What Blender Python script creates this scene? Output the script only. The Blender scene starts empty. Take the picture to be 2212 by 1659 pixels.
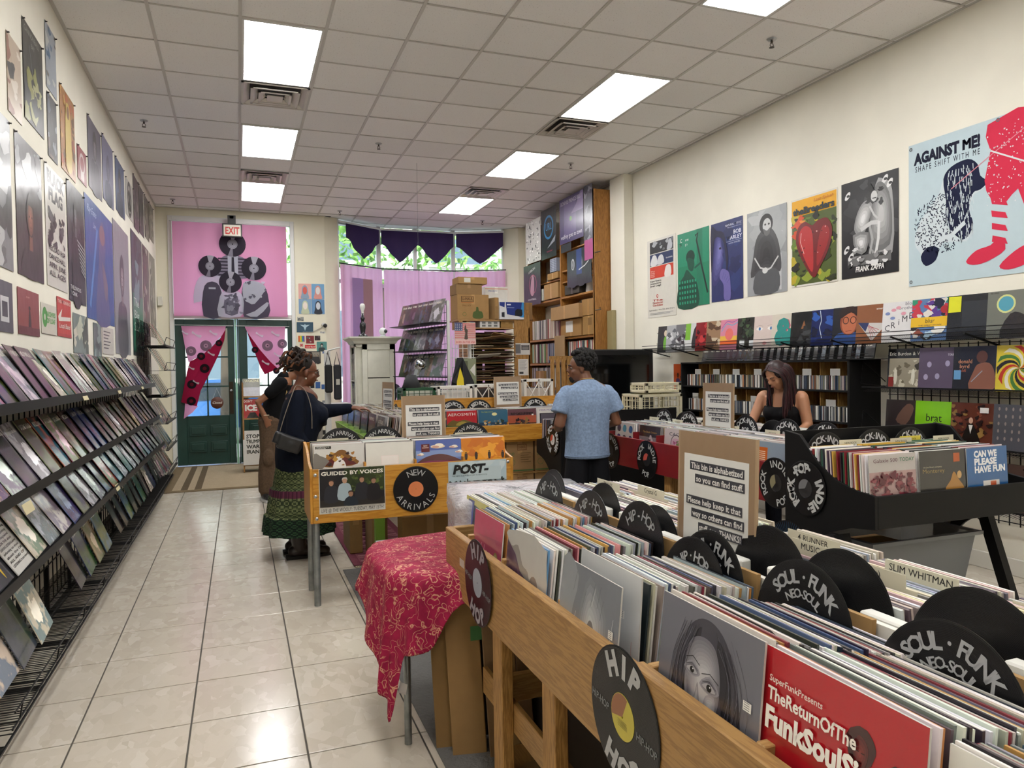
import bpy, bmesh, math, random
from mathutils import Vector, Matrix, Euler
from math import sin, cos, pi, radians, atan2, hypot
random.seed(7)
SC = bpy.context.scene
COLL = SC.collection
V = Vector

# ------------------------------------------------------------------ camera, exposure, daylight
cam_d = bpy.data.cameras.new('camera')
cam_d.sensor_fit = 'HORIZONTAL'; cam_d.sensor_width = 36.0
cam_d.lens = 1578.4 / 2212 * 36.0
cam_d.clip_start = 0.05; cam_d.clip_end = 200
cam = bpy.data.objects.new('camera', cam_d); COLL.objects.link(cam)
AX = V((0.9367454652, -0.3497123032, -0.0144650756)); AY = V((0.0218369197, 0.0171459111, 0.999614509)); AF = V((0.3493294754, 0.9367002310, -0.0236979939))
cam.matrix_world = Matrix(((AX.x, AY.x, -AF.x, 0), (AX.y, AY.y, -AF.y, 0), (AX.z, AY.z, -AF.z, 1.4964), (0, 0, 0, 1)))
SC.camera = cam
SC.view_settings.view_transform = 'Standard'; SC.view_settings.look = 'None'
SC.view_settings.gamma = 1.0; SC.view_settings.use_curve_mapping = False
SC.view_settings.exposure = 0.03
LAMP = 20          # strength of the ceiling troffers
w = bpy.data.worlds.new('sky'); SC.world = w; w.use_nodes = True
nt = w.node_tree; bg = nt.nodes['Background']
tc = nt.nodes.new('ShaderNodeTexCoord'); sp = nt.nodes.new('ShaderNodeSeparateXYZ'); rp = nt.nodes.new('ShaderNodeValToRGB')
nt.links.new(tc.outputs['Generated'], sp.inputs[0]); nt.links.new(sp.outputs['Z'], rp.inputs[0]); nt.links.new(rp.outputs[0], bg.inputs[0])
rp.color_ramp.elements[0].color = (0.72, 0.76, 0.8, 1); rp.color_ramp.elements[1].color = (0.62, 0.78, 1.0, 1)
bg.inputs[1].default_value = 4.2
sun_d = bpy.data.lights.new('sun', 'SUN'); sun_d.energy = 7; sun_d.angle = .02; sun_d.color = (1, .96, .88)
sun = bpy.data.objects.new('sun', sun_d); COLL.objects.link(sun); sun.rotation_euler = (radians(50), 0, radians(-12)); sun.location = (0, -4, 12)
SC.cycles.use_denoising = True
SC.cycles.max_bounces = 7; SC.cycles.diffuse_bounces = 4; SC.cycles.glossy_bounces = 3; SC.cycles.transparent_max_bounces = 12
SC.cycles.sample_clamp_indirect = 6.0
SC.cycles.caustics_reflective = False; SC.cycles.caustics_refractive = False

# ------------------------------------------------------------------ colours and materials
def lin(c):
 return c / 12.92 if c <= 0.04045 else ((c + 0.055) / 1.055) ** 2.4
def C(c):
 if isinstance(c, str):
  c = hx(c)
 return (lin(c[0]), lin(c[1]), lin(c[2]), 1.0)
def hx(s):
 s = s.lstrip('#'); s = s if len(s) == 6 else ''.join(a * 2 for a in s)
 return tuple(int(s[i:i + 2], 16) / 255 for i in (0, 2, 4))
def jit(c, a=0.06):
 c = hx(c) if isinstance(c, str) else c
 return tuple(min(1, max(0, x + random.uniform(-a, a))) for x in c)
def mul(c, k):
 c = hx(c) if isinstance(c, str) else c
 return tuple(min(1, x * k) for x in c)
MATS = {}
def newmat(name):
 m = bpy.data.materials.new(name); m.use_nodes = True
 n = m.node_tree.nodes; b = n['Principled BSDF']
 MATS[name] = m
 return m, m.node_tree, b
def link(nt, a, b): nt.links.new(a, b)
def node(nt, t, **k):
 n = nt.nodes.new(t)
 for a, v in k.items(): setattr(n, a, v)
 return n
def bump(nt, b, src, s=0.2, d=0.01):
 bp = node(nt, 'ShaderNodeBump'); bp.inputs['Strength'].default_value = s; bp.inputs['Distance'].default_value = d
 link(nt, src, bp.inputs['Height']); link(nt, bp.outputs[0], b.inputs['Normal'])
def coords(nt, scale=(1, 1, 1), kind='Object'):
 t = node(nt, 'ShaderNodeTexCoord'); mp = node(nt, 'ShaderNodeMapping'); mp.inputs['Scale'].default_value = scale
 link(nt, t.outputs[kind], mp.inputs[0]); return mp.outputs[0]
def noise(nt, vec, scale, detail=3, rough=.55):
 n = node(nt, 'ShaderNodeTexNoise'); n.inputs['Scale'].default_value = scale; n.inputs['Detail'].default_value = detail; n.inputs['Roughness'].default_value = rough
 link(nt, vec, n.inputs['Vector']); return n.outputs['Fac']
def ramp(nt, fac, stops):
 r = node(nt, 'ShaderNodeValToRGB'); el = r.color_ramp.elements
 while len(el) < len(stops): el.new(0.5)
 for e, (p, c) in zip(el, stops):
  e.position = p; e.color = C(c)
 link(nt, fac, r.inputs[0]); return r.outputs[0]
def mixc(nt, fac, a, b, mode='MIX'):
 m = node(nt, 'ShaderNodeMix', data_type='RGBA', blend_type=mode)
 for s, v in ((0, fac), (6, a), (7, b)):
  if hasattr(v, 'is_linked') or hasattr(v, 'links'): link(nt, v, m.inputs[s])
  elif s == 0: m.inputs[s].default_value = v
  else: m.inputs[s].default_value = C(v) if not (isinstance(v, tuple) and len(v) == 4) else v
 return m.outputs[2]
def plain(name, col, rough=.6, metal=0, var=0.0, vs=8, bmp=0, bs=60, coat=0, spec=.5):
 if name in MATS: return MATS[name]
 m, nt, b = newmat(name)
 b.inputs['Roughness'].default_value = rough; b.inputs['Metallic'].default_value = metal
 b.inputs['Coat Weight'].default_value = coat; b.inputs['Specular IOR Level'].default_value = spec
 v = coords(nt)
 if var:
  f = noise(nt, v, vs)
  link(nt, ramp(nt, f, [(.3, mul(col, 1 - var)), (.7, mul(col, 1 + var * .6))]), b.inputs['Base Color'])
 else: b.inputs['Base Color'].default_value = C(col)
 if bmp: bump(nt, b, noise(nt, v, bs, 4), bmp, .004)
 return m
def attr_mat(name, rough=.5, coat=0.0, var=0.05, spec=.5, bmp=0.0, bs=6, emit=0):
 if name in MATS: return MATS[name]
 m, nt, b = newmat(name)
 a = node(nt, 'ShaderNodeAttribute', attribute_name='Col')
 f = noise(nt, coords(nt), 14, 4)
 mm = node(nt, 'ShaderNodeMapRange'); mm.inputs[3].default_value = 1 - var; mm.inputs[4].default_value = 1 + var
 link(nt, f, mm.inputs[0])
 vm = node(nt, 'ShaderNodeVectorMath', operation='SCALE'); link(nt, a.outputs['Color'], vm.inputs[0]); link(nt, mm.outputs[0], vm.inputs['Scale'])
 link(nt, vm.outputs[0], b.inputs['Base Color'])
 b.inputs['Roughness'].default_value = rough; b.inputs['Coat Weight'].default_value = coat; b.inputs['Coat Roughness'].default_value = .12
 b.inputs['Specular IOR Level'].default_value = spec
 if bmp: bump(nt, b, noise(nt, coords(nt), bs, 2), bmp, .03)
 return m
def wood(name, c0, c1, axis='x', rough=.45, s=1.0, knots=True):
 if name in MATS: return MATS[name]
 m, nt, b = newmat(name)
 sc = {'x': (1.2, 14, 14), 'y': (14, 1.2, 14), 'z': (14, 14, 1.2)}[axis]
 v = coords(nt, tuple(a * s for a in sc))
 f = noise(nt, v, 1.6, 6, .6)
 wv = node(nt, 'ShaderNodeMath', operation='MULTIPLY'); wv.inputs[1].default_value = 9; link(nt, f, wv.inputs[0])
 fr = node(nt, 'ShaderNodeMath', operation='FRACT'); link(nt, wv.outputs[0], fr.inputs[0])
 pp = node(nt, 'ShaderNodeMath', operation='PINGPONG'); pp.inputs[1].default_value = .5; link(nt, fr.outputs[0], pp.inputs[0])
 col = ramp(nt, pp.outputs[0], [(0.05, c0), (.4, c1)])
 if knots:
  vo = node(nt, 'ShaderNodeTexVoronoi'); vo.inputs['Scale'].default_value = 3.2
  link(nt, coords(nt), vo.inputs['Vector'])
  kk = ramp(nt, vo.outputs['Distance'], [(.0, (0, 0, 0)), (.075, (1, 1, 1))])
  col = mixc(nt, kk, mul(c0, .35), col)
 link(nt, col, b.inputs['Base Color']); b.inputs['Roughness'].default_value = rough
 bump(nt, b, f, .08, .004)
 return m
print_m = attr_mat('printed_paper', .42, .0, .05)
gloss_m = attr_mat('glossy_print', .30, .10, .07, bmp=.12, bs=5)
paint_m = attr_mat('painted_surface', .5, 0, .06)
matte_m = attr_mat('matte_surface', .85, 0, .08)
cloth_m = attr_mat('woven_cloth', .9, 0, .1, spec=.2, bmp=.25, bs=9)
wire_m = plain('black_wire', '#101011', .45, 0, spec=.3)
white_plastic = plain('white_plastic', '#d9d9d6', .35)
chrome_m = plain('brushed_metal', '#b0b2b4', .3, 1)
galv_m = plain('galvanised_steel', '#8d9192', .42, .85, .15, 12)
card_m = plain('cardboard', '#a5814f', .8, 0, .1, 5, .1, 20)

# ------------------------------------------------------------------ mesh builder
class M:
 def __init__(s): s.v = []; s.f = []; s.c = []; s.m = []; s.uv = {}; s.T = None; s.sm = set()
 def add(s, pts, faces, col=(.8, .8, .8), mi=0, smooth=False):
  o = len(s.v)
  s.v += [tuple(s.T @ V(p)) if s.T is not None else tuple(p) for p in pts]
  cl = C(col)
  for f in faces:
   if smooth: s.sm.add(len(s.f))
   s.f.append([o + i for i in f]); s.c.append(cl); s.m.append(mi)
 def box(s, a, b, col=(.8, .8, .8), mi=0):
  x0, x1 = sorted((a[0], b[0])); y0, y1 = sorted((a[1], b[1])); z0, z1 = sorted((a[2], b[2]))
  s.add([(x0, y0, z0), (x1, y0, z0), (x1, y1, z0), (x0, y1, z0), (x0, y0, z1), (x1, y0, z1), (x1, y1, z1), (x0, y1, z1)],
   [(0, 3, 2, 1), (4, 5, 6, 7), (0, 1, 5, 4), (1, 2, 6, 5), (2, 3, 7, 6), (3, 0, 4, 7)], col, mi)
 def obox(s, c, U, Vv, W, col=(.8, .8, .8), mi=0):
  """box centred at c with half-axes U, V, W (vectors)"""
  c = V(c); U = V(U); Vv = V(Vv); W = V(W)
  p = [c + i * U + j * Vv + k * W for k in (-1, 1) for i, j in ((-1, -1), (1, -1), (1, 1), (-1, 1))]
  fl = [(0, 3, 2, 1), (4, 5, 6, 7), (0, 1, 5, 4), (1, 2, 6, 5), (2, 3, 7, 6), (3, 0, 4, 7)]
  if U.cross(Vv).dot(W) < 0: fl = [f[::-1] for f in fl]
  s.add(p, fl, col, mi)
 def bar(s, a, b, wd, th=None, col=(.8, .8, .8), mi=0, up=(0, 0, 1)):
  a = V(a); b = V(b); th = th or wd; d = b - a; L = d.length; d.normalize()
  sd = d.cross(V(up))
  if sd.length < 1e-4: sd = d.cross(V((0, 1, 0)))
  sd.normalize(); u = sd.cross(d)
  s.obox((a + b) / 2, d * L / 2, sd * wd / 2, u * th / 2, col, mi)
 def tube(s, path, r, n=8, col=(.8, .8, .8), mi=0, caps=True, side=None, smooth=True):
  P = [V(p) for p in path]; R = r if isinstance(r, (list, tuple)) else [r] * len(P)
  pts = []; prev = None
  for i, p in enumerate(P):
   d = (P[min(i + 1, len(P) - 1)] - P[max(i - 1, 0)])
   if d.length < 1e-9: d = V((0, 0, 1))
   d.normalize()
   ref = V(side) if side is not None else (prev if prev is not None else (V((0, 0, 1)) if abs(d.z) < .9 else V((1, 0, 0))))
   a = ref - d * ref.dot(d)
   if a.length < 1e-5: a = d.orthogonal()
   a.normalize(); b = d.cross(a); prev = a
   ra, rb = R[i] if isinstance(R[i], tuple) else (R[i], R[i])
   pts += [p + a * ra * cos(2 * pi * k / n) + b * rb * sin(2 * pi * k / n) for k in range(n)]
  F = [(i * n + k, i * n + (k + 1) % n, (i + 1) * n + (k + 1) % n, (i + 1) * n + k) for i in range(len(P) - 1) for k in range(n)]
  s.add(pts, F, col, mi, smooth)
  if caps:
   s.add(pts[:n][::-1], [tuple(range(n))], col, mi); s.add(pts[-n:], [tuple(range(n))], col, mi)
 def ball(s, c, r, n=10, col=(.8, .8, .8), mi=0, rot=None, zs=None):
  r = r if isinstance(r, tuple) else (r, r, r); pts = []; c = V(c)
  rows = n // 2 + 1
  for i in range(1, rows):
   t = pi * i / rows
   for k in range(n):
    a = 2 * pi * k / n; q = V((r[0] * sin(t) * cos(a), r[1] * sin(t) * sin(a), r[2] * cos(t)))
    pts.append(c + (rot @ q if rot else q))
  N = len(pts); e = V((0, 0, r[2])); e = rot @ e if rot else e
  pts += [c + e, c - e]
  F = [(i * n + k, (i + 1) * n + k, (i + 1) * n + (k + 1) % n, i * n + (k + 1) % n) for i in range(rows - 2) for k in range(n)]
  F += [(N, k, (k + 1) % n) for k in range(n)] + [(N + 1, (rows - 2) * n + (k + 1) % n, (rows - 2) * n + k) for k in range(n)]
  s.add(pts, F, col, mi, True)
 def lathe(s, prof, n=24, c=(0, 0, 0), col=(.8, .8, .8), mi=0, closed=False, smooth=True):
  c = V(c); pts = [c + V((r * cos(2 * pi * k / n), r * sin(2 * pi * k / n), z)) for r, z in prof for k in range(n)]
  m = len(prof); F = [(i * n + k, i * n + (k + 1) % n, ((i + 1) % m) * n + (k + 1) % n, ((i + 1) % m) * n + k) for i in range(m if closed else m - 1) for k in range(n)]
  s.add(pts, F, col, mi, smooth)
 def grid(s, fn, nu, nv, col=(.8, .8, .8), mi=0, smooth=True, cf=None, wrap=False):
  pts = [fn(i / nu, j / nv) for j in range(nv + 1) for i in range(nu + 1)]
  o = len(s.v); s.v += [tuple(s.T @ V(p)) if s.T is not None else tuple(p) for p in pts]
  for j in range(nv):
   for i in range(nu):
    q = j * (nu + 1) + i
    if smooth: s.sm.add(len(s.f))
    s.f.append([o + q, o + q + 1, o + q + nu + 2, o + q + nu + 1]); s.c.append(C(cf((i + .5) / nu, (j + .5) / nv)) if cf else C(col)); s.m.append(mi)
 def mesh(s, name, mats, org=(0, 0, 0)):
  me = bpy.data.meshes.new(name); o = V(org)
  me.from_pydata([tuple(V(p) - o) for p in s.v], [], s.f)
  at = me.attributes.new('Col', 'FLOAT_COLOR', 'FACE')
  at.data.foreach_set('color', [x for c in s.c for x in c])
  me.polygons.foreach_set('material_index', s.m)
  if s.sm: me.polygons.foreach_set('use_smooth', [i in s.sm for i in range(len(s.f))])
  for m in (mats if isinstance(mats, (list, tuple)) else [mats]): me.materials.append(m)
  me.update(); return me
 def base(s):
  xs = [p[0] for p in s.v]; ys = [p[1] for p in s.v]; zs = [p[2] for p in s.v]
  return V(((min(xs) + max(xs)) / 2, (min(ys) + max(ys)) / 2, min(zs)))
 def obj(s, name, mats, parent=None, label=None, cat=None, group=None, kind=None, bevel=0, thick=0, sub=0):
  org = s.base()
  o = bpy.data.objects.new(name, s.mesh(name, mats, org)); COLL.objects.link(o)
  o.location = org
  if parent is not None:
   o.parent = parent; o.location = org - world_loc(parent)
  if label: o['label'] = label
  if cat: o['category'] = cat
  if group: o['group'] = group
  if kind: o['kind'] = kind
  if thick:
   md = o.modifiers.new('thickness', 'SOLIDIFY'); md.thickness = thick; md.offset = -1
  if bevel:
   md = o.modifiers.new('bevel', 'BEVEL'); md.width = bevel; md.segments = 1; md.limit_method = 'ANGLE'
  if sub:
   md = o.modifiers.new('subdivision', 'SUBSURF'); md.levels = md.render_levels = sub
  return o
def world_loc(o):
 p = V(o.location)
 while o.parent is not None:
  o = o.parent; p = p + V(o.location)
 return p
def empty(name, loc, label, cat, group=None, kind=None):
 o = bpy.data.objects.new(name, None); COLL.objects.link(o); o.location = V(loc); o.empty_display_size = .1
 if label: o['label'] = label
 if cat: o['category'] = cat
 if group: o['group'] = group
 if kind: o['kind'] = kind
 return o
def inst(name, me, mat, parent=None, label=None, cat=None, group=None, color=None):
 """an object sharing mesh data, placed with a world matrix"""
 o = bpy.data.objects.new(name, me); COLL.objects.link(o)
 if parent is not None:
  o.parent = parent; mat = Matrix.Translation(-world_loc(parent)) @ mat
 o.matrix_basis = mat
 if label: o['label'] = label
 if cat: o['category'] = cat
 if group: o['group'] = group
 if color: o.color = C(color)
 return o
def frame(o, U, Vv, N=None):
 """matrix with local x,y,z along U, V, N at o"""
 U = V(U).normalized(); Vv = V(Vv).normalized(); N = V(N).normalized() if N is not None else U.cross(Vv).normalized()
 return Matrix(((U.x, Vv.x, N.x, o[0]), (U.y, Vv.y, N.y, o[1]), (U.z, Vv.z, N.z, o[2]), (0, 0, 0, 1)))

# ------------------------------------------------------------------ lettering
_G = {}
def _raw(txt, bold):
 cu = bpy.data.curves.new('g', 'FONT'); cu.body = txt; cu.size = 1; cu.resolution_u = 2; cu.offset = bold
 ob = bpy.data.objects.new('g', cu); me = ob.to_mesh()
 vs = [(v.co.x, v.co.y) for v in me.vertices]; fs = [tuple(p.vertices) for p in me.polygons]
 ob.to_mesh_clear(); bpy.data.objects.remove(ob); bpy.data.curves.remove(cu)
 return vs, fs
def glyph(ch, bold=0.0):
 k = (ch, bold)
 if k not in _G:
  if ch == ' ': _G[k] = ([], [], .3)
  else:
   vs, fs = _raw(ch, 0 if ch == 'M' else bold)
   if ch == 'M' and bold: n_ = len(vs); fs = [tuple(i + q * n_ for i in f) for q in range(3) for f in fs]; vs = [(x + d, y) for d in (-bold, 0, bold) for x, y in vs]
   a, _ = _raw('H' + ch + 'H', 0); b, _ = _raw('HH', 0)
   adv = (max(p[0] for p in a) - min(p[0] for p in a)) - (max(p[0] for p in b) - min(p[0] for p in b))
   _G[k] = (vs, fs, adv)
 return _G[k]
def text_w(t, bold=0.0, tr=0.0): return sum(glyph(c, bold)[2] + tr for c in t)

def spline(P, k=4, closed=True):
 out = []; n = len(P)
 for i in range(n if closed else n - 1):
  p0, p1, p2, p3 = [P[(i + d) % n] if closed else P[min(max(i + d, 0), n - 1)] for d in (-1, 0, 1, 2)]
  for j in range(k):
   t = j / k
   out.append(tuple(.5 * (2 * b + (c - a) * t + (2 * a - 5 * b + 4 * c - d) * t * t + (3 * b - a - 3 * c + d) * t ** 3) for a, b, c, d in zip(p0, p1, p2, p3)))
 if not closed: out.append(tuple(P[-1]))
 return out
class Canvas:
 """flat print: layered coloured shapes in a local (u, v) frame measured in units of width w and height h"""
 def __init__(s, m, O, U, Vv, w, h, N=None, step=.00012, surf=None):
  s.m = m; s.O = V(O); s.U = V(U).normalized(); s.V = V(Vv).normalized(); s.w = w; s.h = h
  s.N = V(N).normalized() if N is not None else s.U.cross(s.V).normalized(); s.step = step; s.k = 1; s.surf = surf; s.mi = 0; s.inc = 1
 def P(s, u, v):
  d = s.surf(u, v) if s.surf else 0
  return s.O + s.U * (u * s.w) + s.V * (v * s.h) + s.N * (s.k * s.step + d)
 def _face(s, pts, fs, col):
  if s.U.cross(s.V).dot(s.N) < 0: fs = [tuple(f)[::-1] for f in fs]
  s.m.add([s.P(*p) for p in pts], fs, col, s.mi)
 def poly(s, pts, col, sm=0):
  if sm: pts = spline(pts, sm)
  if sum(a[0] * b[1] - b[0] * a[1] for a, b in zip(pts, pts[1:] + pts[:1])) < 0: pts = pts[::-1]
  s.k += s.inc; s._face(pts, [tuple(range(len(pts)))], col)
 def rect(s, u0, v0, u1, v1, col):
  s.k += s.inc
  if s.surf:
   n = 5; pts = [(u0 + (u1 - u0) * i / n, v0 + (v1 - v0) * j / n) for j in range(n + 1) for i in range(n + 1)]
   s._face(pts, [(j * (n + 1) + i, j * (n + 1) + i + 1, (j + 1) * (n + 1) + i + 1, (j + 1) * (n + 1) + i) for j in range(n) for i in range(n)], col)
  else: s._face([(u0, v0), (u1, v0), (u1, v1), (u0, v1)], [(0, 1, 2, 3)], col)
 def ell(s, u, v, a, b, col, n=20, rot=0):
  s.poly([(u + a * cos(t) * cos(rot) - b * sin(t) * sin(rot), v + (a * cos(t) * sin(rot) + b * sin(t) * cos(rot))) for t in [2 * pi * i / n for i in range(n)]], col)
 def ring(s, u, v, r0, r1, col, n=24, asp=None):
  asp = asp or s.w / s.h; s.k += s.inc
  pts = [(u + r * cos(2 * pi * i / n), v + r * asp * sin(2 * pi * i / n)) for r in (r0, r1) for i in range(n)]
  s._face(pts, [(i, (i + 1) % n, n + (i + 1) % n, n + i)[::-1] for i in range(n)], col)
 def line(s, P, wd, col):
  P = [tuple(p) for p in P]; s.k += s.inc; asp = s.w / s.h; pts = []
  for i, p in enumerate(P):
   a = P[max(i - 1, 0)]; b = P[min(i + 1, len(P) - 1)]
   dx = (b[0] - a[0]) * s.w; dy = (b[1] - a[1]) * s.h; L = hypot(dx, dy) or 1
   nx, ny = -dy / L * wd / 2, dx / L * wd / 2
   pts += [(p[0] - nx, p[1] - ny * asp), (p[0] + nx, p[1] + ny * asp)]
  s._face(pts, [(2 * i, 2 * i + 2, 2 * i + 3, 2 * i + 1) for i in range(len(P) - 1)], col)
 def text(s, t, u, v, hh, col, w=None, bold=.012, al='c', tr=0.0, rot=0, sx=None, slant=0):
  """cap height hh (in v units); w = forced width in u units"""
  s.k += s.inc; tw = text_w(t, bold, tr) or 1
  sv = hh / .73; su = (w / tw) if w else (sx or 1) * sv * s.h / s.w
  W = tw * su; x = {'c': -W / 2, 'l': 0, 'r': -W}[al]
  ar = s.h / s.w
  for ch in t:
   vs, fs, adv = glyph(ch, bold)
   if vs:
    pp = []
    for a, b in vs:
     du = x + (a + slant * b) * su; dv = b * sv
     if rot: du, dv = du * cos(rot) - dv * ar * sin(rot), du / ar * sin(rot) + dv * cos(rot)
     pp.append((u + du, v + dv))
    s._face(pp, fs, col)
   x += (adv + tr) * su
 def arc(s, t, u, v, R, hh, col, a0=90, bold=.02, tr=0.05, inward=False, spread=None, wd=1.0):
  """letters round a circle (units of u, square canvas)"""
  s.k += s.inc; sv = hh / .73; tot = text_w(t, bold, tr) * sv * wd
  ang = spread if spread else tot / R; asp = s.w / s.h; kx = (ang * R) / tot
  x = 0
  for ch in t:
   vs, fs, adv = glyph(ch, bold); c = x + (adv + tr) * sv * wd / 2
   th = radians(a0) - (c * kx / R - ang / 2) * (-1 if inward else 1)
   ux, uy = (sin(th), -cos(th)) if not inward else (-sin(th), cos(th)); vx, vy = (cos(th), sin(th)) if not inward else (-cos(th), -sin(th))
   r0 = R - hh / 2 if not inward else R + hh / 2
   if vs:
    pp = []
    for a, b in vs:
     du = (a - adv / 2) * sv * wd; dv = b * sv
     pp.append((u + cos(th) * r0 + ux * du + vx * dv, v + (sin(th) * r0 + uy * du + vy * dv) * asp))
    s._face(pp, fs, col)
   x += (adv + tr) * sv * wd
 def shade(s, pts, c0, c1, n=6, sm=3, to=None, k0=.25):
  """smooth tone: nested outlines from c0 at the rim to c1 inside"""
  c0 = hx(c0) if isinstance(c0, str) else c0; c1 = hx(c1) if isinstance(c1, str) else c1
  cx, cy = to or (sum(p[0] for p in pts) / len(pts), sum(p[1] for p in pts) / len(pts))
  for i in range(n):
   t = i / (n - 1); k = 1 - (1 - k0) * t
   s.poly([(cx + (a - cx) * k, cy + (b - cy) * k) for a, b in pts], tuple(x + (y - x) * t for x, y in zip(c0, c1)), sm)
 def blobs(s, n, reg, cols, a=(.03, .12), rnd=None):
  r = rnd or random
  for _ in range(n):
   cx = r.uniform(reg[0], reg[2]); cy = r.uniform(reg[1], reg[3]); ra = r.uniform(*a); rb = ra * r.uniform(.4, 1.2) * s.w / s.h
   ph = r.uniform(0, 6)
   s.poly([(min(.995, max(.005, cx + ra * cos(t) * (1 + .35 * sin(3 * t + ph)))), min(.995, max(.005, cy + rb * sin(t) * (1 + .35 * cos(2 * t + ph))))) for t in [2 * pi * i / 14 for i in range(14)]], r.choice(cols))

# ------------------------------------------------------------------ the room
XL, XR, YN, YB, ZC = -1.17, 5.0, -3.2, 12.57, 4.053
wall_m = plain('cream_wall_paint', '#e8e4d6', .75, 0, .03, 1.5, .05, 40)
wall2_m = plain('warm_wall_paint', '#ded9c4', .75, 0, .03, 1.5)
def struct(name, m, mats, parent=None, **k):
 o = m.obj(name, mats, parent, **k)
 if parent is None: o['kind'] = 'structure'
 return o
# bay outline (facets) and walls
BAY = [V((1.62, 12.70)), V((2.42, 13.28)), V((3.80, 13.26)), V((4.66, 12.86))]
m = M(); m.box((XL - .12, YN, 0), (XL, YB + .1, ZC + .1)); struct('wall_left', m, wall_m)
m = M(); m.box((XR, YN, 0), (XR + .12, YB + .9, ZC + .1)); struct('wall_right', m, wall_m)
m = M(); m.box((XL - .1, YN - .12, 0), (XR + .1, YN, ZC + .1)); struct('wall_near', m, wall_m)
# back wall in pieces round the door opening and the bay
m = M()
m.box((XL, YB, 0), (-1.0, YB + .14, ZC)); m.box((-1.0, YB, 3.93), (.89, YB + .14, ZC))
m.add([(.89, YB, 0), (1.38, YB, 0), (1.38, YB, ZC), (.89, YB, ZC)], [(0, 1, 2, 3)])
m.add([(1.38, YB, 0), (1.62, 12.70, 0), (1.62, 12.70, ZC), (1.38, YB, ZC)], [(0, 1, 2, 3)])
m.add([(1.62, 12.70, 0), (1.55, 12.82, 0), (1.55, 12.82, ZC), (1.62, 12.70, ZC)], [(0, 1, 2, 3)])
m.add([(1.55, 12.82, 0), (.89, 12.71, 0), (.89, 12.71, ZC), (1.55, 12.82, ZC)], [(0, 1, 2, 3)])
m.add([(.89, 12.71, 0), (.89, YB, 0), (.89, YB, ZC), (.89, 12.71, ZC)], [(0, 1, 2, 3)])
m.add([(4.66, 12.86, 0), (4.86, 12.60, 0), (4.86, 12.60, ZC), (4.66, 12.86, ZC)], [(0, 1, 2, 3)])
m.add([(4.86, 12.60, 0), (XR, 12.60, 0), (XR, 12.60, ZC), (4.86, 12.60, ZC)], [(0, 1, 2, 3)])
m.add([(XR, 12.60, 0), (XR, 12.95, 0), (XR, 12.95, ZC), (XR, 12.60, ZC)], [(0, 1, 2, 3)])
m.add([(XR, 12.95, 0), (4.66, 12.86, 0), (4.66, 12.86, ZC), (XR, 12.95, ZC)], [(0, 1, 2, 3)])
struct('wall_back', m, wall2_m)
m = M(); m.box((4.86, 8.66, 0), (XR - .001, 9.05, ZC)); struct('wall_pillar', m, wall_m, bevel=.004)
# low wall under the bay windows
m = M()
for a, b in zip(BAY, BAY[1:]):
 m.add([(a.x, a.y, 0), (b.x, b.y, 0), (b.x, b.y, .55), (a.x, a.y, .55), (a.x, a.y + .12, .55), (b.x, b.y + .12, .55), (b.x, b.y + .12, 0), (a.x, a.y + .12, 0)],
  [(0, 1, 2, 3), (3, 2, 5, 4), (4, 5, 6, 7)])
struct('wall_bay', m, wall2_m)
# floor: slab, glazed tiles with recessed joints
slab_m = plain('grey_grout', '#4a463f', .8)
m = M(); m.box((XL - .1, YN, -.1), (XR + .1, 13.5, -.004)); fl = struct('floor', m, slab_m)
tm, nt, b = newmat('beige_marbled_tile')
oi = node(nt, 'ShaderNodeObjectInfo')
ad = node(nt, 'ShaderNodeVectorMath', operation='ADD'); link(nt, coords(nt), ad.inputs[0]); link(nt, oi.outputs['Location'], ad.inputs[1])
v1 = node(nt, 'ShaderNodeTexVoronoi', distance='MANHATTAN'); v1.inputs['Scale'].default_value = 9; link(nt, ad.outputs[0], v1.inputs['Vector'])
mp = node(nt, 'ShaderNodeMapping'); mp.inputs['Rotation'].default_value = (0, 0, .7); mp.inputs['Scale'].default_value = (1.8, .7, 1); link(nt, ad.outputs[0], mp.inputs[0])
v2 = node(nt, 'ShaderNodeTexVoronoi', distance='CHEBYCHEV'); v2.inputs['Scale'].default_value = 11; link(nt, mp.outputs[0], v2.inputs['Vector'])
s1 = node(nt, 'ShaderNodeSeparateColor'); link(nt, v1.outputs['Color'], s1.inputs[0]); s2 = node(nt, 'ShaderNodeSeparateColor'); link(nt, v2.outputs['Color'], s2.inputs[0])
mx = node(nt, 'ShaderNodeMath', operation='MULTIPLY'); link(nt, s1.outputs[0], mx.inputs[0]); link(nt, s2.outputs[0], mx.inputs[1])
c = ramp(nt, mx.outputs[0], [(0, '#cbc2b3'), (.18, '#bdb2a2'), (.4, '#d6cfc3'), (.7, '#c4baaa'), (1, '#b3a897')])
c = mixc(nt, noise(nt, ad.outputs[0], 3.5, 5), c, '#c0b7a9')
link(nt, c, b.inputs['Base Color']); b.inputs['Roughness'].default_value = .17; b.inputs['Specular IOR Level'].default_value = .6
FT = .4427
tme = M(); g = .0036
tme.add([(-FT / 2 + g + i * (FT - 2 * g) - (0 if z else 0), -FT / 2 + g + j * (FT - 2 * g), z) for z in (-.012, -.001) for i, j in ((0, 0), (1, 0), (1, 1), (0, 1))] +
  [(-FT / 2 + g + .002 + i * (FT - 2 * g - .004), -FT / 2 + g + .002 + j * (FT - 2 * g - .004), 0) for i, j in ((0, 0), (1, 0), (1, 1), (0, 1))],
  [(0, 1, 5, 4), (1, 2, 6, 5), (2, 3, 7, 6), (3, 0, 4, 7), (4, 5, 9, 8), (5, 6, 10, 9), (6, 7, 11, 10), (7, 4, 8, 11), (8, 9, 10, 11)])
tmesh = tme.mesh('tile', tm)
rest = M()
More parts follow.
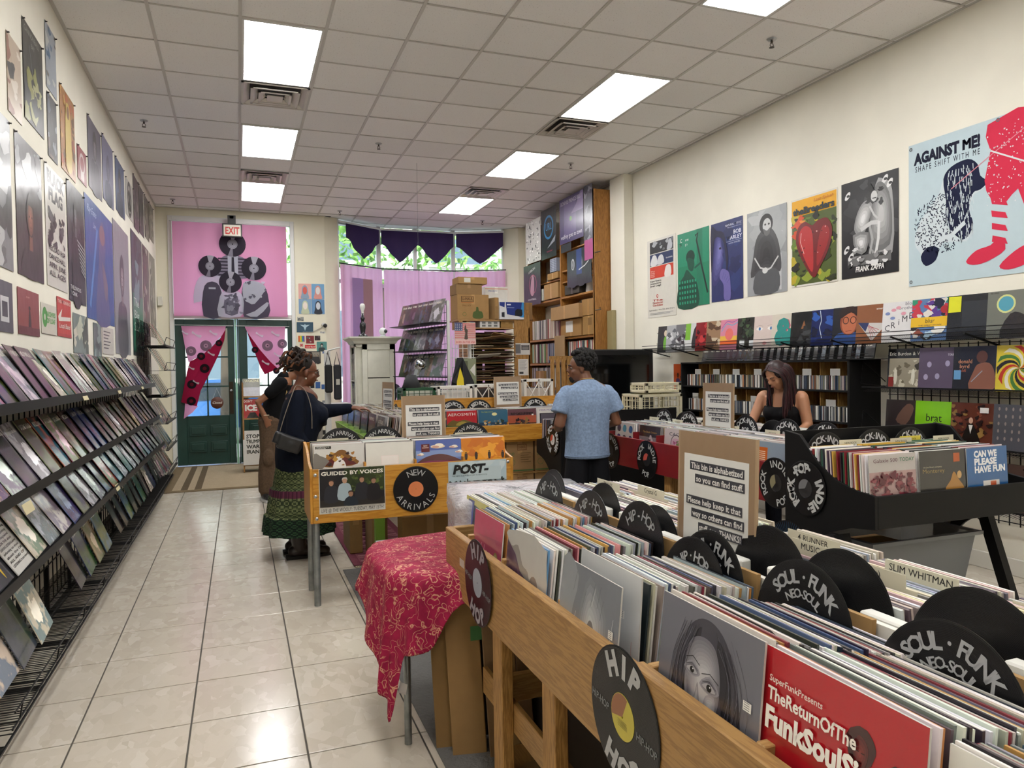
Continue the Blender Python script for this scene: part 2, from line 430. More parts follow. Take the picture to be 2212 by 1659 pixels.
for i in range(-3, 13):
 for j in range(-15, 21):
  cx = -.2233 + (i + .5) * FT; cy = 3.3622 + (j + .5) * FT
  if cx > XR - .1 or cy > 12.5: continue
  x0 = max(cx - FT / 2, XL + .001)
  if i <= 3 and -5 <= j and i >= -2:
   inst('tile', tmesh, Matrix.Translation((cx, cy, 0)), fl)
  elif cx - FT / 2 > XL - .3:
   rest.box((max(cx - FT / 2 + g, XL), cy - FT / 2 + g, -.012), (cx + FT / 2 - g, cy + FT / 2 - g, 0))
rest.obj('tiles_beyond', tm, fl, kind='stuff')
# ceiling: black void, T-bars, square mineral tiles
T2 = .6096; CX, CY = .062, 5.6817
cm, nt, b = newmat('mineral_ceiling_tile')
oi = node(nt, 'ShaderNodeObjectInfo'); v = coords(nt)
vo = noise(nt, v, 90, 2, .8); c = ramp(nt, vo, [(.28, '#b5b2ac'), (.38, '#f2f1ef')])
hv = node(nt, 'ShaderNodeMapRange'); hv.inputs[3].default_value = .94; hv.inputs[4].default_value = 1.03; link(nt, oi.outputs['Random'], hv.inputs[0])
vm = node(nt, 'ShaderNodeVectorMath', operation='SCALE'); link(nt, c, vm.inputs[0]); link(nt, hv.outputs[0], vm.inputs['Scale'])
link(nt, vm.outputs[0], b.inputs['Base Color']); b.inputs['Roughness'].default_value = .62; b.inputs['Specular IOR Level'].default_value = .35
bump(nt, b, vo, .15, .003)
m = M(); m.box((XL - .1, YN, ZC + .05), (XR + .1, 13.5, ZC + .15)); ce = struct('ceiling', m, plain('plenum', '#3a3733', .9))
tb = M(); ht = T2 / 2 - .010
tb.add([(-ht, -ht, 0), (ht, -ht, 0), (ht, ht, 0), (-ht, ht, 0), (-ht, -ht, .015), (ht, -ht, .015), (ht, ht, .015), (-ht, ht, .015)],
 [(0, 3, 2, 1), (0, 1, 5, 4), (1, 2, 6, 5), (2, 3, 7, 6), (3, 0, 4, 7)])
cmesh = tb.mesh('tile', cm)
LIGHT_ROWS = [-12, -8, -4, 0, 4, 8]; VENT_ROWS = [-6, 2, 7]
gridm = M(); bar_c = plain('white_tee_bar', '#c4c2bc', .4)
ced = M()
for i in range(-2, 8):
 for j in range(-14, 13):
  x = CX + (i + .5) * T2; y = CY + (j + .5) * T2
  lit = i in (0, 5) and any(j in (r, r + 1) for r in LIGHT_ROWS)
  ven = i in (0, 5) and j in VENT_ROWS
  if lit or ven: continue
  if y - T2 / 2 < YN or (y > YB - .2 and (x < 1.9 or x > 4.4)): continue
  if y > 13.0: continue
  if y + T2 / 2 > YB and (x < 2.2 or x > 4.1): continue
  o = inst('tile', cmesh, Matrix.Translation((x, y, ZC + .004 + random.uniform(0, .003))) @ Matrix.Rotation(random.uniform(-.004, .004), 4, 'X'), ce)
x_end = CX + 8 * T2
ced.box((x_end + .012, YN, ZC + .004), (XR, 12.6, ZC + .012))
ced.box((XL, CY + 11 * T2, ZC + .004), (1.7, YB, ZC + .012)); ced.box((4.2, CY + 11 * T2, ZC + .004), (XR, 12.62, ZC + .012))
ced.box((1.5, YB - .1, ZC + .0045), (XR, 13.35, ZC + .014));
ced.obj('cut_tile_edge', cm, ce)
for i in range(-2, 9):
 x = CX + i * T2; gridm.box((x - .012, YN, ZC - .001), (x + .012, 12.57 if i not in (3, 4, 5, 6) else 13.2, ZC + .006))
for j in range(-14, 13):
 y = CY + j * T2
 if y < YN: continue
 x0, x1 = (XL, XR) if y < 12.5 else (1.8, 4.5)
 gridm.box((x0, y - .006, ZC - .0005), (x1, y + .006, ZC + .006))
for x0, x1, y0, y1 in ((XL, XL + .022, YN, YB), (XR - .022, XR, YN, 12.6)): gridm.box((x0, y0, ZC - .002), (x1, y1, ZC + .006))
gridm.box((XL, YB - .02, ZC - .002), (1.4, YB, ZC + .006))
gridm.obj('ceiling_grid', bar_c, ce)
# troffer lights
em, nt, b = newmat('glowing_diffuser'); b.inputs['Base Color'].default_value = (1, 1, 1, 1); b.inputs['Emission Color'].default_value = (1, .99, .98, 1); b.inputs['Emission Strength'].default_value = LAMP
where = {0: 'left', 5: 'right'}
pos_w = {0: 'nearest the big vent of its column', 4: 'middle one, above the aisle centre', 8: 'farthest, close to the shop front', -4: 'cut off by the top of the picture', -8: 'behind the viewer', -12: 'at the back end of the shop'}
for i in (0, 5):
 for r in LIGHT_ROWS:
  x0 = CX + i * T2; y0 = CY + r * T2
  lab = 'white rectangular ceiling light, %s column, %s' % ('door side' if i == 0 else 'right wall side', {0: 'large one next before the first vent', 4: 'between the two vents', 8: 'farthest one beyond the second vent', -4: 'at the near end above the viewer', -8: 'over the near bins, out of sight', -12: 'at the rear of the shop'}[r])
  t = empty('ceiling_light', (x0 + T2 / 2, y0 + T2, ZC), lab, 'light', 'ceiling light panels')
  f = M()
  for a, bb in (((x0 + .012, y0 + .012), (x0 + .03, y0 + 2 * T2 - .012)), ((x0 + T2 - .03, y0 + .012), (x0 + T2 - .012, y0 + 2 * T2 - .012)), ((x0 + .03, y0 + .012), (x0 + T2 - .03, y0 + .03)), ((x0 + .03, y0 + 2 * T2 - .03), (x0 + T2 - .03, y0 + 2 * T2 - .012))):
   f.box((*a, ZC - .006), (*bb, ZC + .02), '#d8d8d4')
  f.obj('frame', paint_m, t)
  f = M(); f.box((x0 + .03, y0 + .03, ZC - .002), (x0 + T2 - .03, y0 + 2 * T2 - .03, ZC + .01)); f.obj('diffuser', em, t)
vm_ = plain('vent_metal', '#d2cec5', .35, .25)
for i in (0, 5):
 for r in VENT_ROWS:
  x0 = CX + i * T2; y0 = CY + r * T2; cx, cy = x0 + T2 / 2, y0 + T2 / 2
  t = empty('ceiling_vent', (cx, cy, ZC - .02), 'square stepped metal air vent in the ceiling, %s, %s' % ('door side column' if i == 0 else 'right column', {2: 'larger nearer one', 7: 'smaller farther one', -6: 'above the near bins'}[r]), 'vent', 'ceiling air vents')
  f = M(); f.box((cx - .29, cy - .29, ZC + .03), (cx + .29, cy + .29, ZC + .035), '#38342f'); f.obj('duct_opening', paint_m, t)
  for k, (s0, s1, z) in enumerate(((.295, .235, 0), (.215, .165, -.012), (.145, .10, -.018))):
   f = M(); pr = [(s0 - .012, z - .008), (s1 - .012, z + .022)]; [f.box((cx - s0 if a < 2 else (cx - s0, cx + s0 - .022)[a - 2], (cy - s0, cy + s0 - .022)[a] if a < 2 else cy - s0, ZC + z - .010), (cx + s0 if a < 2 else (cx - s0 + .022, cx + s0)[a - 2], (cy - s0 + .022, cy + s0)[a] if a < 2 else cy + s0, ZC + z - .006), '#ccc') for a in range(4)]
   P = []
   for s, zz in pr: P += [(cx - s, cy - s, ZC + zz), (cx + s, cy - s, ZC + zz), (cx + s, cy + s, ZC + zz), (cx - s, cy + s, ZC + zz)]
   f.add(P, [(q, 4 + q, 4 + (q + 1) % 4, (q + 1) % 4)[::-1] for q in range(4)]); f.obj('louvre_ring', vm_, t, thick=.003)
  f = M(); f.box((cx - .07, cy - .07, ZC - .03), (cx + .07, cy + .07, ZC - .022)); f.bar((cx - .1, cy, ZC - .01), (cx + .1, cy, ZC - .01), .006); f.obj('centre_plate', vm_, t, bevel=.004)
for k, (x, y, lb) in enumerate([(-.854, 8.327, 'over the near end of the left rack'), (-.871, 11.973, 'in the far left ceiling corner'), (1.542, 8.363, 'in mid ceiling between both light columns'), (1.58, 12.093, 'close above the bay window edge'), (3.982, 8.437, 'just past the right light column'), (4.041, 12.202, 'in front of the tall shelves, farthest right'), (4.003, 4.743, 'nearest, above the right wall posters')]):
 t = empty('fire_sprinkler', (x, y, ZC), 'small metal fire sprinkler ' + lb, 'sprinkler', 'ceiling sprinklers')
 f = M(); f.lathe([(.001, -.012), (.03, -.010), (.04, 0)], 16, (x, y, ZC + .003)); f.obj('escutcheon', chrome_m, t)
 f = M(); f.tube([(x, y, ZC - .01), (x, y, ZC - .03)], .009, 8); f.tube([(x - .01, y, ZC - .03), (x - .016, y, ZC - .045), (x - .004, y, ZC - .062)], .003, 6); f.tube([(x + .01, y, ZC - .03), (x + .016, y, ZC - .045), (x + .004, y, ZC - .062)], .003, 6)
 f.lathe([(.001, -.064), (.02, -.064), (.02, -.061), (.001, -.061)], 12, (x, y, ZC)); f.obj('spray_head', plain('dark_bronze', '#57504a', .35, .8), t)
# baseboard on the right
m = M(); m.box((XR - .018, YN, 0), (XR, 8.66, .12)); struct('baseboard_right', m, plain('white_trim', '#dfddd4', .5), bevel=.004)
m = M(); m.box((XL, YN, 0), (XL + .018, YB, .1)); struct('baseboard_left', m, MATS['white_trim'], bevel=.004)

# ------------------------------------------------------------------ shop front: door, transom, bay
green_m = plain('dark_green_paint', '#1c3d36', .4, 0, .08, 6)
trim_m = plain('white_gloss_trim', '#d5d6d2', .4)
gl, nt, b = newmat('window_glass'); b.inputs['Roughness'].default_value = 0;
out = nt.nodes['Material Output']; tr = node(nt, 'ShaderNodeBsdfTransparent'); gs = node(nt, 'ShaderNodeBsdfGlossy'); gs.inputs['Roughness'].default_value = .02
ms = node(nt, 'ShaderNodeMixShader'); ms.inputs[0].default_value = .06; link(nt, tr.outputs[0], ms.inputs[1]); link(nt, gs.outputs[0], ms.inputs[2]); link(nt, ms.outputs[0], out.inputs[0])
tr.inputs[0].default_value = (.9, .96, .97, 1)
m = M(); y0, y1 = YB - .02, YB + .12
for x0, x1, z0, z1 in ((-1.0, -.94, 0, 3.93), (.83, .89, 0, 3.93), (-.94, .83, 3.86, 3.93), (-.94, .83, 2.33, 2.40)): m.box((x0, y0, z0), (x1, y1, z1))
m.box((-.05, y0 + .03, 2.4), (-.02, y1, 3.86)); m.box((.62, y0 + .03, 2.4), (.66, y1, 3.86))
struct('trim_1', m, trim_m, bevel=.004)
m = M(); m.box((-.94, YB + .05, 2.4), (.83, YB + .056, 3.86)); struct('window_1', m, gl)
def leaf(name, x0, x1, hinge):
 t = empty(name, ((x0 + x1) / 2, YB + .06, 0), None, None, kind='structure')
 f = M(); ya, yb = YB + .03, YB + .075
 gx0, gx1 = x0 + .13, x1 - .12
 if name == 'door_1': gx0, gx1 = -.79, -.165
 else: gx0, gx1 = .13, .76
 f.box((x0, ya, .01), (gx0, yb, 2.32)); f.box((gx1, ya, .01), (x1, yb, 2.32)); f.box((gx0, ya, 2.18), (gx1, yb, 2.32))
 f.box((gx0, ya + .015, .01), (gx1, yb - .01, .785)); f.obj('stile_frame', green_m, t, bevel=.004)
 f = M(); zc = [.785, 1.25, 1.72, 2.18]; xm = (gx0 + gx1) / 2
 for z in zc[1:-1]: f.box((gx0, ya, z - .012), (gx1, yb, z + .012))
 f.box((xm - .012, ya, .785), (xm + .012, yb, 2.18)); f.obj('glazing_bar', green_m, t)
 f = M(); f.box((gx0, ya + .02, .785), (gx1, ya + .025, 2.18)); f.obj('glass_pane', gl, t)
 for px in (0, 1):
  for pz in (.20, .46):
   a = gx0 + px * (xm - gx0) + .03; bq = a + (xm - gx0) - .06
   f = M()
   for ins, yy in ((0, ya + .002), (.02, ya + .014)): pass
   f.obox(((a + bq) / 2, ya + .004, pz + .09), ((bq - a) / 2, 0, 0), (0, .010, 0), (0, 0, .085)); f.obox(((a + bq) / 2, ya - .006, pz + .09), ((bq - a) / 2 - .03, 0, 0), (0, .010, 0), (0, 0, .055))
   f.obj('raised_panel', green_m, t, bevel=.006)
 f = M(); hxp = x1 - .06 if name == 'door_1' else x0 + .05
 f.box((hxp - .03, ya - .012, .80), (hxp + .03, ya, 1.32)); pp = f.obj('push_plate', plain('aged_brass', '#3d352b', .35, .8), t); f = M(); f.ball((hxp, ya - .03, 1.18), .02); f.tube([(hxp, ya, 1.18), (hxp, ya - .03, 1.18)], .008, 8); f.obj('door_knob', chrome_m, pp)
 return t
leaf('door_1', -.935, -.065, 0)
leaf('door_2', .0, .83, 0)
m = M(); m.box((-.06, YB + .0, 0), (-.028, YB + .1, 2.34), '#8fbfa6'); m.box((-.02, YB + .005, 0), (-.002, YB + .1, 2.34), '#16302b'); struct('trim_2', m, paint_m)
# bay window frames and glass
fm = M(); gm = M()
for k, (a, bq) in enumerate(zip(BAY, BAY[1:])):
 fm = M(); d = (bq - a).normalized(); n = V((-d.y, d.x)); L = (bq - a).length
 def bp(t, z, off=0): return V((a.x + d.x * t - n.x * off, a.y + d.y * t - n.y * off, z))
 ts = [0, L] if k != 1 else [0, L * .48, L]
 for t_ in ts: fm.bar(bp(t_, .5, -.03), bp(t_, ZC, -.03), .06, .06)
 for z in (.58, 3.0, 4.0): fm.bar(bp(0, z, -.03), bp(L, z, -.03), .06, .06)
 struct('window_%d' % (k + 2), fm, trim_m)
 o_ = M(); o_.bar(bp(0, 2.3, -.05), bp(L, 2.3, -.05), .006, 3.4); g_ = o_.obj('glass_pane', gl, bpy.data.objects['window_%d' % (k + 2)])
# exterior: sidewalk, road, parked cars, trees, facade opposite
m = M(); m.box((-12, 12.7, -.12), (16, 16.2, -.02)); struct('sidewalk', m, plain('pavement_concrete', '#a5a29a', .85, 0, .08, 2))
m = M(); m.box((-30, 16.2, -.22), (34, 26, -.14)); struct('road', m, plain('asphalt', '#5a5b5d', .9, 0, .08, 3))
m = M(); m.box((-30, 26, -.2), (34, 29, -.05)); struct('pavement_far', m, MATS['pavement_concrete'])
m = M(); t = empty('street_building', (2, 33, -.1), 'pale building across the street behind the trees', 'building')
m.box((-28, 29.5, -.1), (32, 36, 11), '#d8d2c6'); m.obj('facade', matte_m, t)
for i in range(12):
 for j in range(2):
  f = M(); x = -24 + i * 4.5; z = 1.2 + j * 4.6; f.box((x, 29.38, z), (x + 2.2, 29.52, z + 2.6), '#5d6d78'); f.box((x - .1, 29.36, z - .15), (x + 2.3, 29.5, z), '#e2ddd2'); f.obj('window', paint_m, t)
def car(x, y, col, lab, s=1):
 t = empty('parked_car', (x, y, -.14), lab, 'car')
 prof = [(-2.2, .35), (-2.25, .75), (-1.4, .95), (-.75, 1.42), (.75, 1.45), (1.5, 1.0), (2.2, .9), (2.25, .4)]
 f = M(); n = len(prof)
 for y_, o in ((y - .85, 1), (y + .85, -1)): f.add([(x + a * s, y_, b - .14) for a, b in prof], [tuple(range(n))[::-1 if o > 0 else 1]], col)
 f.add([(x + a * s, y + q, b - .14) for q in (-.85, .85) for a, b in prof], [(i, (i + 1) % n, n + (i + 1) % n, n + i) for i in range(n)], col)
 f.obj('car_body', attr_mat('car_paint', .15, 1, 0), t, bevel=.05)
 for a, bq in ((-1.25, -.05), (.03, 1.2)):
  f = M(); f.add([(x + a * s + (.45 if a < -1 else 0), y - .87, 1.24), (x + bq * s - (.25 if bq > 1 else 0), y - .87, 1.24), (x + bq * s, y - .87, .86), (x + a * s, y - .87, .86)], [(3, 2, 1, 0)], '#2b3640'); f.obj('side_window', attr_mat('car_glass', .05, 1, 0), t)
 for a in (-1.4, 1.45):
  f = M(); f.T = Matrix.Translation((x + a * s, y - .84, .19)) @ Matrix.Rotation(pi / 2, 4, 'X'); f.lathe([(.02, .06), (.2, .06), (.33, .04), (.33, -.12), (.02, -.12)], 18, col='#1c1c1e'); f.obj('wheel', paint_m, t)
car(-1.0, 18.0, '#3f6ea8', 'blue car parked outside the glazed door'); car(4.4, 18.2, '#c9ced2', 'silver car parked outside the bay window'); car(-6.6, 18.1, '#23282e', 'dark car parked farther up the street')
fol = plain('tree_leaves', '#8ab45a', .7, 0, .35, 3)
for k, (x, y, h, r) in enumerate([(-.3, 16.9, 5.2, 1.8), (3.1, 16.9, 4.6, 1.5), (5.3, 16.6, 4.8, 1.7), (1.8, 22, 6.5, 2.6), (-4, 17, 5.5, 2.2)]):
 t = empty('street_tree', (x, y, 0), ['leafy street tree outside the left door', 'slim leafy tree outside the bay centre', 'leafy tree outside the right bay facet', 'broad tree across the road', 'leafy tree up the street, left of the door'][k], 'tree')
 f = M(); f.tube([(x, y, -.1), (x + .05, y, h * .5), (x + .1, y, h * .75)], [.12, .09, .05], 8, '#4b3d30'); f.obj('trunk', matte_m, t)
 f = M(); rr = random.Random(k)
 for _ in range(620):
  a = rr.uniform(0, 2 * pi); q = rr.random() ** .4 * r; zz = rr.uniform(-1, 1); rad = q * math.sqrt(max(0, 1 - zz * zz))
  p = V((x + rad * cos(a), y + rad * sin(a) * .7, h + zz * r * .75)); u = V((rr.uniform(-1, 1), rr.uniform(-1, 1), rr.uniform(-1, 1))).normalized() * .13; w_ = u.orthogonal().normalized() * .07
  f.add([p - u, p + w_, p + u, p - w_], [(0, 1, 2, 3)])
 f.obj('foliage', fol, t, kind='stuff')

# ------------------------------------------------------------------ record sleeves, vinyl discs, cards
def art_material(name, art=True, rough=.2, coat=.5):
 m, nt, b = newmat(name); oi = node(nt, 'ShaderNodeObjectInfo')
 col = oi.outputs['Color']
 if art:
  uv = node(nt, 'ShaderNodeUVMap')
  cb = node(nt, 'ShaderNodeCombineXYZ'); sc = node(nt, 'ShaderNodeMath', operation='MULTIPLY'); sc.inputs[1].default_value = 37; link(nt, oi.outputs['Random'], sc.inputs[0]); link(nt, sc.outputs[0], cb.inputs[2]); link(nt, sc.outputs[0], cb.inputs[0])
  ad = node(nt, 'ShaderNodeVectorMath', operation='ADD'); link(nt, uv.outputs[0], ad.inputs[0]); link(nt, cb.outputs[0], ad.inputs[1])
  hs = node(nt, 'ShaderNodeHueSaturation'); link(nt, oi.outputs['Random'], hs.inputs['Hue']); hs.inputs['Saturation'].default_value = 1.1; hs.inputs['Value'].default_value = .45; link(nt, col, hs.inputs['Color'])
  f = ramp(nt, noise(nt, ad.outputs[0], 3.0, 3), [(.44, (0, 0, 0)), (.52, (1, 1, 1))])
  c1 = mixc(nt, f, col, hs.outputs[0])
  ds = node(nt, 'ShaderNodeVectorMath', operation='DISTANCE'); link(nt, uv.outputs[0], ds.inputs[0]); ds.inputs[1].default_value = (.5, .42, 0)
  wr = node(nt, 'ShaderNodeMath', operation='ADD'); link(nt, ds.outputs['Value'], wr.inputs[0]); nn = noise(nt, ad.outputs[0], 5, 2); mm = node(nt, 'ShaderNodeMath', operation='MULTIPLY'); mm.inputs[1].default_value = .5; link(nt, nn, mm.inputs[0]); link(nt, mm.outputs[0], wr.inputs[1])
  f2 = ramp(nt, wr.outputs[0], [(.44, (1, 1, 1)), (.47, (0, 0, 0))])
  hs2 = node(nt, 'ShaderNodeHueSaturation'); hs2.inputs['Hue'].default_value = .5; hs2.inputs['Saturation'].default_value = .7; hs2.inputs['Value'].default_value = 2.0; link(nt, col, hs2.inputs['Color'])
  g_ = node(nt, 'ShaderNodeMath', operation='GREATER_THAN'); g_.inputs[1].default_value = .45; link(nt, oi.outputs['Random'], g_.inputs[0])
  mmm = node(nt, 'ShaderNodeMath', operation='MULTIPLY'); link(nt, f2, mmm.inputs[0]); link(nt, g_.outputs[0], mmm.inputs[1])
  c2 = mixc(nt, mmm.outputs[0], c1, hs2.outputs[0])
  br = node(nt, 'ShaderNodeTexBrick'); br.inputs['Scale'].default_value = 9; br.inputs['Mortar Size'].default_value = .0; br.inputs['Brick Width'].default_value = .3; br.inputs['Row Height'].default_value = .5
  br.inputs['Color1'].default_value = (1, 1, 1, 1); br.inputs['Color2'].default_value = (0, 0, 0, 1); link(nt, ad.outputs[0], br.inputs['Vector'])
  sx = node(nt, 'ShaderNodeSeparateXYZ'); link(nt, uv.outputs[0], sx.inputs[0])
  band = node(nt, 'ShaderNodeMath', operation='COMPARE'); band.inputs[1].default_value = .86; band.inputs[2].default_value = .045; link(nt, sx.outputs['Y'], band.inputs[0])
  bx = node(nt, 'ShaderNodeMath', operation='COMPARE'); bx.inputs[1].default_value = .45; bx.inputs[2].default_value = .34; link(nt, sx.outputs['X'], bx.inputs[0])
  m1 = node(nt, 'ShaderNodeMath', operation='MULTIPLY'); link(nt, band.outputs[0], m1.inputs[0]); link(nt, bx.outputs[0], m1.inputs[1])
  m2 = node(nt, 'ShaderNodeMath', operation='MULTIPLY'); link(nt, m1.outputs[0], m2.inputs[0]); link(nt, br.outputs['Color'], m2.inputs[1])
  c3 = mixc(nt, m2.outputs[0], c2, (.85, .83, .78))
  link(nt, c3, b.inputs['Base Color'])
 else:
  link(nt, col, b.inputs['Base Color'])
 b.inputs['Roughness'].default_value = rough; b.inputs['Coat Weight'].default_value = coat; b.inputs['Coat Roughness'].default_value = .08
 bump(nt, b, noise(nt, coords(nt), 7, 2), .22, .02)
 return m
cover_m = art_material('record_cover_art'); edge_m = art_material('sleeve_edge', False, .35, .3)
sleeve_m = attr_mat('plastic_wrapped_print', .2, .5, .05, bmp=.18, bs=7)
SW = .157
def sleeve_mesh(name, t=.004, w=SW, h=.314):
 me = bpy.data.meshes.new(name)
 p = [(-w, -t / 2, 0), (w, -t / 2, 0), (w, -t / 2, h), (-w, -t / 2, h), (-w, t / 2, 0), (w, t / 2, 0), (w, t / 2, h), (-w, t / 2, h)]
 me.from_pydata(p, [], [(0, 1, 2, 3), (5, 4, 7, 6), (3, 2, 6, 7), (1, 0, 4, 5), (1, 5, 6, 2), (4, 0, 3, 7)])
 uv = me.uv_layers.new(name='UVMap')
 for i, q in enumerate([(0, 0), (1, 0), (1, 1), (0, 1)] + [(0, 0), (1, 0), (1, 1), (0, 1)]): uv.data[i].uv = q
 me.polygons.foreach_set('material_index', [0, 0, 1, 1, 1, 1])
 me.materials.append(cover_m); me.materials.append(edge_m); return me
SL = sleeve_mesh('record_sleeve'); SLE = sleeve_mesh('record_sleeve_thick', .0055)
SLE.materials.clear(); SLE.materials.append(edge_m); SLE.materials.append(edge_m)
CD = sleeve_mesh('disc_case', .010, .071, .125)
def sleeve_matrix(p, N, lean=0.0, yaw=0.0, roll=0.0):
 N = V(N).normalized(); U = V((0, 0, 1)).cross(N)
 W = V((0, 0, 1)) * cos(lean) - N * sin(lean); Nn = N * cos(lean) + V((0, 0, 1)) * sin(lean)
 mt = frame(p, U, W, Nn)          # x=U y=W z=N
 mt = mt @ Matrix.Rotation(-pi / 2, 4, 'X') @ Matrix.Scale(1, 4)   # local x=U, z=?
 return mt
def smat(p, N, lean=0.0, yaw=0.0, roll=0.0):
 """local x -> U (right seen from the front), z -> up the sleeve, -y -> front"""
 N = V(N).normalized()
 if yaw: N = Matrix.Rotation(yaw, 3, 'Z') @ N
 U = V((0, 0, 1)).cross(N); W = V((0, 0, 1)) * cos(lean) - N * sin(lean); Nn = N * cos(lean) + V((0, 0, 1)) * sin(lean)
 if roll: R = Matrix.Rotation(roll, 3, Nn); U = R @ U; W = R @ W
 return Matrix(((U.x, -Nn.x, W.x, p[0]), (U.y, -Nn.y, W.y, p[1]), (U.z, -Nn.z, W.z, p[2]), (0, 0, 0, 1)))
def cover(p, N, lean, base, art, label, group=None, cat='record', w=SW, h=.314, t=.004, yaw=0, roll=0, name='record_sleeve', edge='#c8c6c0', mat=None, hid=0):
 """a sleeve with its own front art: art(canvas) draws in 0..1 units"""
 m = M(); mt = smat((0, 0, 0), (0, -1, 0))
 m.box((-w, -t / 2, 0), (w, t / 2, h), edge)
 m.add([(-w, -t / 2 - .0003, 0), (w, -t / 2 - .0003, 0), (w, -t / 2 - .0003, h), (-w, -t / 2 - .0003, h)], [(0, 1, 2, 3)], base)
 cv = Canvas(m, (-w, -t / 2 - .0003, 0), (1, 0, 0), (0, 0, 1), 2 * w, h, N=(0, -1, 0), step=.00012); cv.O = cv.O + cv.V * cv.h * hid; cv.h *= 1 - hid
 if art: art(cv)
 me = m.mesh(name, mat or sleeve_m)
 return inst(name, me, smat(p, N, lean, yaw, roll), None, label, cat, group)
EDGES = ['#d9d8d4', '#c9c7c2', '#e4e2dc', '#b7b4ad', '#8f8b86', '#57534f', '#2c2a2b', '#d8d2c2', '#a9b1b8', '#3a3f4b', '#7f3038', '#b9894f', '#e8e6e2', '#cfd3d6', '#bfb9ae', '#4a5a78', '#efece4', '#dcdad6']
def pack(p, N, depth, n, base_lean, label, cols=EDGES, indiv=False, group=None, h=.314, wj=.004, rnd=None, t=.0075, w=SW, dz=0):
 """n sleeves standing one behind another starting at p (bottom centre of the first) and going away from N"""
 r = rnd or random; N = V(N).normalized(); U = V((0, 0, 1)).cross(N); m = M(); lean = base_lean
 for i in range(n):
  q = V(p) - N * (depth * (i + .2) / n) + U * r.uniform(-wj, wj) + V((0, 0, r.uniform(-.004, .004) - dz * i / n))
  ln = base_lean + r.uniform(-.015, .015) + .02 * sin(i * .5)
  c = r.choice(cols)
  if indiv:
   o = inst('record_sleeve', SLE, smat(q, N, ln, r.uniform(-.012, .012)), None, label, 'record', group, jit(c, .03))
  else:
   mt = smat(q, N, ln, r.uniform(-.012, .012)); m.T = mt
   m.box((-w, -t / 2, 0), (w, t / 2, h), jit(c, .03)); m.T = None
 if not indiv:
  return m.obj('packed_records', attr_mat('sleeve_edges_mixed', .32, .3, .04), None, label, 'records', group, 'stuff')
# --- vinyl disc
vin, nt, b = newmat('grooved_vinyl'); b.inputs['Base Color'].default_value = (.006, .006, .007, 1); b.inputs['Roughness'].default_value = .27; b.inputs['Anisotropic'].default_value = .6; b.inputs['Specular IOR Level'].default_value = .3
v = coords(nt); ln_ = node(nt, 'ShaderNodeVectorMath', operation='LENGTH'); link(nt, v, ln_.inputs[0])
mm = node(nt, 'ShaderNodeMath', operation='MULTIPLY'); mm.inputs[1].default_value = 2200; link(nt, ln_.outputs['Value'], mm.inputs[0]); sn = node(nt, 'ShaderNodeMath', operation='SINE'); link(nt, mm.outputs[0], sn.inputs[0])
bump(nt, b, sn.outputs[0], .25, .0006)
_m = M(); _m.lathe([(.0036, .0011), (.051, .0011), (.052, .0016), (.146, .0016), (.150, .0006), (.150, -.0006), (.146, -.0016), (.0036, -.0016)], 48, closed=True, smooth=False)
DISC = _m.mesh('vinyl_disc', vin)
def lab_mesh(col, col2=None, segs=32):
 m = M(); m.lathe([(.0036, .0020), (.050, .0020), (.050, -.0020), (.0036, -.0020)], segs, col=col, closed=True, smooth=False)
 if col2:
  cv = Canvas(m, (-.05, -.05, .0020), (1, 0, 0), (0, 1, 0), .1, .1, step=.0001)
  cv.poly([(.5, .5)] + [(.5 + .49 * cos(t), .5 + .49 * sin(t)) for t in [pi * .35 + i * pi * .09 for i in range(9)]], col2)
  for k in range(5): cv.rect(.3, .26 + k * .035, .7, .27 + k * .035, mul(col, .45))
 return m.mesh('paper_label', print_m)
def disc(p, N, up, label, texts, lc='#c9a94a', lc2=None, group='record shaped bin dividers', ink='#a7a8aa', R=.15, cat='record'):
 """texts: function(canvas on the disc face, diameter units)"""
 N = V(N).normalized(); up = V(up); up = (up - N * up.dot(N)).normalized(); U = up.cross(N)
 root = empty('vinyl_record', p, label, cat, group); mt = frame(p, U, up, N)
 inst('record_disc', DISC, mt, root)
 if lc: inst('paper_label', lab_mesh(lc, lc2), mt, root)
 if texts:
  m = M(); cv = Canvas(m, (-.15, -.15, .0022), (1, 0, 0), (0, 1, 0), .3, .3, step=.00005); texts(cv, ink)
  inst('lettering', m.mesh('lettering', matte_m), mt, root)
 return root
def t_arc(top, bottom=None, mid=None, h=.085, R=.385, sp=None, bold=.03, a0=90):
 def f(cv, ink):
  cv.arc(top, .5, .5, R, h, ink, a0, bold, .12, False, sp)
  if bottom: cv.arc(bottom, .5, .5, R, h, ink, 270, bold, .12, True, None)
  if mid: cv.text(mid, .5, .68, h * .75, ink, bold=bold)
 return f
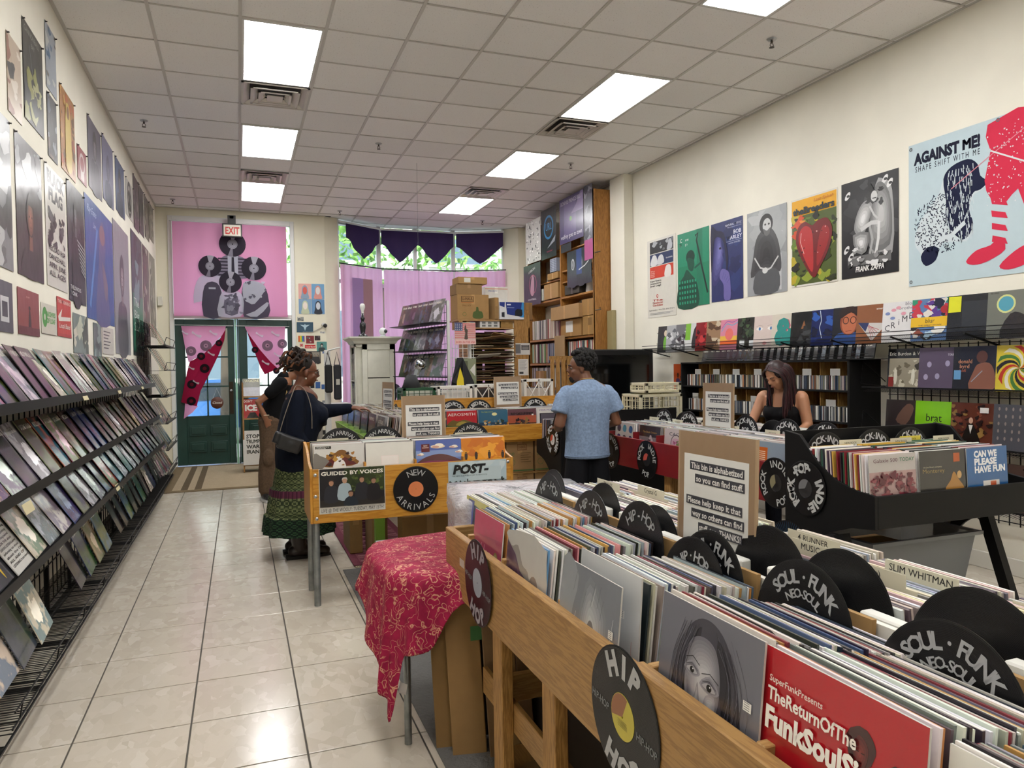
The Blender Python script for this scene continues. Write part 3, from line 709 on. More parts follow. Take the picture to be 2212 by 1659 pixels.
def sign(c, N, lean, w, h, label, tilt=0):
 """corrugated card with a white sheet taped on, five lines of reversed-out lettering"""
 N = V(N).normalized(); root = empty('cardboard_sign', c, label, 'sign', 'cardboard bin signs'); mt = smat(c, N, lean, 0, tilt)
 m = M(); m.box((-w / 2, -.003, 0), (w / 2, .003, h), '#8f755a');
 for k in (-1, 1): m.box((k * w / 2 - .004, -.0034, 0), (k * w / 2 + .004, .0034, h), '#a48a6c')
 inst('card_backing', m.mesh('card_backing', attr_mat('wrapped_card', .35, .3, .1, bmp=.1, bs=9)), mt, root)
 m = M(); y = -.0036; a, b_ = -w * .42, w * .42; z0, z1 = h * .10, h * .82
 m.box((a, y, z0), (b_, -.003, z1), '#d3d2ce'); inst('paper_sheet', m.mesh('paper_sheet', print_m), mt, root)
 m = M(); cv = Canvas(m, (a, y, z0), (1, 0, 0), (0, 0, 1), b_ - a, z1 - z0, N=(0, -1, 0), step=.0002)
 for t, v_, u0, u1 in (('This bin is alphabetized', .86, .10, .94), ('so you can find stuff.', .72, .19, .95), ('Please help keep it that', .47, .05, .92), ('way so others can find', .33, .14, .95), ('stuff, too. THANKS!', .19, .26, .93)):
  cv.rect(u0, v_ - .035, u1, v_ + .065, '#35353c')
  cv.text(t, (u0 + u1) / 2, v_ - .018, .068, '#dcdad6', w=(u1 - u0) * .95, bold=.02)
 inst('lettering', m.mesh('lettering', print_m), mt, root)
 return root
def tab_card(p, N, lean, label, txt=None, w=.30, h=.335, col='#c9c4ae', tab=(.2, .75), sz=.018):
 m = M(); N = V(N); mt = smat(p, N, lean)
 m.box((-w / 2, -.0008, 0), (w / 2, .0008, h - .03), col); m.box((-w / 2 + tab[0] * w, -.0008, h - .03), (-w / 2 + tab[1] * w, .0008, h), col)
 if txt:
  cv = Canvas(m, (-w / 2 + tab[0] * w, -.0008, h - .03), (1, 0, 0), (0, 0, 1), (tab[1] - tab[0]) * w, .03, N=(0, -1, 0), step=.0002)
  cv.text(txt, .5, .2, sz / .03, '#2c2a28', bold=.005)
 return inst('divider_card', m.mesh('divider_card', matte_m), mt, None, label, 'divider', 'cream divider cards in the bins')

# ------------------------------------------------------------------ hip-hop bin in front (faces the aisle) with its country side behind
pine_y = wood('pine_board_y', '#8a6639', '#a17b48', 'y', .5); pine_z = wood('pine_post_z', '#86602f', '#ab8047', 'z', .55); pine_x = wood('pine_board_x', '#96703f', '#ae8a56', 'x', .5)
ply = wood('varnished_plywood', '#a8701f', '#c08a34', 'x', .38, .6, False); plyv = wood('varnished_plywood_v', '#a8701f', '#c08a34', 'z', .38, .6, False)
NX = (-1, 0, 0)
t = empty('record_bin', (1.25, 1.5, 0), 'long pine record bin for hip-hop with wooden plank front, nearest the viewer', 'record bin')
m = M(); m.box((.77, 1.36, .615), (.80, 2.86, .852)); m.obj('front_plank', pine_y, t, bevel=.003)
m = M(); m.box((.765, .15, .600), (.80, 1.36, .862)); m.obj('front_plank', pine_y, t, bevel=.003)
m = M(); m.box((.80, 2.83, .615), (1.75, 2.86, .852)); m.obj('end_board', pine_x, t, bevel=.003)
m = M(); m.box((1.72, .15, .615), (1.75, 2.83, .90)); m.obj('back_plank', pine_y, t, bevel=.003)
m = M(); m.box((.80, .15, .62), (1.72, 2.83, .645)); m.obj('bin_floor', pine_y, t)
m = M(); m.box((1.235, .15, .645), (1.25, 2.83, .95), '#d8d5cc'); m.obj('centre_divider', matte_m, t)
for y in (.665, .985, 1.335, 1.80, 2.26, 2.64):
 m = M(); m.box((.80, y - .012, .645), (.86, y + .012, .862)); m.obj('slot_stop', pine_x, t, bevel=.002)
for k, (x, y) in enumerate([(.82, 2.33), (.82, 1.89), (.82, .9), (1.62, 2.7), (1.62, .9)]):
 m = M(); m.box((x - .02, y - .045, 0), (x + .022, y + .045, .62)); m.obj('leg', pine_z, t, bevel=.003)
m = M(); m.box((.842, 1.0, .26), (.86, 2.62, .36)); m.obj('lower_rail', pine_y, t, bevel=.002)
m = M(); m.box((.86, 2.5, .26), (1.6, 2.53, .36)); m.obj('lower_rail', pine_x, t, bevel=.002)
m = M(); m.box((.86, .9, .08), (1.6, 2.5, .10)); m.obj('bottom_shelf', pine_y, t)
m = M(); m.box((1.05, .3, .02), (1.07, 2.75, .61), '#2b2119'); m.box((.82, 2.76, .02), (1.07, 2.78, .61), '#2b2119'); m.obj('darkening_board', matte_m, t)  # dark boards added to deepen the darkness under the bin
m = M(); m.bar((.9, 2.1, .50), (1.45, 2.3, .36), .02, .09); m.obj('brace', pine_x, t, bevel=.002)
for k, (x, y, z, ln) in enumerate([(1.0, 2.2, .105, .3), (1.2, 1.7, .12, .2)]):
 m = M(); m.obox((x, y, z + .004), (.16, .05, 0), (-.05, .16, 0), (0, 0, .003), ['#8d7450', '#b9b6ae'][k]); tag_o = m.obj('loose_cardboard', matte_m, None, ['brown cardboard sheet lying on the bottom shelf under the hip-hop bin', 'grey board lying on the bottom shelf under the hip-hop bin'][k], 'cardboard')
# slots facing the aisle: (y centre, x of the front sleeve, base z, name)
def price(cv, u=.9, v=.6): cv.rect(u - .035, v - .03, u + .035, v + .03, '#e6e4e0'); [cv.rect(u - .028, v - .022 + k * .014, u + .02, v - .016 + k * .014, '#8a8a8a') for k in range(4)]
def art_rainbow(cv):
 cv.poly([(0, 0), (1, 0), (1, .5), (.5, .38), (0, .55)], '#3c6a3e'); cv.poly([(0, .3), (1, .1), (1, .0), (0, .0)], '#8b3a2c'); cv.poly([(0, 1), (1, 1), (1, .86), (.4, .92), (0, .9)], '#c6bd6a')
 cv.rect(.1, .25, .35, .97, '#313b7a'); cv.rect(.13, .28, .32, .94, '#4a56a4'); cv.text('LE RAP', .225, .6, .09, '#c9cde8', rot=pi / 2)
def art_pink(cv):
 cv.poly([(0, .72), (1, .8), (1, 1), (0, 1)], '#c4556f'); cv.poly([(0, 0), (.5, .2), (1, .1), (1, 0)], '#5b3550'); cv.text('Hop', .45, .5, .17, '#d98da0', slant=.3, bold=0); cv.line([(.1, .42), (.5, .38), (.9, .46)], .004, '#e0a0b0')
 cv.ell(.82, .55, .08, .1, '#9c8a58'); cv.ell(.82, .55, .06, .08, '#b4a878'); price(cv, .85, .25)
def art_mauve(cv):
 cv.poly([(0, 1), (.12, .86), (.3, .9), (.45, .74), (.6, .7), (.72, .52), (.82, .5), (.9, .1), (1, 0), (1, 1)], '#b9b5b0', 3); cv.shade([(0, .9), (.25, .8), (.4, .66), (.62, .6), (.78, .38), (.86, 0), (.4, 0), (0, 0), (0, .5)], '#5e4558', '#47303f', 5, 1, (.2, .3)); cv.ell(.76, .5, .14, .2, '#8d7f77')
 cv.text('MOVE', .5, .22, .05, '#6d5368')
def art_grey(cv):
 r = random.Random(3)
 cv.poly([(0, 1), (.3, .9), (.2, .5), (.35, .1), (.2, 0), (0, 0)], '#8c8f95', 3); cv.shade([(.5, .95), (.8, .7), (.72, .3), (.4, .25), (.35, .6)], '#7d8087', '#b4b6ba', 6, 3); cv.ell(.56, .52, .06, .1, '#63666d')
 for k in range(14):
  x = r.uniform(.05, .9); y = r.uniform(.05, .8); cv.line([(x, y), (x + r.uniform(.02, .08), y + r.uniform(.1, .2))], .004, r.choice(['#c6c8cb', '#5f6268']))
 price(cv, .9, .62)
def art_lady(cv):
 cv.poly([(0, 0), (1, 0), (1, .45), (0, .3)], '#56555e'); cv.O = cv.O + cv.V * cv.h * .13; cv.h *= .87; cv.step = .00002
 cv.poly([(.13, .0), (.1, .2), (.16, .42), (.22, .7), (.36, .9), (.52, .95), (.68, .86), (.8, .62), (.86, .3), (.9, 0)], '#403f48', 4)
 cv.poly([(.2, .08), (.3, .5), (.33, .75), (.44, .88), (.38, .6), (.36, .3), (.3, 0)], '#2b2a31', 4); cv.poly([(.6, .85), (.72, .7), (.78, .3), (.8, 0), (.68, 0), (.68, .35), (.62, .6)], '#2d2c34', 4)
 cv.shade([(.29, .58), (.34, .76), (.46, .82), (.58, .78), (.64, .62), (.64, .42), (.57, .25), (.46, .14), (.37, .18), (.31, .36)], '#6f6d76', '#b6b4ba', 9, 4, (.50, .50), .35); cv.shade([(.52, .44), (.60, .46), (.61, .36), (.55, .28), (.50, .34)], '#9c9aa2', '#c4c2c8', 5, 3); cv.shade([(.30, .52), (.34, .5), (.38, .4), (.36, .28), (.31, .36)], '#84828b', '#67656f', 4, 3)
 cv.shade([(.34, .25), (.37, .17), (.46, .13), (.53, .17), (.46, .21)], '#7a7880', '#8e8c94', 4, 3); cv.poly([(.42, .15), (.56, .24), (.6, .0), (.42, 0)], '#716f78', 2)
 for x, y, s in ((.37, .555, 1), (.55, .50, 1.15)):
  cv.shade([(x - .085 * s, y), (x, y + .07 * s), (x + .085 * s, y), (x, y - .04)], '#8f8d96', '#4b4953', 5, 3); cv.poly([(x - .06 * s, y), (x, y + .03 * s), (x + .055 * s, y - .005), (x, y - .018)], '#a5a3aa', 4); cv.ell(x, y + .003, .022 * s, .022 * s, '#19181c'); cv.ell(x + .008, y + .012, .006, .006, '#d8d8dc')
  cv.line([(x - .07 * s, y + .07), (x, y + .1), (x + .075 * s, y + .06)], .0045, '#2d2b31'); cv.line([(x - .06 * s, y + .025), (x, y + .048), (x + .06 * s, y + .015)], .0022, '#1d1c20')
 cv.shade([(.435, .5), (.41, .40), (.375, .345), (.42, .32), (.475, .335), (.46, .39)], '#8b8990', '#b2b0b6', 4, 3); cv.line([(.385, .335), (.42, .318), (.46, .33)], .004, '#2e2c32')
 cv.shade([(.35, .245), (.38, .268), (.41, .26), (.45, .264), (.49, .235), (.42, .203), (.375, .215)], '#2f2c34', '#5a5761', 4, 3); cv.line([(.34, .25), (.42, .245), (.49, .238)], .002, '#141316')
 r = random.Random(5)
 for k in range(46):
  s_ = r.choice((0, 1)); x = r.uniform(.14, .3) if s_ else r.uniform(.64, .88)
  cv.line(spline([(x + (.12 if s_ else -.1), .84 + r.uniform(-.06, .06)), (x + .02, .6), (x + r.uniform(-.03, .03), .3), (x + r.uniform(-.05, .05), .03)], 4, False), r.uniform(.0012, .003), r.choice(['#2a2930', '#4d4b55', '#5f5d68', '#75737f', '#1d1c21']))
 price(cv, .9, .55)
def art_red(cv):
 cv.poly([(0, 0), (.5, 0), (.4, .25), (.22, .36), (0, .3)], '#8e1b4c', 3); cv.poly([(0, 0), (1, 0), (1, .18), (.5, .1), (0, .2)], '#7c1328')
 def afro(x, y, s):
  r = random.Random(int(x * 50)); P = [(x + s * cos(a) * (1 + r.uniform(-.05, .05)), y + .02 + s * 1.05 * sin(a) * (1 + r.uniform(-.05, .05))) for a in [2 * pi * k / 26 for k in range(26)]]
  cv.poly(P, '#3c1518'); cv.shade([(x - s * .5, y + .02), (x - s * .1, y + .07), (x + s * .5, y + .03), (x + s * .42, y - s * .6), (x, y - s * 1.05), (x - s * .38, y - s * .6)], '#551a1b', '#7e2a28', 4, 3)
  cv.poly([(x - s * 1.2, 0), (x - s * 1.1, y - s * 1.9), (x - s * .3, y - s * 1.2), (x + s * .3, y - s * 1.2), (x + s * 1.15, y - s * 1.9), (x + s * 1.3, 0)], '#4c1317', 3)
  for q in (-.2, .2): cv.line([(x + s * (q - .12), y - .005), (x + s * (q + .12), y - .005)], .003, '#2a0d10')
  cv.line([(x - s * .15, y - s * .62), (x + s * .15, y - s * .62)], .004, '#2d0c10')
 afro(.66, .74, .085); afro(.88, .66, .085); afro(.44, .42, .065)
 cv.text('SuperFunkPresents', .05, .83, .035, '#e7cfc9', bold=.012, al='l', w=.38); cv.text('TheReturnOfThe', .045, .735, .07, '#efe6e0', bold=.025, al='l', w=.60); cv.text('FunkSoulSisters', .035, .585, .115, '#f2ece6', bold=.045, al='l', w=.92)
def art_april(cv): cv.rect(.08, .1, .62, .9, '#8fae4a'); cv.text('APRIL', .34, .72, .11, '#22251c', w=.44); cv.rect(.62, .1, .95, .9, '#d2522e'); cv.text('VINYL', .78, .72, .08, '#ece9e2', w=.26); cv.ell(.35, .4, .16, .16, '#3a4a22')
def art_white(cv): price(cv, .74, .66); cv.line([(.9, 0), (.9, .5)], .003, '#b33'); cv.rect(.0, .0, 1, .01, '#999')
slots = [(2.78, .875, .655, 'deep blue and green', '#28354f', art_rainbow), (2.455, .81, .66, 'pink script', '#b0506a', art_pink), (2.065, .80, .66, 'mauve and cream', '#8f8984', art_mauve),
  (1.60, .79, .685, 'crumpled grey plastic', '#777a82', art_grey), (1.13, .805, .722, 'black and white painted portrait of a woman', '#6c6c76', art_lady), (.823, .815, .715, 'bright red printed with large white lettering', '#b01c26', art_red), (.50, .84, .695, 'white with green and orange panels', '#dcdad4', art_april)]
for k, (yc, x0, z0, nm, bc, fn) in enumerate(slots):
 yc += .03; z0 -= .012
 cover((x0 - .008, yc, z0), NX, .10, bc, fn, 'record cover, %s, fronting a hip-hop bin slot' % nm)
 r = random.Random(100 + k)
 if k == 3:
  cover((x0 + .045, yc - .015, z0 + .02), NX, .07, '#c3c5c8', art_white, 'plain pale grey record cover standing behind the crumpled grey plastic one')
  x0 += .055
 cols = EDGES + (['#e7b25a', '#6fa0c6', '#d99'] if k in (0, 1, 2) else ['#222', '#1f2230', '#333', '#77797d', '#8a8c8f', '#9c9c98'] if k > 3 else [])
 cols = [c if len(c) == 7 else '#' + ''.join(x * 2 for x in c[1:]) for c in cols]
 pack((x0, yc, z0), NX, 1.155 - x0, [36, 38, 38, 34, 42, 42, 36][k], .11, 'thin wrapped record seen edge-on, packed behind the %s cover' % nm.split(' printed')[0].split(' painted')[0], cols, k in (4, 5), 'records packed behind the %s cover' % nm.split(' ')[0], rnd=r, t=.0052, dz=(0, 0, .01, .045, .08, .08, .08)[k])
# divider discs and cards between front and back rows
hh = lambda cv, ink: cv.arc('HIP - HOP', .5, .5, .36, .12, '#8d8e90', 90, .01, .1, spread=1.7)
sf = lambda cv, ink: (cv.arc('SOUL · FUNK', .5, .5, .375, .105, ink, 90, .03, .1, spread=1.9), cv.arc('NEO-SOUL', .5, .5, .25, .07, ink, 90, .02, .1, spread=1.5))
hh2 = lambda cv, ink: cv.arc('HIP · HOP', .5, .5, .33, .10, ink, 95, .02, .1, spread=1.5)
lean = .11; UPL = (sin(lean), 0, cos(lean)); NL = (-cos(lean), 0, sin(lean))
def bdisc(x, y, ztop, lab, tx, flip=False):
 n = NL if not flip else (cos(lean), 0, sin(lean)); u = UPL if not flip else (-sin(lean), 0, cos(lean))
 return disc((x - (0.15 * sin(lean) if not flip else -.15 * sin(lean)), y, ztop - .15), n, u, lab, tx, None, group='blank and lettered divider records in the near bin', ink='#9d9ea0')
for x, y, z, lab, tx in [(1.185, 2.74, 1.055, 'black record divider lettered HIP HOP, farthest of the near bin', hh), (1.175, 2.34, 1.05, 'black record divider lettered HIP HOP behind the pink script slot', hh), (1.20, 2.04, 1.06, 'large black record divider lettered HIP-HOP behind the mauve slot', hh),
     (1.195, 1.66, 1.045, 'black record divider lettered SOUL FUNK against the cardboard sign', sf), (1.17, 1.70, 1.02, 'black record divider lettered HIP HOP just before the sign', hh2), (1.19, 1.305, 1.05, 'black record divider lettered SOUL FUNK NEO-SOUL behind the portrait slot', sf), (1.16, .92, 1.04, 'black record divider lettered SOUL FUNK NEO-SOUL behind the red slot', sf)]: bdisc(x, y, z, lab, tx)
for x, y, z, lab in [(1.30, 2.96, 1.04, 'blank black record divider, farthest one on the country side'), (1.31, 2.50, 1.045, 'blank black record divider behind the second hip-hop disc'), (1.32, 2.14, 1.02, 'blank black record divider behind the third hip-hop disc'), (1.33, 1.585, 1.06, 'blank black record divider beside the cardboard sign edge'), (1.33, 1.33, 1.055, 'large blank black record divider behind the first soul disc'), (1.32, .985, 1.06, 'largest blank black record divider, nearest at the picture edge')]:
 bdisc(x, y, z, lab, None)
for y, w_ in ((2.75, .3), (2.36, .3), (2.04, .3), (1.66, .3), (1.30, .3), (.93, .3)):
 m = M(); m.obox((1.213, y, .81), (.006, 0, .0), (0, w_ / 2, 0), (.012, 0, .150), '#8a6d48'); m.obj('cardboard_divider', card_m, None, 'brown corrugated card standing behind a lettered divider record', 'cardboard', 'card dividers in the near bin')
r = random.Random(9)
for k, y in enumerate((2.78, 2.5, 2.2, 1.95, 1.72, 1.42, 1.12, .8)):
 m = M(); m.box((1.255, y - .1, .645), (1.29, y + .1, .955 + .01 * (k % 3)), '#d9d8d2'); m.obj('foam_block', matte_m, None, 'white foam spacer block between hip-hop and country rows', 'spacer', 'white foam spacers in the near bin', bevel=.004)
for k, y in enumerate((2.83, 2.485, 2.14, 1.70, 1.33, .97, .62, .3)):
 pack((1.70, y, .648), (1, 0, 0), .36, 34, .08, 'tightly packed used country records, %s slot on the far side' % ['farthest', 'second', 'third', 'fourth', 'fifth', 'sixth', 'seventh', 'nearest'][k], ['#e6e4de', '#d9d4ca', '#efeeea', '#c9c0b4', '#b8b4ae', '#d3b8b4', '#a8b4c6', '#8f8a88', '#5a5560', '#e2d9b8'], rnd=random.Random(200 + k), t=.006)
for x, y, tx, lb in [(1.50, 1.33, 'SLIM WHITMAN', 'cream divider tab with a full name in capitals'), (1.52, 1.70, '4 RUNNER', 'cream divider tab with handwritten 4 and letters'), (1.45, 1.68, 'MUSIC', 'cream divider tab ending in IC'), (1.50, 2.10, 'Franco', 'cream divider tab with short handwriting beside the sign'), (1.46, 2.83, 'TRAVIS', 'small cream divider tab, farthest one'), (1.53, 2.60, 'Crystal G', 'cream divider tab with handwriting, second farthest'), (1.42, 1.40, '(cont)', 'cream divider tab handwritten cont'), (1.56, .97, None, 'blank cream divider tab at the picture edge')]:
 tab_card((x, y - .02, .65), NX, .04, lb, tx, tab=(.25, .9) if tx != 'MUSIC' else (.5, .95), h=.35, w=.31)
sign((1.32, 1.83, .90), (-1, -.02, 0), .03, .365, .385, 'large cardboard sign about the alphabetized bin standing in the near bin')
# records screwed on the plank
def t_hip(cv, ink):
 cv.arc('HIP', .5, .5, .375, .17, ink, 90, .06, .2, spread=1.5, wd=1); cv.arc('HOP', .5, .5, .375, .17, ink, 270, .06, .2, True, spread=1.4)
 cv.text('HIP-HOP', .16, .47, .06, '#77787a', w=.27, bold=.01, rot=-.1); cv.text('HIP-HOP', .83, .42, .06, '#77787a', w=.27, bold=.01, rot=-.1)
disc((.762, 1.385, .735), NX, (0, .0, 1), 'black record lettered HIP HOP with yellow label screwed on the plank', t_hip, '#b8aa3c', '#8c5a3a', 'records screwed on bin fronts', '#a6a6a8')
disc((.762, 2.415, .745), NX, (0, -.05, 1), 'dark maroon record lettered HIP HOP with grey label at the plank end', t_hip, '#8d97a3', None, 'records screwed on bin fronts', '#8b8088')
m = M(); m.add([(.769, 2.66, .745), (.769, 2.60, .745), (.769, 2.60, .775), (.769, 2.66, .775)], [(0, 1, 2, 3)], '#b9b0a2'); m.obj('price_sticker', print_m, None, 'small printed sticker on the end of the near pine plank', 'sticker')

# ------------------------------------------------------------------ new arrivals bin
t = empty('record_bin', (1.07, 4.95, 0), 'varnished plywood new arrivals bin on steel pipe legs', 'record bin')
m = M(); m.box((.415, 4.70, .53), (1.735, 4.718, .87)); m.obj('front_panel', ply, t, bevel=.002)
def side_profile(x0, x1, pts, name, mat, par, bevel=.002):
 m = M(); n = len(pts)
 m.add([(x0, a, b) for a, b in pts] + [(x1, a, b) for a, b in pts], [tuple(range(n)), tuple(range(2 * n - 1, n - 1, -1))] + [(i, n + i, n + (i + 1) % n, (i + 1) % n) for i in range(n)])
 bm = bmesh.new(); o = m.obj(name, mat, par, bevel=bevel); bm.from_mesh(o.data); bmesh.ops.recalc_face_normals(bm, faces=bm.faces); bm.to_mesh(o.data); bm.free(); return o
curve = [(4.70, .53), (5.52, .53), (5.52, 1.02)] + [(5.16 - .0, 1.02)] + spline([(5.14, 1.018), (5.05, .99), (4.95, .94), (4.85, .90), (4.76, .882), (4.718, .872)], 3, False)
curve = [(4.70, .53), (5.16, .53), (5.16, 1.005)] + spline([(5.13, 1.003), (5.0, .985), (4.9, .945), (4.82, .90), (4.70, .876)], 4, False)
for x in (.397, 1.735): side_profile(x, x + .018, curve, 'side_panel', plyv, t)
m = M(); m.box((.415, 5.14, .53), (1.735, 5.158, 1.0)); m.obj('back_panel', ply, t)
m = M(); m.box((.415, 4.718, .66), (1.735, 5.14, .675)); m.obj('bin_floor', ply, t)
for x in (.745, 1.075, 1.405):
 m = M(); m.box((x - .007, 4.718, .675), (x + .007, 5.14, .895)); m.obj('slot_divider', plyv, t)
for x, y in ((.435, 4.745), (.43, 5.10), (1.70, 4.745), (1.70, 5.10)):
 m = M(); m.tube([(x, y, 0), (x, y, .60)], .021, 16); m.obj('leg', galv_m, t)
m = M(); m.lathe([(.001, .004), (.009, .003), (.011, 0)], 14, (0, 0, 0)); me = m.mesh('bolt', chrome_m)
for x, z in ((.435, .56), (.43, .835), (.43, .70), (1.715, .845), (1.715, .58)): inst('bolt', me, frame((x, 4.699, z), (1, 0, 0), (0, 0, 1), (0, -1, 0)), t)
NY = (0, -1, 0)
def a_massive(cv):
 cv.rect(.0, .0, .0, .0, '#ffffff'); cv.rect(.03, .86, .34, .96, '#1d1b1a'); cv.text('massive', .18, .915, .035, '#e8e6e2', w=.26); cv.text('attack', .14, .87, .035, '#e8e6e2', w=.2)
 cv.poly([(.1, .3), (.3, .62), (.42, .7), (.5, .8), (.62, .78), (.7, .6), (.9, .35), (.75, .2), (.3, .18)], '#7a4f1e', 2); cv.poly([(.2, .25), (.5, .6), (.85, .25)], '#5b1e1c', 2); cv.ell(.5, .5, .06, .08, '#e7e5e0'); cv.poly([(.42, .42), (.58, .42), (.62, .1), (.38, .1)], '#e7e5e0', 3); cv.blobs(14, (.25, .2, .8, .7), ['#9a6a2e', '#34180f', '#b98a3c'], (.02, .05), random.Random(1))
 cv.poly([(0, 0), (.3, .4), (.12, .62), (0, .7)], '#77726c', 2)
def a_white(cv): cv.rect(.32, .16, .68, .5, '#eadcd8'); cv.rect(.335, .175, .665, .485, '#e9e4df'); cv.text('NOISE', .5, .06, .06, '#ecd5d0')
def a_clouds(cv):
 cv.rect(0, .55, 1, 1, '#4e62a8'); cv.rect(0, .3, 1, .6, '#7f95c6'); cv.poly([(0, .1), (.2, .34), (.5, .45), (.75, .36), (1, .15), (1, 0), (0, 0)], '#5b3234', 3); cv.poly([(0, .12), (.3, .2), (.7, .18), (1, .1), (1, 0), (0, 0)], '#7f2f58', 2)
 for x, y, s in ((.48, .74, .16), (.83, .7, .1), (.95, .5, .09), (.1, .45, .08)): cv.ell(x, y, s, s * .45, '#e4cfb4'); cv.ell(x + s * .2, y + s * .3, s * .6, s * .45, '#efe6d8'); cv.ell(x - s * .3, y - s * .1, s * .5, s * .3, '#c99a8a')
 cv.rect(.12, .55, .3, .85, '#5c1720'); cv.rect(.14, .70, .28, .72, '#d9b8b0'); cv.text('NEW', .21, .76, .05, '#e3cfc8')
def a_orange(cv):
 cv.rect(0, .45, 1, 1, '#d98a1c'); cv.rect(0, .0, 1, .5, '#e0981f'); cv.blobs(22, (.02, .4, .98, .98), ['#e8a02c', '#cf7a16', '#c66c10'], (.08, .2), random.Random(2))
 for x, s in ((.1, .2), (.33, .2), (.63, .22), (.94, .2)):
  cv.ell(x, .18 + s * 1.25, .022, .024, '#2c1812'); cv.poly([(x - .03, .2 + s), (x + .03, .2 + s), (x + .035, .2 + s * .5), (x + .02, .16), (x - .02, .16), (x - .035, .2 + s * .5)], '#2c1812')
NAc = [(.588, '#cfcdc8', a_massive, 'white cover with a brown gold throne drawing, first in new arrivals'), (.913, '#dcdad2', a_white, 'plain cream record cover with a faint pink square, second in new arrivals'), (1.243, '#6478b4', a_clouds, 'record cover with clouds over a reddish hill, third in new arrivals'), (1.558, '#d88b1d', a_orange, 'orange record cover with four small standing figures, new arrivals')]
for k, (x, c, fn, lb) in enumerate(NAc):
 cover((x, 4.745, .70), NY, .07, c, fn, lb, hid=.45)
 pack((x, 4.757, .70), NY, .30, 24, .09, 'new arrivals packed behind the cover in slot %s' % ['one beside the pipe legs side', 'two', 'three', 'four'][k], ['#dcdad6', '#c9c6c0', '#a19c96', '#4c494b', '#e6e4df', '#8a6a50', '#b5b9c0', '#2d2c30'], rnd=random.Random(300 + k))
 tab_card((x, 5.065, .70), NY, .09, 'cream divider card behind new arrivals slot %s' % ['one', 'two', 'three', 'four'][k], 'NEW', h=.325, tab=(.15, .85), sz=.012)
na = lambda cv, ink: cv.arc('NEW ARRIVALS', .5, .5, .385, .10, '#b4b4b2', 90, .0, .08, spread=2.2)
for k, x in enumerate((.643, .93, 1.246, 1.575)):
 disc((x, 5.10, .945), (0, -1, .08), (0, .08, 1), 'black record divider lettered NEW ARRIVALS, %s of four' % ['first by the woman', 'second', 'third behind the sign', 'fourth'][k], na, None, None, 'new arrivals divider records')
sign((1.225, 5.085, .94), NY, .05, .31, .36, 'cardboard sign about the alphabetized bin standing in new arrivals')
def t_new(cv, ink): cv.arc('NEW', .5, .5, .37, .14, '#a3a3a1', 90, .0, .1, spread=1.1); cv.arc('ARRIVALS', .5, .5, .385, .14, '#a3a3a1', 270, .0, .1, True, spread=2.6)
disc((1.068, 4.694, .704), NY, (0, 0, 1), 'black record lettered NEW ARRIVALS with orange label on plywood front', t_new, '#d07a4c', None, 'records screwed on bin fronts')
def poster_flat(O, U, Vv, w, h, base, fn, label, mat=None, cat='poster', curl=0, group=None, thick=.0012):
 m = M(); U = V(U).normalized(); Vv = V(Vv).normalized(); N = U.cross(Vv); O = V(O)
 sf_ = (lambda u, v: curl * (sin(pi * u) * .5 + .5 * sin(2.3 * v + u * 2) ** 2) ) if curl else None
 cv = Canvas(m, O, U, Vv, w, h, step=.00009, surf=sf_)
 if curl:
  m.grid(lambda a, b_: O + U * (a * w) + Vv * (b_ * h) + N * sf_(a, b_), 8, 10, base)
 else: m.obox(O + U * w / 2 + Vv * h / 2, U * w / 2, Vv * h / 2, N * thick / 2, base); cv.k = 2 + thick / 2 / cv.step
 if fn: fn(cv)
 return m.obj('wall_poster' if cat == 'poster' else cat, mat or print_m, None, label, cat, group)
def p_gbv(cv):
 cv.rect(.01, .15, .99, .99, '#16161a'); cv.rect(.38, .45, .99, .99, '#2f3a1c'); cv.blobs(50, (.5, .5, .97, .97), ['#3f4d22', '#56682c', '#243018'], (.01, .04), random.Random(4)); cv.rect(.01, .15, .99, .30, '#26231f')
 cv.text('GUIDED BY VOICES', .5, .85, .085, '#e3dfd4', w=.94, bold=.03)
 for x, y, c, f_ in ((.18, .62, '#24262e', '#a67c62'), (.38, .66, '#9aaab2', '#b58d74'), (.64, .66, '#23242a', '#a37b62'), (.82, .62, '#17171a', '#9a745e'), (.47, .36, '#1c2630', '#9c7258')):
  cv.poly([(x - .09, y - .07), (x - .03, y), (x + .03, y), (x + .09, y - .07), (x + .1, max(.16, y - .36)), (x - .1, max(.16, y - .36))], c, 3); cv.ell(x, y + .055, .035, .065, f_); cv.poly([(x - .04, y + .06), (x - .03, y + .12), (x + .03, y + .125), (x + .042, y + .06), (x + .02, y + .095), (x - .02, y + .095)], '#3b2a20' if c != '#9aaab2' else '#b9b5ae', 3)
 cv.text('LIVE @ THE WOOLY: TUESDAY, MAY 15TH!', .5, .035, .085, '#26241f', w=.95, bold=0, slant=.1)
poster_flat((.452, 4.699, .587), (1, 0, 0), (0, 0, 1), .415, .285, '#c9c6bd', p_gbv, 'band photo poster with handwritten footer on the plywood bin front', thick=.001)
def p_post(cv):
 cv.rect(0, .0, 1, 1, '#a9bcc4'); cv.blobs(12, (.1, .5, .95, .9), ['#b8c9cf', '#c3cfd2'], (.08, .2), random.Random(5)); cv.rect(0, 0, 1, .14, '#1e2422'); cv.blobs(40, (.02, .1, .98, .24), ['#1e2422', '#2a312e'], (.01, .035), random.Random(6)); cv.rect(.33, .2, .9, .75, '#b6c5c9')
 cv.text('POST-', .07, .52, .36, '#131416', al='l', w=.6, bold=.05, slant=.2); cv.text('THE NEW ALBUM FROM JEFF ROSENSTOCK', .06, .40, .05, '#39454a', al='l', w=.6, bold=0)
poster_flat((1.29, 4.699, .70), (1, 0, 0), (0, 0, 1), .412, .165, '#a9bcc4', p_post, 'pale sky poster with a slanted black word at the plywood bin end', thick=.001)

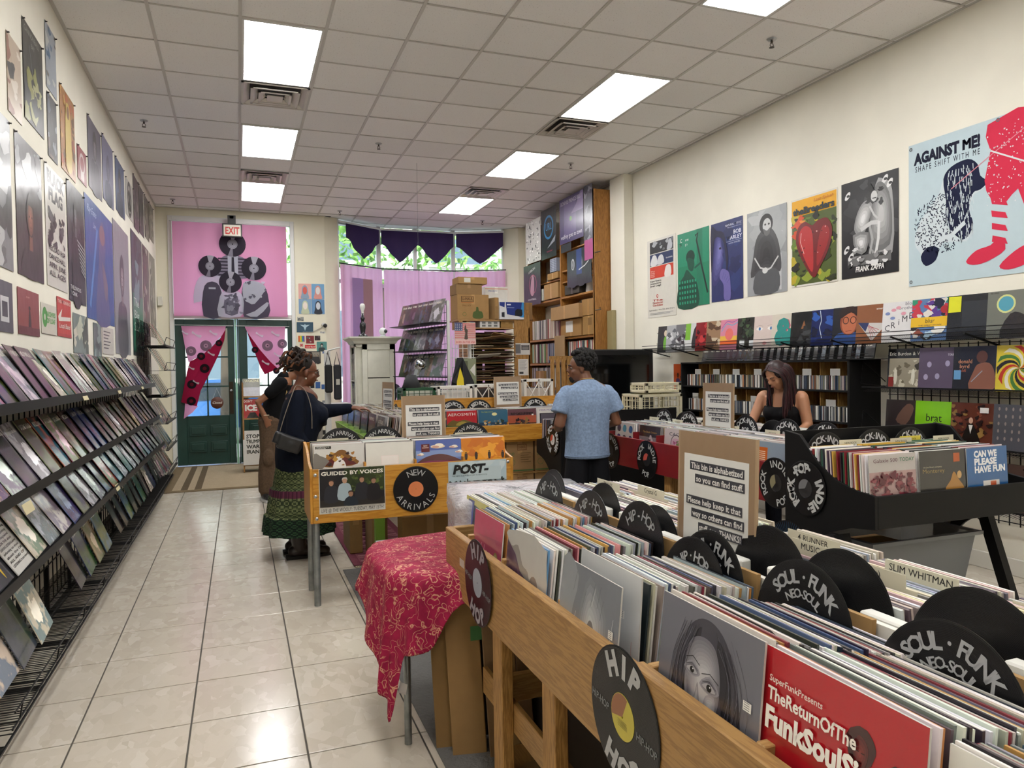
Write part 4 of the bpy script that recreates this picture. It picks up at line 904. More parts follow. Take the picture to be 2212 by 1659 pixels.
# ------------------------------------------------------------------ used rock bin (faces the viewer) behind
t = empty('record_bin', (2.4, 7.3, 0), 'varnished orange plywood used rock bin with high back board', 'record bin')
m = M(); m.box((1.40, 6.98, .745), (2.93, 7.0, .905)); m.obj('front_panel', ply, t, bevel=.002)
m = M(); m.box((1.40, 7.56, .70), (3.90, 7.58, 1.165)); m.obj('back_panel', ply, t)
m = M(); m.box((1.40, 7.0, .725), (3.90, 7.56, .745)); m.obj('bin_floor', ply, t)
side_profile(3.90, 3.92, [(7.0, .70), (7.56, .70), (7.56, 1.165), (7.4, 1.15), (7.2, 1.0), (7.0, .905)], 'side_panel', plyv, t)
for x in (2.245, 2.563): m = M(); m.box((x - .006, 7.0, .745), (x + .006, 7.5, .93)); m.obj('slot_divider', plyv, t)
m = M(); m.box((1.45, 7.0, 0), (1.49, 7.04, .725)); m.obj('leg', pine_z, t); m = M(); m.box((3.82, 7.0, 0), (3.86, 7.04, .725)); m.obj('leg', pine_z, t)
def a_aero(cv): cv.rect(.0, .0, 1, .26, '#4d5c2a'); cv.text('AEROSMITH', .5, .72, .16, '#e8d9cf', w=.92, bold=.0); cv.poly([(.05, .2), (.2, .5), (.35, .42), (.6, .5), (.9, .3), (.95, .2)], '#6c5a2c', 3); cv.poly([(.3, .2), (.4, .38), (.6, .4), (.7, .2)], '#9c8a3c', 2)
def a_night(cv): cv.rect(0, 0, 1, .3, '#28405a'); cv.ell(.55, .75, .09, .09, '#e2dca0'); cv.text('The Night Sounds', .3, .86, .05, '#a8b84a', w=.4); cv.blobs(20, (.1, .05, .9, .4), ['#54788c', '#a8824c', '#2b3a34', '#c7b68a'], (.02, .07), random.Random(8))
def a_rust(cv): cv.rect(0, 0, 1, .2, '#5b4030'); cv.rect(0, .6, 1, 1, '#5e3a44'); cv.rect(0, .2, 1, .62, '#a4543c'); cv.text('ROCKSUMMER', .5, .66, .13, '#1f1a16', w=.8, bold=.03); cv.blobs(16, (.3, .1, .75, .42), ['#262022', '#8a6a3c', '#3b3436'], (.03, .07), random.Random(9)); cv.rect(.84, .6, .9, .68, '#e6e2dc')
def a_steve(cv): cv.text('STEVE MORSE BAND', .5, .84, .08, '#6b4a8c', w=.85); cv.rect(.1, .0, .9, .7, '#2c2a30'); cv.rect(.14, .0, .86, .66, '#57525c')
def a_plain(cv): cv.blobs(12, (.1, .1, .9, .8), ['#a08a66', '#4c4038'], (.06, .2), random.Random(11))
UR = [(1.765, '#3b3f45', a_plain, 'dark record cover half hidden behind the new arrivals sign'), (2.08, '#b3262a', a_aero, 'red record cover with white block lettering in used rock'), (2.41, '#33607a', a_night, 'night blue record cover with a pale moon in used rock'), (2.728, '#7a4640', a_rust, 'rust and maroon record cover in used rock'), (3.05, '#cfcbc6', a_steve, 'white record cover with a purple title behind the man')]
ur = lambda cv, ink: cv.arc('USED ROCK', .5, .5, .375, .13, '#b9b9b7', 90, .03, .1, spread=2.0)
for k, (x, c, fn, lb) in enumerate(UR):
 cover((x, 7.02, .748), NY, .05, c, fn, lb, hid=.42)
 pack((x, 7.032, .748), NY, .36, 26, .06, 'used rock records packed in slot %s' % ['behind the dark cover', 'behind the red cover', 'behind the blue moon cover', 'behind the rust cover', 'behind the white lettered cover'][k], rnd=random.Random(400 + k))
for x, k in ((2.117, 'first from the sign'), (2.41, 'second, behind the moon cover'), (3.06, 'right beside the man')): disc((x, 7.48, 1.0), (0, -1, .08), (0, .08, 1), 'black record divider lettered USED ROCK, ' + k, ur, None, None, 'used rock divider records')
for x, k in ((2.50, 'behind the moon cover'), (2.84, 'behind the rust cover')): disc((x, 7.30, .92), (0, -1, .08), (0, .08, 1), 'low black record divider ' + k + ' in used rock', lambda cv, ink: cv.arc('ROCK', .5, .5, .38, .1, ink, 90, .02, .1), None, None, 'low used rock divider records')
pack((3.42, 7.2, .76), NY, .3, 30, .06, 'records packed at the right end of used rock, behind the man', ['#e6e4e0', '#dddbd6', '#c9c6c2'], rnd=random.Random(410), w=.2)
sign((2.755, 7.52, 1.05), NY, .03, .31, .34, 'cardboard sign about the alphabetized bin, before the white crates')

# ------------------------------------------------------------------ red rock bin facing the aisle
red_m = plain('red_paint', '#7d1219', .42, 0, .08, 4); blk_m = plain('black_satin_paint', '#0c0c0d', .55, 0, .1, 5, spec=.25)
t = empty('record_bin', (3.45, 4.5, 0), 'red painted rock indie pop bin with red plank front', 'record bin')
m = M(); m.box((2.95, 3.40, .665), (2.97, 5.62, .905)); m.obj('front_panel', red_m, t, bevel=.002)
m = M(); m.box((2.97, 3.40, .665), (3.95, 5.62, .685)); m.obj('bin_floor', red_m, t)
m = M(); m.box((3.95, 3.40, .665), (3.97, 5.62, .98)); m.obj('back_panel', red_m, t)
for y in (3.40, 5.60): m = M(); m.box((2.97, y, .685), (3.95, y + .02, .93)); m.obj('end_panel', red_m, t)
for y in (5.18, 4.83, 4.47, 4.13, 3.78): m = M(); m.box((2.97, y - .006, .685), (3.3, y + .006, .955)); m.obj('slot_divider', red_m, t)
for x, y in ((3.05, 3.9), (3.05, 4.75), (3.85, 3.6), (3.85, 5.5)): m = M(); m.box((x - .04, y - .04, 0), (x + .04, y + .04, .665)); m.obj('leg', pine_z, t, bevel=.003)
def a_six(cv):
 for i, (c, x, y) in enumerate([('#2c2f52', .2, .72), ('#3d8ea8', .5, .72), ('#2a5f96', .82, .7), ('#352f6e', .2, .25), ('#2e3a36', .5, .22), ('#34345e', .82, .22)]): cv.poly([(x - .1, y), (x - .05, y + .17), (x + .06, y + .15), (x + .1, y), (x + .05, y - .16), (x - .07, y - .13)], c, 4)
def a_crow(cv): cv.rect(0, .5, 1, 1, '#3a2c2e'); cv.text('The Black Crowes', .5, .68, .09, '#a8864a', w=.66, bold=0); cv.rect(0, 0, 1, .45, '#7d747a'); cv.blobs(20, (.05, .03, .95, .42), ['#b8a9ae', '#4f474c', '#a37a84'], (.03, .1), random.Random(12)); cv.ell(.72, .12, .07, .09, '#d2c058')
def a_caco(cv): cv.text('CACO', .5, .72, .14, '#3a3238', w=.6, bold=0); cv.ell(.5, .38, .22, .24, '#c9a4b4'); cv.ring(.5, .38, .2, .22, '#4b3f48'); cv.blobs(8, (.35, .25, .65, .5), ['#a4587c', '#7d8a58'], (.02, .05), random.Random(13))
def a_green6(cv): cv.rect(.0, .0, 1, .5, '#5c6f8c'); cv.ell(.6, .55, .2, .15, '#3a3c4c')
def a_redp(cv): cv.blobs(18, (.05, .05, .95, .9), ['#dc7a6c', '#e2c7bb', '#7c1f2e', '#c23a3c'], (.04, .15), random.Random(14))
def a_sand(cv): cv.rect(0, .35, 1, 1, '#8b9cae'); cv.rect(0, 0, 1, .35, '#b08a4c'); cv.rect(.04, .3, .4, .8, '#c9622a'); [cv.rect(.08, .35 + k * .07, .34, .38 + k * .07, '#edcfb2') for k in range(5)]; cv.ell(.62, .3, .05, .09, '#33404a')
RD = [(5.40, '#c9c8c4', a_six, 'white record cover with six blue gem shapes'), (5.0, '#837a7c', a_crow, 'brown and grey record cover in gold lettering, red bin'), (4.63, '#cabcbc', a_caco, 'pale record cover with a pink hand drawn shape'), (4.30, '#78604c', a_green6, 'blue and brown record cover in the red bin'), (3.95, '#b8443c', a_redp, 'salmon red blotched record cover in the red bin'), (3.60, '#a39a80', a_sand, 'sandy landscape record cover with an orange sticker')]
ri = lambda cv, ink: (cv.arc('ROCK·INDIE', .5, .5, .375, .125, '#b3b3b3', 90, .03, .1, spread=2.5), cv.text('POP', .5, .60, .10, '#b3b3b3', bold=.03))
for k, (y, c, fn, lb) in enumerate(RD):
 cover((3.0, y, .70), NX, .07, c, fn, lb, hid=.45)
 pack((3.012, y, .70), NX, .40, 30, .08, 'new rock records packed behind the %s' % lb.split(' in ')[0].split(' with ')[0], ['#e6e5e2', '#d9d8d5', '#efefec', '#c6a8a0', '#aab4bc', '#c9c6c0', '#8d8a8a'], rnd=random.Random(500 + k))
 pack((3.92, y, .70), (1, 0, 0), .36, 24, .08, 'new rock records on the far side behind the %s' % lb.split(' in ')[0].split(' with ')[0], ['#e6e5e2', '#d9d8d5', '#efefec', '#c9c6c0'], rnd=random.Random(520 + k))
for k, (y, ly) in enumerate(((5.85 - .35, 'farthest'), (5.13, 'second farthest'), (4.72, 'third farthest'), (4.40, 'before the girl'), (3.97, 'second nearest'), (3.62, 'nearest'))):
 disc((3.45, y, .96 + (k > 2) * .01), NL, UPL, 'ROCK INDIE POP divider record in the red bin, ' + ly, ri, None, None, 'rock indie pop divider records in the red bin')
 if k < 5: disc((3.52, y - .21, .945), NL, UPL, 'blank divider record in the red bin, ' + ly, None, None, None, 'blank divider records in the red bin')
 tab_card((3.40, y + .12, .70), NX, .08, 'cream divider card in the red bin, ' + ly, 'NEW ROCK', h=.335, tab=(.3, .8), sz=.010)
sign((3.40, 4.65, .98), (-1, -.1, 0), .02, .33, .37, 'cardboard sign about the alphabetized bin standing in the red bin')
def t_rip(cv, ink): cv.arc('ROCK', .5, .5, .38, .14, '#b9b9b7', 150, .02, .1, spread=1.3); cv.arc('INDIE', .5, .5, .38, .14, '#b9b9b7', 35, .02, .1, spread=1.5); cv.arc('POP', .5, .5, .38, .14, '#b9b9b7', 262, .02, .1, True, spread=.9)
disc((2.944, 4.93, .76), NX, (0, 0, 1), 'black record lettered ROCK INDIE POP on the red plank middle', t_rip, '#1b1b1d', '#c9564a', 'records screwed on bin fronts')
disc((2.944, 3.475, .79), NX, (0, .6, .8), 'black record lettered ROCK INDIE POP beside the black bin', t_rip, '#1b1b1d', '#8a8264', 'records screwed on bin fronts')
disc((2.944, 5.52, .77), NX, (0, .3, 1), 'black record lettered POP on the red plank beside the man', t_rip, '#1b1b1d', None, 'records screwed on bin fronts')

# ------------------------------------------------------------------ black bin facing the viewer
t = empty('record_bin', (3.45, 3.0, 0), 'black painted rock indie pop bin with curved side, facing the viewer', 'record bin')
prof = [(2.70, .675), (2.70, .838)] + spline([(2.72, .842), (2.85, .86), (2.97, .90), (3.08, .97), (3.16, 1.05), (3.21, 1.10)], 4, False) + [(3.325, 1.115), (3.325, .16), (3.24, .20)] + spline([(3.2, .42), (3.12, .53), (3.0, .60), (2.85, .655)], 4, False)
for x in (2.88, 4.02): side_profile(x, x + .02, prof, 'side_panel', blk_m, t)
m = M(); m.box((2.90, 2.70, .675), (4.02, 2.72, .836)); m.obj('front_panel', blk_m, t, bevel=.002)
m = M(); m.box((2.90, 3.30, .60), (4.02, 3.32, 1.11)); m.obj('back_panel', blk_m, t)
m = M(); m.box((2.90, 2.72, .675), (4.02, 3.30, .695)); m.obj('bin_floor', blk_m, t)
for x in (2.90, 3.96): m = M(); m.bar((x + .02, 2.95, .60), (x + .02, 2.75, 0), .05, .06); m.bar((x + .02, 3.2, .62), (x + .02, 3.35, 0), .05, .06); m.obj('leg', blk_m, t)
def a_gal(cv): cv.rect(0, 0, 1, .62, '#a98a88'); cv.blobs(70, (.04, .05, .96, .55), ['#7a2f3c', '#5d2430', '#8c4a50'], (.02, .07), random.Random(15)); cv.text('Galaxie 500', .06, .83, .085, '#5a2a3c', al='l', w=.52, bold=.0); cv.text('TODAY', .62, .83, .085, '#3f7258', al='l', w=.32, bold=.01)
def a_mont(cv): cv.text('Monterey', .06, .5, .10, '#8f7a4e', al='l', w=.48, bold=0); cv.text('the Joe Rivers company', .08, .62, .03, '#b0a890', al='l', w=.4); cv.poly([(.55, .1), (.66, .3), (.74, .5), (.84, .32), (.95, .14), (.9, .08)], '#a8793c', 3); cv.ell(.86, .42, .05, .09, '#c29a62'); cv.rect(.74, .72, .88, .92, '#b0562a')
def a_fun(cv):
 for k, tx in enumerate(('CAN WE', 'PLEASE', 'HAVE FUN')): cv.text(tx, .18, .78 - k * .18, .15, '#dfe4ea', al='l', w=(.56, .55, .76)[k], bold=.05)
 cv.rect(.38, .02, .78, .22, '#dcdad6'); cv.rect(.56, .08, .7, .2, '#b8542e')
BB = [(3.045, '#b9b2ae', a_gal, 'pale record cover with a dark red foliage photo in the black bin'), (3.385, '#3b3936', a_mont, 'dark record cover with gold title in the black bin'), (3.71, '#285d96', a_fun, 'blue record cover with big white block letters in the black bin')]
for k, (x, c, fn, lb) in enumerate(BB):
 cover((x, 2.735, .72), NY, .05, c, fn, lb, hid=.28, yaw=[.02, -.02, .03][k])
 pack((x, 2.75, .72), NY, .42, 32, .06, 'new rock records packed behind the %s' % ' '.join(lb.split()[:3]), ['#e6e5e2', '#efefec', '#8c2430', '#2a2b30', '#d9b24a', '#31604a', '#dcdad6', '#4a3850'], rnd=random.Random(600 + k))
for k, x in enumerate((3.087, 3.444, 3.73)): disc((x, 3.23, .955), (0, -1, .06), (0, .06, 1), 'ROCK INDIE POP divider record in the black bin, ' + ['first from its side panel', 'middle', 'farthest from its side panel'][k], ri, None, None, 'rock indie pop divider records in the black bin')
for k, x in enumerate((3.21, 3.52, 3.66, 3.85)): tab_card((x, 3.16 - .06 * (k % 2), .72), NY, .05, 'cream NEW ROCK divider card in the black bin, ' + ['by the first disc', 'by the middle disc', 'yellowish one before the middle', 'at the far end'][k], 'NEW ROCK', h=.34, w=.2, tab=(.1, .9), sz=.012, col=['#c9c4ae', '#c9c4ae', '#d4c24a', '#c9c4ae'][k])
def t_rk(cv, ink): cv.arc('ROCK', .5, .5, .37, .17, '#b9b9b8', 200, .06, .1, spread=1.3); cv.arc('·POP·', .5, .5, .37, .17, '#b9b9b8', 105, .06, .1, spread=1.3); cv.arc('INDIE·', .5, .5, .37, .17, '#b9b9b8', 335, .06, .1, spread=2.0)
disc((2.872, 3.157, .812), NX, (0, 0, 1), 'black record in thick ROCK POP INDIE lettering on the black side panel', t_rk, '#28282b', '#77777a', 'records screwed on bin fronts')
# translucent tub below
tubm, nt, b = newmat('frosted_plastic'); b.inputs['Base Color'].default_value = C('#8a8e92'); b.inputs['Roughness'].default_value = .35; b.inputs['Alpha'].default_value = .62
m = M(); x0, x1, y0, y1 = 3.1, 3.86, 2.92, 3.42
t = empty('storage_tub', (3.5, 3.15, .16), 'translucent grey plastic storage tub under the black bin', 'tub')
P = lambda s, z: [(x0 + s, y0 + s, z), (x1 - s, y0 + s, z), (x1 - s, y1 - s, z), (x0 + s, y1 - s, z)]
m.add(P(.05, .17) + P(0, .54), [(0, 3, 2, 1)] + [(i, (i + 1) % 4, 4 + (i + 1) % 4, 4 + i) for i in range(4)]); m.obj('tub_body', tubm, t, thick=.003)
m = M(); m.add(P(0, .54) + P(-.025, .54) + P(-.025, .52), [(i, (i + 1) % 4, 4 + (i + 1) % 4, 4 + i)[::-1] for i in range(4)] + [(4 + i, 4 + (i + 1) % 4, 8 + (i + 1) % 4, 8 + i)[::-1] for i in range(4)]); m.obj('rim', tubm, t, thick=.003)
m = M(); m.box((x0 + .08, y0 + .08, .18), (x1 - .3, y1 - .08, .46), '#9a7a50'); m.obj('cardboard_box', matte_m, None, 'cardboard box stored inside the translucent tub', 'box')
m = M(); m.box((3.1, 2.9, 0), (3.86, 3.28, .16), '#8f734c'); m.obj('cardboard_box', matte_m, None, 'low cardboard box carrying the translucent tub', 'box', bevel=.004)

# far black bin turned to the back wall, left of the man
t = empty('record_bin', (3.3, 6.45, 0), 'black bin beside the man, its curved side towards the aisle', 'record bin')
prof = [(6.75, .64), (6.75, .765)] + spline([(6.73, .77), (6.6, .79), (6.48, .84), (6.38, .92), (6.30, 1.02), (6.26, 1.07)], 4, False) + [(6.16, 1.075), (6.16, 0), (6.26, 0)] + spline([(6.32, .35), (6.42, .48), (6.56, .58), (6.7, .62)], 4, False)
for x in (2.77, 4.0): side_profile(x, x + .02, prof, 'side_panel', blk_m, t)
m = M(); m.box((2.79, 6.73, .64), (4.0, 6.75, .765)); m.obj('front_panel', blk_m, t); m = M(); m.box((2.79, 6.16, .1), (4.0, 6.18, 1.07)); m.obj('back_panel', blk_m, t); m = M(); m.box((2.79, 6.18, .62), (4.0, 6.73, .64)); m.obj('bin_floor', blk_m, t)
for k, x in enumerate((2.96, 3.3, 3.64)): pack((x, 6.70, .66), (0, 1, 0), .42, 32, .06, 'records packed in the far black bin, slot ' + ['one at its side panel', 'two', 'three'][k], ['#3a3c40', '#8c8f94', '#c9cac8', '#2a3a58', '#6d4c40', '#a4a9b0'], rnd=random.Random(700 + k))
disc((2.762, 6.33, .80), NX, (0, .2, 1), 'black record lettered ROCK POP INDIE beside the man, red white label', t_rk, '#d9d5cf', '#c03a22', 'records screwed on bin fronts')

# ------------------------------------------------------------------ green crate bin the woman is browsing
t = empty('record_bin', (1.25, 6.6, 0), 'low table lined with lime green plastic troughs of records', 'record bin')
lime = plain('lime_plastic', '#8ab04a', .4)
for k, y in enumerate((5.62, 6.02, 6.42, 6.82, 7.22, 7.62)):
 m = M(); P = lambda s, z: [(.93 + s, y - .19 + s, z), (1.47 - s, y - .19 + s, z), (1.47 - s, y + .19 - s, z), (.93 + s, y + .19 - s, z)]
 m.add(P(.03, .80) + P(0, .95), [(0, 3, 2, 1)] + [(i, (i + 1) % 4, 4 + (i + 1) % 4, 4 + i) for i in range(4)]); m.obj('trough', lime, t, thick=.004)
m = M(); m.box((.9, 5.4, .76), (1.6, 7.85, .79)); m.obj('table_top', pine_y, t, bevel=.003)
m = M(); m.box((.93, 5.45, 0), (1.0, 5.52, .76), '#6f9a30'); m.obj('leg', paint_m, t, bevel=.003)
for x, y in ((1.5, 5.5), (.97, 7.75), (1.5, 7.75)): m = M(); m.box((x - .03, y - .03, 0), (x + .03, y + .03, .76)); m.obj('leg', pine_z, t)
for k, y in enumerate((5.62, 6.02, 6.42, 6.82, 7.22, 7.62)):
 nm = ['nearest', 'second', 'third', 'fourth', 'fifth', 'farthest'][k]
 inst('record_sleeve', SL, smat((.99, y, .815), NX, .1), None, 'wrapped record cover fronting the %s green trough' % nm, 'record', 'covers fronting the green troughs', ['#8b8d90', '#5b5560', '#3b4a58', '#6a6258', '#30343c', '#a7a49c'][k])
 pack((1.005, y, .815), NX, .38, 26, .12, 'records packed in the %s green trough' % nm, ['#b9b4ac', '#8a8078', '#6b5040', '#cfcac2', '#57534f', '#9a8a70', '#dcd9d2'], rnd=random.Random(800 + k))
 disc((1.44, y, .995), NL, UPL, 'grey divider record standing behind the %s green trough' % nm, None, None, None, 'divider records of the green troughs')
sign((1.28, 6.74, 1.04), (-1, -.15, 0), .03, .30, .33, 'narrow looking cardboard sign above the green troughs')

# ------------------------------------------------------------------ aisle-side rack with leaning records
ORD = 'first second third fourth fifth sixth seventh eighth ninth tenth eleventh twelfth thirteenth fourteenth fifteenth sixteenth seventeenth eighteenth nineteenth twentieth twenty-first twenty-second twenty-third twenty-fourth twenty-fifth twenty-sixth twenty-seventh twenty-eighth twenty-ninth thirtieth thirty-first thirty-second'.split()
PAL = [('dark grey', '#45464e'), ('dusky mauve', '#94788a'), ('pink', '#c48f9c'), ('pale cream', '#d8d0c0'), ('black', '#232327'), ('rusty red', '#a04438'), ('slate blue', '#58708c'), ('brown', '#755846'), ('olive', '#6f6f4c'), ('pale grey', '#bdbec1'), ('teal', '#4a757a'), ('white', '#e2e1dd'), ('deep blue', '#27365c'), ('tan', '#a08a6a'), ('charcoal', '#26272b')]
t = empty('record_rack', (-1.0, 6.5, 0), 'long black wire record rack with four rows along the aisle wall', 'rack')
m = M()
for k in range(62): m.bar((-1.15, 3.1 + k * .11, .06), (-1.15, 3.1 + k * .11, 1.42), .006, .006)
for z in (.06, .3, .55, .8, 1.05, 1.3, 1.42): m.bar((-1.144, 3.1, z), (-1.144, 9.85, z), .006, .006)
m.obj('wire_grid', wire_m, t)
for nm, z, y1, x in (('top', 1.352, 8.75, -.872), ('second', .985, 9.5, -.872), ('third', .645, 9.62, -.872)):
 m = M(); m.bar((x, 3.1, z - .008), (x, y1, z - .008), .03, .004); m.bar((x + .018, 3.1, z + .006), (x + .018, y1, z + .006), .004, .045)
 m.add([(x - .015, 3.1, z - .004), (x - .015, y1, z - .004), (x - .19, y1, z + .265), (x - .19, 3.1, z + .265)], [(0, 1, 2, 3)], mi=0)
 m.add([(x + .012, 3.1, z - .012), (-1.14, 3.1, z - .03), (-1.14, y1, z - .03), (x + .012, y1, z - .012)], [(0, 3, 2, 1), (0, 1, 2, 3)]); m.obj('sloping_shelf', wire_m, t)
m = M(); z = .235
for k in range(300): m.bar((-1.14, 3.1 + k * .0233, z - .03), (-.80, 3.1 + k * .0233, z - .03), .003, .003)
for x in (-1.1, -.97, -.80): m.bar((x, 3.1, z - .033), (x, 10.1, z - .033), .006, .006)
for k in range(12): m.bar((-.80, 3.2 + k * .6, z - .03), (-.79, 3.2 + k * .6, z + .03), .006);
m.bar((-.79, 3.1, z + .03), (-.79, 10.1, z + .03), .005); m.obj('wire_tray', wire_m, t)
m = M()
for k in range(60): m.bar((-1.14, 3.1 + k * .11, .05), (-.88, 3.1 + k * .11, .05), .004, .004)
m.bar((-.88, 3.1, .05), (-.88, 9.7, .05), .008); m.obj('wire_tray', wire_m, t)
for k in range(11): m = M(); y = 3.35 + k * .62; m.bar((-1.13, y, .02), (-.90, y, .02), .02, .02); m.bar((-1.14, y, 0), (-1.14, y, .3), .02); m.obj('foot', wire_m, t)
def row(nm, z, y0, pitch, n, xb=-.885, lean=.58, seed=0, gaps=()):
 r = random.Random(seed)
 for k in range(n):
  if k in gaps: continue
  c = r.choice(PAL); y = y0 + k * pitch + r.uniform(-.012, .012)
  inst('record_sleeve', SL, smat((xb, y, z), (1, 0, 0), lean + r.uniform(-.03, .02), .05 + r.uniform(-.01, .015), r.uniform(-.03, .03)), None,
   '%s record cover, %s from the near end, %s row of aisle rack' % (c[0], ORD[k], nm), 'record', 'record covers on the %s row of the aisle rack' % nm, jit(c[1], .04))
row('top', 1.365, 3.45, .192, 28, seed=1)
row('second', .998, 3.42, .235, 26, seed=2)
row('third', .660, 3.98, .275, 21, seed=3)
row('bottom', .25, 3.45, .30, 22, -.89, .40, seed=4, gaps=(3, 4, 9))
def a_bird(cv): cv.poly([(.42, .8), (.5, .86), (.58, .8), (.56, .6), (.62, .45), (.56, .1), (.52, .1), (.5, .4), (.44, .55)], '#d3ae2a', 3); cv.text('COLLECTION', .5, .9, .05, '#8a8a84', w=.5)
def a_words(cv):
 r = random.Random(3); w_ = 'LEARNING AND LABOR ALL OF THE WORLD TODAY LISTENING more than really performing where the summer and more about and pushing from our beloved'.split()
 for k in range(13): cv.text(' '.join(r.sample(w_, 3)), .06, .90 - k * .066, .036, '#2b2a29', al='l', w=r.uniform(.75, .88), bold=.02)
def a_orangep(cv): cv.rect(0, 0, .05, 1, '#c96a24'); cv.rect(.05, 0, 1, .4, '#2c3324'); cv.poly([(.5, .95), (.62, .9), (.6, .7), (.75, .5), (.8, .2), (.6, .1), (.5, .3), (.42, .6)], '#b8713c', 3); cv.ell(.75, .22, .13, .1, '#a0703a'); cv.text('THE', .25, .62, .06, '#ded9cc'); cv.text('HEART', .28, .52, .06, '#ded9cc'); cv.text('AND', .25, .42, .06, '#ded9cc'); cv.ell(.8, .9, .1, .08, '#c23a34')
for k, (y, c, fn, lb) in enumerate([(3.43, '#33343a', a_bird, 'dark record cover with a thin yellow figure on the third aisle row'), (3.69, '#d5d3cc', a_words, 'white record cover full of black writing, third aisle row')]):
 cover((-.882, y, .66), (1, 0, 0), .58, c, fn, lb, yaw=.05, group='record covers on the third row of the aisle rack')
tg = M(); tg.box((-.03, -.001, 0), (.03, .001, .05), '#cfc39a')
for k, (y, z) in enumerate(((4.9, 1.36), (6.2, 1.36), (7.6, 1.36), (3.62, .93), (9.2, 1.0), (6.0, .66))):
 m = M(); m.obox((-.852, y, z - .002), (.008, 0, -.022), (0, .07, 0), (.001, 0, .0005), '#cdc29a'); m.obj('paper_tag', print_m, None, 'yellowed paper tag taped on the aisle rack shelf edge, ' + ['nearest on the top row', 'middle of the top row', 'far part of the top row', 'above the cover full of writing', 'far end of the second row', 'middle of the third row'][k], 'tag', 'paper tags on the aisle rack')
# tall narrow rack at the far end of the aisle
t = empty('record_rack', (-1.0, 10.6, 0), 'tall black wire record rack by the entrance door', 'rack')
m = M()
for k in range(13): m.bar((-1.15, 9.85 + k * .12, .05), (-1.15, 9.85 + k * .12, 2.15), .008, .008)
for k in range(20): m.bar((-1.15, 9.85, .1 + k * .105), (-1.15, 11.3, .1 + k * .105), .006, .006)
m.obj('wire_grid', wire_m, t)
r = random.Random(12)
for q, z in enumerate((1.83, 1.52, 1.19, .86, .53, .22)):
 m = M()
 for k in range(20): m.bar((-1.14, 9.9 + k * .07, z - .01), (-.86, 9.9 + k * .07, z - .01), .003, .003)
 m.bar((-.85, 9.9, z - .006), (-.85, 11.25, z - .006), .03, .012); m.tube([(-.86, 9.92, z), (-.83, 9.92, z + .09), (-.83, 11.2, z + .09), (-.86, 11.2, z)], .004, 6); m.obj('wire_shelf', wire_m, t)
 for k in range(6):
  c = r.choice(PAL); inst('record_sleeve', SL, smat((-.90, 10.02 + k * .21, z), (1, 0, 0), .5, .06, r.uniform(-.03, .03)), None, '%s record cover, %s on the %s shelf of the entrance rack' % (c[0], ORD[k], ['top', 'second', 'third', 'fourth', 'fifth', 'lowest'][q]), 'record', 'record covers on the entrance rack', jit(c[1], .04))

# ------------------------------------------------------------------ posters
def bust(cv, x, y, s, hair, skin, cloth, hb=1.0, turn=0, face=True):
 cv.poly([(x - s * 1.5, 0.01), (x - s * 1.4, y - s * 1.3), (x - s * .5, y - s * .95), (x + s * .5, y - s * .95), (x + s * 1.4, y - s * 1.3), (x + s * 1.5, 0.01)], cloth, 3)
 cv.poly([(x - s * .25, y - s * .4), (x + s * .25, y - s * .4), (x + s * .3, y - s * 1.1), (x - s * .3, y - s * 1.1)], mul(skin, .8))
 cv.ell(x, y + s * .1, s * .72 * hb, s * .95 * hb * cv.w / cv.h * 1.1, hair); cv.shade([(x + turn * s + s * .5 * cos(a), y - s * .02 + s * .79 * cv.w / cv.h * sin(a)) for a in [k * pi / 5 for k in range(10)]], mul(skin, .72), mul(skin, 1.12), 4, 2)
 if face:
  for q in (-.2, .22): cv.ell(x + turn * s + q * s, y + s * .03, s * .09, s * .04, '#1d1a1a')
  cv.poly([(x + turn * s - s * .05, y), (x + turn * s + s * .08, y - s * .18), (x + turn * s - s * .06, y - s * .18)], mul(skin, .75)); cv.line([(x + turn * s - s * .15, y - s * .33), (x + turn * s + s * .16, y - s * .33)], s * .05 * cv.w, '#5a2a26')
  cv.poly([(x - s * .7 * hb, y + s * .3), (x, y + s * .9), (x + s * .7 * hb, y + s * .3), (x + s * .3, y + s * .38), (x - s * .3, y + s * .4)], hair, 3)
def seeded(seed, n, cols, a=(.03, .12), reg=(.02, .02, .98, .98)): return lambda cv: cv.blobs(n, reg, cols, a, random.Random(seed))
def RW(y0, y1, z0, z1, base, fn, lb, mat=None): return poster_flat((XR - .004, y0, z0), (0, -1, 0), (0, 0, 1), y0 - y1, z1 - z0, base, fn, lb, mat or gloss_m)
def LW(y0, y1, z0, z1, base, fn, lb, mat=None): return poster_flat((XL + .004, y0, z0), (0, 1, 0), (0, 0, 1), y1 - y0, z1 - z0, base, fn, lb, mat or gloss_m)
